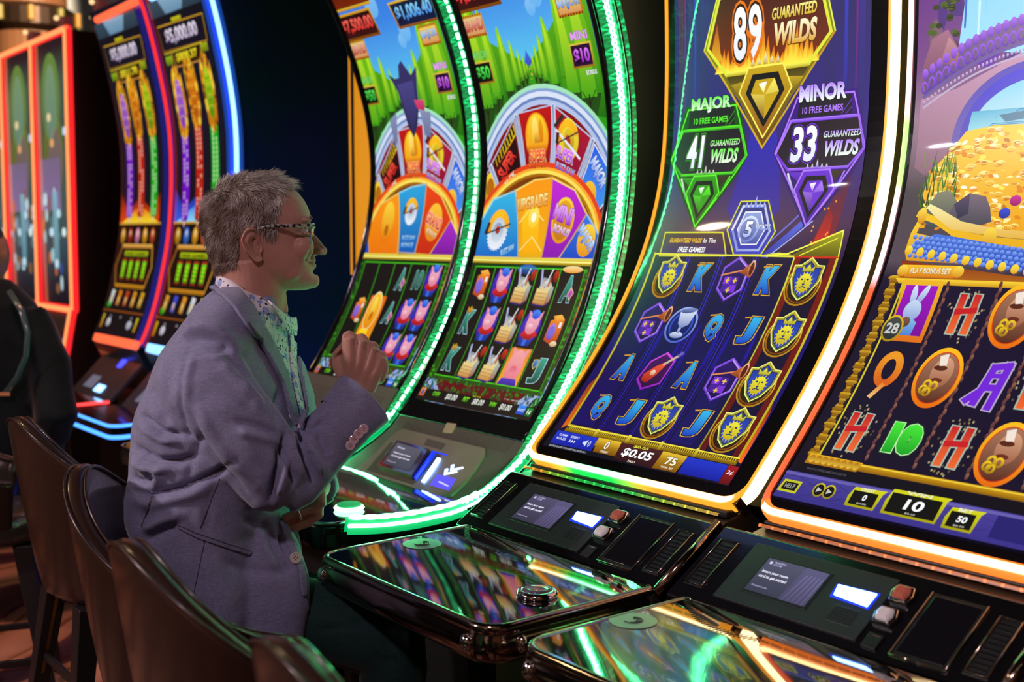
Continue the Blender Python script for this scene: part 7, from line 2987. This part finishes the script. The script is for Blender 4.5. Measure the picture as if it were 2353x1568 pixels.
# trapezius slope and sleeves
jk.tube([P3(560, 700, 0), P3(520, 760, -.10), P3(478, 812, -.165)], [.05, .062, .066], 16)
jk.tube([P3(590, 700, 0), P3(570, 765, .10), P3(560, 825, .17)], [.05, .062, .066], 16)
sd = (P3(528, 820, 0) - P3(400, 900, 0)).normalized()
jk.tube([P3(476, 838, -.168), P3(484, 885, -.185), P3(520, 945, -.20), P3(570, 1010, -.205), P3(612, 1070, -.20), P3(642, 1112, -.19), P3(655, 1118, -.185)],
        [.066, .078, .080, .078, .076, .072, .055], 22, r2=[.060, .062, .064, .064, .062, .060, .05], side=sd)
sd2 = (P3(700, 960, 0) - P3(800, 1060, 0)).normalized()
jk.tube([P3(630, 1128, -.185), P3(668, 1096, -.175), P3(704, 1060, -.165), P3(740, 1021, -.15), P3(776, 985, -.14), P3(806, 953, -.128), P3(826, 933, -.120)],
        [.058, .068, .065, .061, .060, .061, .0620], 22, r2=[.052, .056, .054, .050, .047, .046, .046], side=sd2)
jk.tube([P3(560, 850, .17), P3(650, 1000, .205), P3(728, 1108, .16)], [.07, .06, .045], 16)
jk.tube([P3(728, 1108, .16), P3(732, 1118, .09), P3(728, 1122, .045)], [.045, .045, .042], 16)
jk.tube([P3(590, 1200, -.07), P3(606, 1260, -.095), P3(618, 1330, -.125), P3(620, 1400, -.14), P3(612, 1455, -.145), P3(608, 1484, -.145)], [.055, .070, .078, .080, .076, .070], 24, r2=[.05, .055, .055, .05, .045, .04], side=FH)
jv, jn, jf = remesh(jk, .0058, 14, .5)
FOLDS = [
    ([(336, 880), (360, 930), (392, 985)], 12, -.006), ([(360, 850), (385, 905), (410, 950)], 9, .004),
    ([(318, 950), (345, 972), (373, 995), (432, 1002)], 8, -.013), ([(322, 975), (352, 1000), (378, 1012), (420, 1016)], 9, .010),
    ([(305, 1020), (335, 1045), (360, 1060), (408, 1061), (455, 1048)], 9, -.014), ([(300, 1050), (330, 1075), (362, 1078), (400, 1076)], 11, .012),
    ([(300, 1096), (330, 1108), (352, 1092)], 7, -.012), ([(350, 1085), (368, 1100), (352, 1118)], 7, .008),
    ([(289, 1128), (343, 1138), (417, 1122), (497, 1088), (540, 1060)], 8, -.012), ([(300, 1150), (350, 1160), (430, 1140), (500, 1110)], 16, .008),
    ([(352, 1135), (338, 1170), (322, 1210)], 5, -.006),
    ([(324, 1222), (373, 1196), (423, 1180)], 12, .012), ([(330, 1250), (370, 1225), (415, 1206)], 10, -.008),
    ([(460, 1000), (440, 1060), (430, 1120)], 10, -.004), ([(497, 1100), (480, 1160), (470, 1240)], 10, -.003),
    ([(515, 804), (545, 835), (575, 872), (616, 925)], 9, -.010), ([(500, 830), (540, 870), (585, 920)], 14, .006),
    ([(432, 930), (462, 1010), (512, 1078), (580, 1150)], 6, -.006), ([(450, 920), (480, 990), (530, 1060), (590, 1120)], 12, .005),
    ([(530, 968), (575, 975), (612, 988), (652, 1004)], 9, -.006), ([(540, 990), (590, 1002), (640, 1018)], 10, .006),
    ([(655, 985), (656, 1030), (662, 1075), (684, 1125)], 8, -.012), ([(672, 1000), (680, 1050), (698, 1100)], 8, .012),
    ([(684, 990), (700, 1040), (712, 1075), (722, 1120)], 8, -.010), ([(640, 1010), (642, 1060), (628, 1120), (618, 1170)], 8, -.014),
    ([(652, 1040), (650, 1090), (636, 1140)], 8, .012), ([(700, 1010), (726, 1050), (742, 1095)], 8, .010), ([(722, 990), (745, 1030), (765, 1080)], 8, -.008),
    ([(742, 950), (736, 1000), (768, 1050)], 9, -.006), ([(690, 975), (715, 985), (745, 965)], 7, -.010), ([(760, 930), (772, 975), (800, 1020)], 12, .004),
    ([(612, 1210), (630, 1260), (652, 1300), (672, 1330)], 10, -.010), ([(596, 1200), (610, 1260), (640, 1320)], 10, .007),
    ([(640, 1215), (652, 1255), (668, 1282)], 7, -.010), ([(560, 1190), (590, 1210), (620, 1205)], 10, -.008),
    ([(500, 1280), (560, 1310), (640, 1318), (676, 1292)], 14, -.005), ([(430, 1250), (425, 1330), (440, 1420)], 16, .004),
    ([(560, 860), (585, 900), (600, 960)], 14, .005), ([(640, 890), (632, 940), (640, 990)], 8, -.005),
    ([(436, 800), (420, 860), (415, 930), (428, 990), (470, 1050)], 4.5, -.005),
    ([(445, 815), (432, 870), (434, 930)], 9, .005),
]
for pts, w_, am in FOLDS:
    jv = crease(jv, jn, pts, w_ * .92, am * 1.4)
# fine cloth unevenness
for i in range(len(jv)):
    p = Vector(jv[i])
    jv[i] += jn[i] * (noise.noise(p * 14) * .0028 + noise.noise(p * 32 + Vector((5, 1, 2))) * .0012)
jo = mk('blazer', [tuple(p) for p in jv], jf, M_JACKET, man, smooth=True)
bvh_j = BVHTree.FromPolygons([tuple(p) for p in jv], jf)


def onj(x, y, off=0.0, bvh=None):
    bv = bvh or bvh_j
    d = ray(x, y).normalized()
    h = bv.ray_cast(C0, d, 6)
    if h[0] is None:
        # just past the outline: closest cloth
        q = at(x, y, 0)
        best = None
        for b_ in (-.2, -.1, 0, .1, .2):
            q = at(x, y, b_)
            g = bv.find_nearest(q)
            if g[0] is not None and (best is None or g[3] < best[3]):
                best = g
        h = best
        return Vector(h[0]) + (q - Vector(h[0])) * 0 + Vector(h[1]) * off, Vector(h[1])
    nrm = Vector(h[1])
    if nrm.dot(d) > 0:
        nrm = -nrm
    return Vector(h[0]) + nrm * off, nrm


def patch(name, poly, off, m, parent, thick=.004, step=7.0, bvh=None, smooth_=True):
    """piece of cloth laid on the garment under it"""
    tr = tessellate_polygon([[Vector((p[0], p[1], 0)) for p in poly]])
    V, F = [], []
    cache = {}
    for t in tr:
        q0 = [((poly[i][0], poly[i][1]), (0, 0, 0)) for i in t]
        xs = [p[0][0] for p in q0]
        ys = [p[0][1] for p in q0]
        for ix in range(int(min(xs) // step), int(max(xs) // step) + 1):
            q1 = clip_half(clip_half(q0, 0, ix * step, True) or [], 0, (ix + 1) * step, False) if True else q0
            if len(q1) < 3:
                continue
            for iy in range(int(min(ys) // step), int(max(ys) // step) + 1):
                q = clip_half(q1, 1, iy * step, True)
                if len(q) < 3:
                    continue
                q = clip_half(q, 1, (iy + 1) * step, False)
                if len(q) < 3:
                    continue
                ids = []
                for p, _ in q:
                    k = (round(p[0], 2), round(p[1], 2))
                    if k not in cache:
                        cache[k] = len(V)
                        V.append(onj(p[0], p[1], off, bvh)[0])
                    if cache[k] not in ids:
                        ids.append(cache[k])
                if len(ids) >= 3:
                    F.append(tuple(ids))
    o = mk(name, V, F, m, parent, smooth=smooth_)
    bm = bmesh.new()
    bm.from_mesh(o.data)
    bmesh.ops.recalc_face_normals(bm, faces=bm.faces)
    bmesh.ops.smooth_vert(bm, verts=[v_ for v_ in bm.verts if not v_.is_boundary], factor=.4, use_axis_x=True, use_axis_y=True, use_axis_z=True)
    tot = sum((f.normal.dot(Vector((0, 1, 0))) * f.calc_area() for f in bm.faces))
    if tot > 0:
        bmesh.ops.reverse_faces(bm, faces=bm.faces)
    bm.to_mesh(o.data)
    bm.free()
    s = o.modifiers.new('t', 'SOLIDIFY')
    s.thickness = thick
    s.offset = -1
    return o


# shirt front, then lapels over it
sh = patch('shirt', [(503, 640), (548, 655), (600, 688), (640, 722), (664, 745), (668, 770), (672, 800), (670, 830), (677, 880), (688, 930), (700, 975), (684, 992), (664, 960), (652, 880), (630, 815), (604, 770), (572, 712), (535, 676)], .006, M_SHIRT, man, .005)
patch('placket', [(655, 770), (672, 790), (672, 830), (679, 880), (698, 965), (686, 975), (668, 890), (660, 830)], .010, M_SHIRT, sh, .003)
b = B()
rings = []
for i in range(40):
    t = 2 * PI * i / 40

    def rg(x0, y0, x1, y1, rb_, t=t):
        p, q = P3(x0, y0, 0), P3(x1, y1, 0)
        c = (p + q) / 2
        return c + (q - p) / 2 * math.cos(t) + G * (rb_ * math.sin(t))
    top, bot, bo2 = rg(503, 622, 655, 722, .070), rg(494, 650, 668, 762, .086), rg(497, 655, 664, 764, .080)
    ti = rg(506, 624, 652, 722, .067)
    mid = rg(497, 634, 664, 738, .080)
    rings.append([ti, top, mid, bot, bo2, rg(504, 636, 656, 738, .074)])
n_ = 6
V = [p for r_ in rings for p in r_]
F = []
for i in range(40):
    i2 = (i + 1) % 40
    for k in range(n_):
        k2 = (k + 1) % n_
        F.append((i * n_ + k, i2 * n_ + k, i2 * n_ + k2, i * n_ + k2))
b.add(V, F)
b.build('collar', M_SHIRT, sh, smooth=True)
patch('collar_point', [(610, 700), (640, 722), (664, 732), (667, 748), (665, 772), (652, 768), (636, 745)], .016, M_SHIRT, sh, .004, bvh=None)
p_, n2 = onj(626, 778, .012)
b = B()
b.cyl(p_, n2, .005, .003, 14)
b.build('button', mat('pale_pink_button', (.62, .50, .55), .35, bump=(60, .03)), sh)
LAP = [(507, 636), (538, 661), (572, 702), (607, 762), (624, 794), (651, 859), (663, 900), (674, 945), (682, 988), (672, 998), (660, 950), (641, 880), (613, 828), (593, 792), (591, 781), (572, 770), (558, 748), (534, 712), (503, 679), (482, 664), (492, 650)]
lp = patch('lapel', LAP, .011, M_JACKET, jo, .006, step=6)
patch('lapel_seam', [(558, 748), (562, 746), (594, 780), (590, 784), (575, 772)], .014, M_JDARK, lp, .001)
patch('lapel', [(671, 822), (684, 845), (697, 887), (709, 925), (717, 955), (704, 985), (694, 960), (684, 905), (676, 860)], .012, M_JACKET, jo, .005, step=6)
patch('pocket_welt', [(414, 1207), (454, 1227), (522, 1251), (576, 1270), (574, 1278), (520, 1260), (452, 1236), (413, 1215)], .004, M_JACKET, jo, .003, step=5)
patch('pocket_slit', [(414, 1206), (454, 1225), (522, 1249), (577, 1268), (576.5, 1269.5), (521.5, 1250.5), (453.5, 1227), (413.5, 1208)], .0052, M_JDARK, jo, .001, step=5)
for sm_ in ([(352, 1131), (354, 1131), (326, 1212), (324, 1210)], [(470, 1240), (471.5, 1240), (434.5, 1420), (433, 1420)], [(504, 1100), (505.5, 1101), (460.5, 1215), (459, 1213)]):
    patch('seam', sm_, .0015, M_JDARK, jo, .001, step=6)
# near front quarter and the far front edge lit green
patch('front_facing', [(640, 1200), (655, 1195), (676, 1250), (690, 1285), (702, 1330), (704, 1372), (694, 1370), (686, 1310), (664, 1262)], .004, M_JACKET, jo, .004)
b = B()
q = [P3(664, 1222, .05), P3(684, 1216, .06), P3(694, 1262, .07), P3(690, 1330, .07), P3(682, 1330, .07), P3(672, 1270, .06)]
b.loft([q, [p + G * .006 for p in q]])
b.build('far_front', M_JACKET, jo)
for (x, y, r_) in ((833, 985, .0098), (821, 996, .0098), (811, 1009, .0095), (802, 1023, .0095), (677, 1284, .0115)):
    p_, n2 = onj(x, y, .002)
    n2 = (n2 * .45 - ray(x, y).normalized() * .75).normalized()
    p_ = p_ + n2 * .002
    b = B()
    b.cyl(p_, n2, 0, 0, 22, prof=[(r_, 0), (r_, .0035), (r_ * .82, .0045), (r_ * .74, .0032), (r_ * .01, .003)])
    bt = b.build('button', mat('pink_horn_button', (.72, .52, .56), .3, coat=.4, bump=(60, .05)) if y < 1100 else mat('pale_jacket_button', (.62, .60, .50), .3, coat=.4, bump=(60, .05)), jo, smooth=False)
    b = B()
    u_ = n2.orthogonal().normalized()
    w_ = n2.cross(u_)
    for i_ in (-1, 1):
        for j_ in (-1, 1):
            b.cyl(p_ + (u_ * i_ + w_ * j_) * r_ * .2 + n2 * .003, n2, r_ * .1, .0008, 8)
    b.build('button_hole', M_JDARK, bt)
# cuff edge and lining ring
b = B()
cc = P3(834, 921, -.117)
ax = (P3(834, 921, -.117) - P3(775, 982, -.14)).normalized()
uu = (sd2 - ax * sd2.dot(ax)).normalized()
ww = ax.cross(uu)


def cuff_ring(t, r1, r2):
    return [cc + ax * t + uu * (r1 * math.cos(2 * PI * i / 40)) + ww * (r2 * math.sin(2 * PI * i / 40)) for i in range(40)]


cf = [cuff_ring(-.060, .0590, .0440), cuff_ring(-.02, .0635, .0495), cuff_ring(.004, .0665, .0520), cuff_ring(.0055, .0655, .0510), cuff_ring(.004, .0635, .0490), cuff_ring(-.02, .0600, .0460), cuff_ring(-.03, .02, .02)]
b.loft(cf, cap=False)
b.build('cuff', M_JACKET, jo, smooth=True)
# dark inside of the far sleeve showing past the arm
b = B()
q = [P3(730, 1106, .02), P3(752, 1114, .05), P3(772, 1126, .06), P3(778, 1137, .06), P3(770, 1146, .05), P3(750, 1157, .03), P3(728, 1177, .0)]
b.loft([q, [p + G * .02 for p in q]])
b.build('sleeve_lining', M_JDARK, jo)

# ---- trousers
tb = B()
tb.tube([P3(545, 1400, -.03), P3(640, 1412, -.045), P3(770, 1434, -.085), P3(860, 1464, -.11), P3(906, 1490, -.12), P3(905, 1530, -.12), P3(890, 1700, -.12), P3(880, 1880, -.12)],
        [.090, .086, .082, .078, .074, .070, .060, .050], 22)
tb.tube([P3(545, 1395, .09), P3(640, 1400, .13), P3(760, 1425, .16), P3(850, 1450, .17), P3(880, 1490, .17), P3(870, 1560, .17), P3(860, 1850, .17)],
        [.105, .098, .086, .078, .074, .066, .050], 22)
tb.ball(P3(540, 1380, 0), .13, (FH, G, ZV), (1.05, 1.4, .85))
tv, tn, tf = remesh(tb, .008, 4)
for pts, w_, am in (([(700, 1400), (780, 1420), (870, 1440), (930, 1440)], 10, -.004), ([(720, 1450), (800, 1440), (880, 1410)], 8, -.006), ([(880, 1400), (892, 1440), (893, 1568)], 8, -.004), ([(930, 1430), (940, 1480), (930, 1540)], 9, .004), ([(850, 1500), (880, 1520), (930, 1520)], 8, -.005)):
    tv = crease(tv, tn, pts, w_, am)
mk('trousers', [tuple(p) for p in tv], tf, M_TROUSER, man, smooth=True)
b = B()
for yy in (-.12, .17):
    q = P3(880, 1900, yy)
    b.ball(q + FH * .05 - ZV * .0, .06, (FH, G, ZV), (2.0, .75, .7))
b.build('shoes', mat('black_shoe_leather', (.015, .012, .010), .35, bump=(80, .05)), man, smooth=True)

# ---- glasses
M_TORT = mat('speckled_tortoise_frame', (0.42, 0.36, 0.30), 0.25, coat=.6, bump=(40, .02))
_nt = M_TORT.node_tree
_tc = _nt.nodes.new('ShaderNodeTexCoord')
_n = _nt.nodes.new('ShaderNodeTexNoise')
_n.inputs['Scale'].default_value = 120
_r = _nt.nodes.new('ShaderNodeValToRGB')
_r.color_ramp.elements[0].position = .47
_r.color_ramp.elements[1].position = .52
_r.color_ramp.elements[0].color = (.012, .012, .016, 1)
_r.color_ramp.elements[1].color = (.42, .37, .32, 1)
_nt.links.new(_tc.outputs['Object'], _n.inputs['Vector'])
_nt.links.new(_n.outputs['Fac'], _r.inputs['Fac'])
_nt.links.new(_r.outputs['Color'], _nt.nodes['Principled BSDF'].inputs['Base Color'])
M_RIM = mat('pale_teal_rim', (0.30, 0.48, 0.46), 0.12, coat=1, bump=(40, .02))
M_LENS = mat('clear_lens', (0.9, 0.97, 0.96), 0.02, trans=1.0, bump=(3, .01))
M_LENS.node_tree.nodes['Principled BSDF'].inputs['IOR'].default_value = 1.12
gl = None
for s in (-1, 1):
    b = B()
    a0, z0 = hp(583, 528)
    a1, z1 = hp(612, 520)
    a2, z2_ = hp(716, 519)
    pts = [A3(a0 - .006, s * .083, z0 - .012), A3(a0, s * .0845, z0), A3(a1, s * .0865, z1), A3((a1 + a2) / 2, s * .083, (z1 + z2_) / 2), A3(a2 - .01, s * .073, z2_), A3(a2 + .002, s * .066, z2_)]
    b.tube(pts, [.0020, .0026, .0036, .0038, .0036, .0034], 8, r2=[.0013] * 6, side=ZV)
    if gl is None:
        gl = b.build('glasses', M_TORT, man, smooth=True)
    else:
        b.build('temple_arm', M_TORT, gl, smooth=True)
    ax_, zt_ = hp(721, 514)
    _, zb_ = hp(721, 561)
    pts = []
    for i in range(29):
        t = 2 * PI * i / 28
        e = 3.2
        k = (abs(math.cos(t)) ** e + abs(math.sin(t)) ** e) ** (-1 / e)
        bb = s * .037 + .028 * math.cos(t) * k
        zz = (zt_ + zb_) / 2 + (zt_ - zb_) / 2 * math.sin(t) * k
        pts.append(A3(ax_ - .35 * abs(bb) ** 1.5 - .10 * (zt_ - zz), bb, zz))
    b = B()
    b.tube(pts, .0017, 8)
    b.build('lens_rim', M_RIM, gl, smooth=True)
    b = B()
    c_ = sum(pts[:-1], Vector()) / 28
    ins = [c_ + (p - c_) * .96 for p in pts[:-1]]
    b.loft([ins, [p + FH * .0012 for p in ins]])
    b.build('lens', M_LENS, gl)
b = B()
ab_, zb2 = hp(722, 526)
b.tube([A3(ab_ - .004, -.010, zb2), A3(ab_ + .001, 0, zb2 + .003), A3(ab_ - .004, .010, zb2)], .0018, 8)
b.build('bridge', M_RIM, gl, smooth=True)
# ring
q0 = P3(688, 1180.5, lb - .0100)
ax = (P3(650, 1194, lb - .010) - P3(686, 1181, lb - .010)).normalized()
b = B()
u_ = ax.orthogonal().normalized()
w_ = ax.cross(u_)
b.tube([q0 + (u_ * math.cos(2 * PI * i / 24) + w_ * math.sin(2 * PI * i / 24)) * .0124 for i in range(25)], .0026, 8)
b.build('ring', mat('silver_ring', (.8, .78, .74), .12, 1.0, bump=(30, .03)), man, smooth=True)
# ------------------------------------------------------------------ dark figure at the left edge
per = empty('person', (-1.72, 4.15, 0), 'blurred person in a dark jacket with a shoulder strap at the left edge', 'person')


def Q(x, y, Y):
    d = ray(x, y)
    return C0 + d * (Y / d.y)


YB = 4.1
b = B()
rings = []
for y, xl, xr, hd in ((640, -70, 18, .06), (668, -110, 48, .10), (700, -130, 80, .13), (760, -140, 104, .15), (840, -142, 122, .16), (920, -140, 136, .165), (1000, -136, 142, .165), (1100, -130, 140, .17), (1230, -125, 130, .17)):
    l_, r_ = Q(xl, y, YB), Q(xr, y, YB)
    c = (l_ + r_) / 2
    hw = (r_ - l_).length / 2
    rings.append([c + Vector((1, 0, 0)) * (hw * math.cos(2 * PI * i / 32)) + Vector((0, 1, 0)) * (hd * math.sin(2 * PI * i / 32)) for i in range(32)])
b.loft(rings)
b.tube([Q(60, 720, YB - .02), Q(112, 840, YB - .05), Q(128, 960, YB - .12), Q(118, 1000, YB - .05)], [.07, .075, .07, .06], 16)
pv, pn, pf_ = remesh(b, .012, 4)
for i in range(len(pv)):
    pv[i] += pn[i] * noise.noise(Vector(pv[i]) * 9) * .008
mk('jacket', [tuple(p) for p in pv], pf_, fabric_mat('dark_navy_cloth', (.002, .006, .011), (.004, .010, .017), 500, .8, .3, .2), per, smooth=True)
b = B()
hc_ = Q(-42, 585, YB)
b.ball(hc_, .105, None, (.86, .95, 1.12), 20, 14)
b.tube([hc_ - Vector((0, 0, .06)), Q(-30, 665, YB)], [.062, .06], 14)
b.ball(hc_ + Vector((.087, -.01, -.01)), .024, None, (.35, .7, 1.2), 12, 8)
pv, pn, pf_ = remesh(b, .006, 3)
mk('body', [tuple(p) for p in pv], pf_, skin_mat('warm_blurred_skin', (.55, .22, .12), (.5, .2, .12)), per, smooth=True)
b = B()
b.ball(hc_ + Vector((-.012, -.006, .028)), .108, None, (.86, .95, 1.05), 20, 14)
b.build('hair', mat('dark_brown_hair', (.03, .02, .015), .5, bump=(90, .6)), per, smooth=True)
b = B()
sp = [Q(x, y, YB - d_) for x, y, d_ in ((20, 668, .10), (50, 715, .155), (64, 765, .170), (60, 820, .178), (40, 868, .182), (12, 905, .184))]
b.tube(sp, [.010] * 6, 8, r2=[.003] * 6, side=Vector((1, 0, 0)))
st_ = b.build('shoulder_strap', mat('dark_teal_strap', (.04, .09, .11), .3, coat=.4, bump=(60, .05)), per, smooth=True)
b = B()
b.box(sp[-1] + Vector((0, -.004, 0)), (.02, .006, .006))
b.build('strap_buckle', M_CHROME2, st_)
# thighs forward onto the stool so that the figure is seated
b = B()
p0 = Q(-20, 1150, YB)
b.tube([p0, p0 + NV * -.35 + Vector((0, 0, -.02)), p0 + NV * -.42 + Vector((0, 0, -.35))], [.12, .09, .06], 14)
b.tube([p0 + RV * .2, p0 + RV * .2 + NV * -.35 + Vector((0, 0, -.02)), p0 + RV * .2 + NV * -.42 + Vector((0, 0, -.35))], [.12, .09, .06], 14)
pv, pn, pf_ = remesh(b, .014, 3)
mk('trousers', [tuple(p) for p in pv], pf_, MATS['dark_navy_cloth'], per, smooth=True)

# recessed lamps: two of them mirror as bright points in the nearest glasses
RD = random.Random(9)
for i in range(12):
    ceiling_downlight(-4.2 + (i % 6) * 1.1 + RD.uniform(-.1, .1), -2.6 + (i // 6) * 1.3 + RD.uniform(-.1, .1), .045, 30, (1.0, .70, .42), 'warm recessed ceiling lamp of the grid above the aisle behind the photographer')
ceiling_downlight(-4.64, 3.91, .11, 320, (1.0, .72, .36), 'small warm recessed ceiling lamp nearest above the row of chairs')
ceiling_downlight(-5.74, 2.83, .06, 90, (1.0, .9, .8), 'small white recessed ceiling lamp left of the warm one')
ceiling_downlight(-7.45, 1.77, .10, 140, (.95, .92, 1.0), 'cool white recessed ceiling lamp farthest toward the left wall')
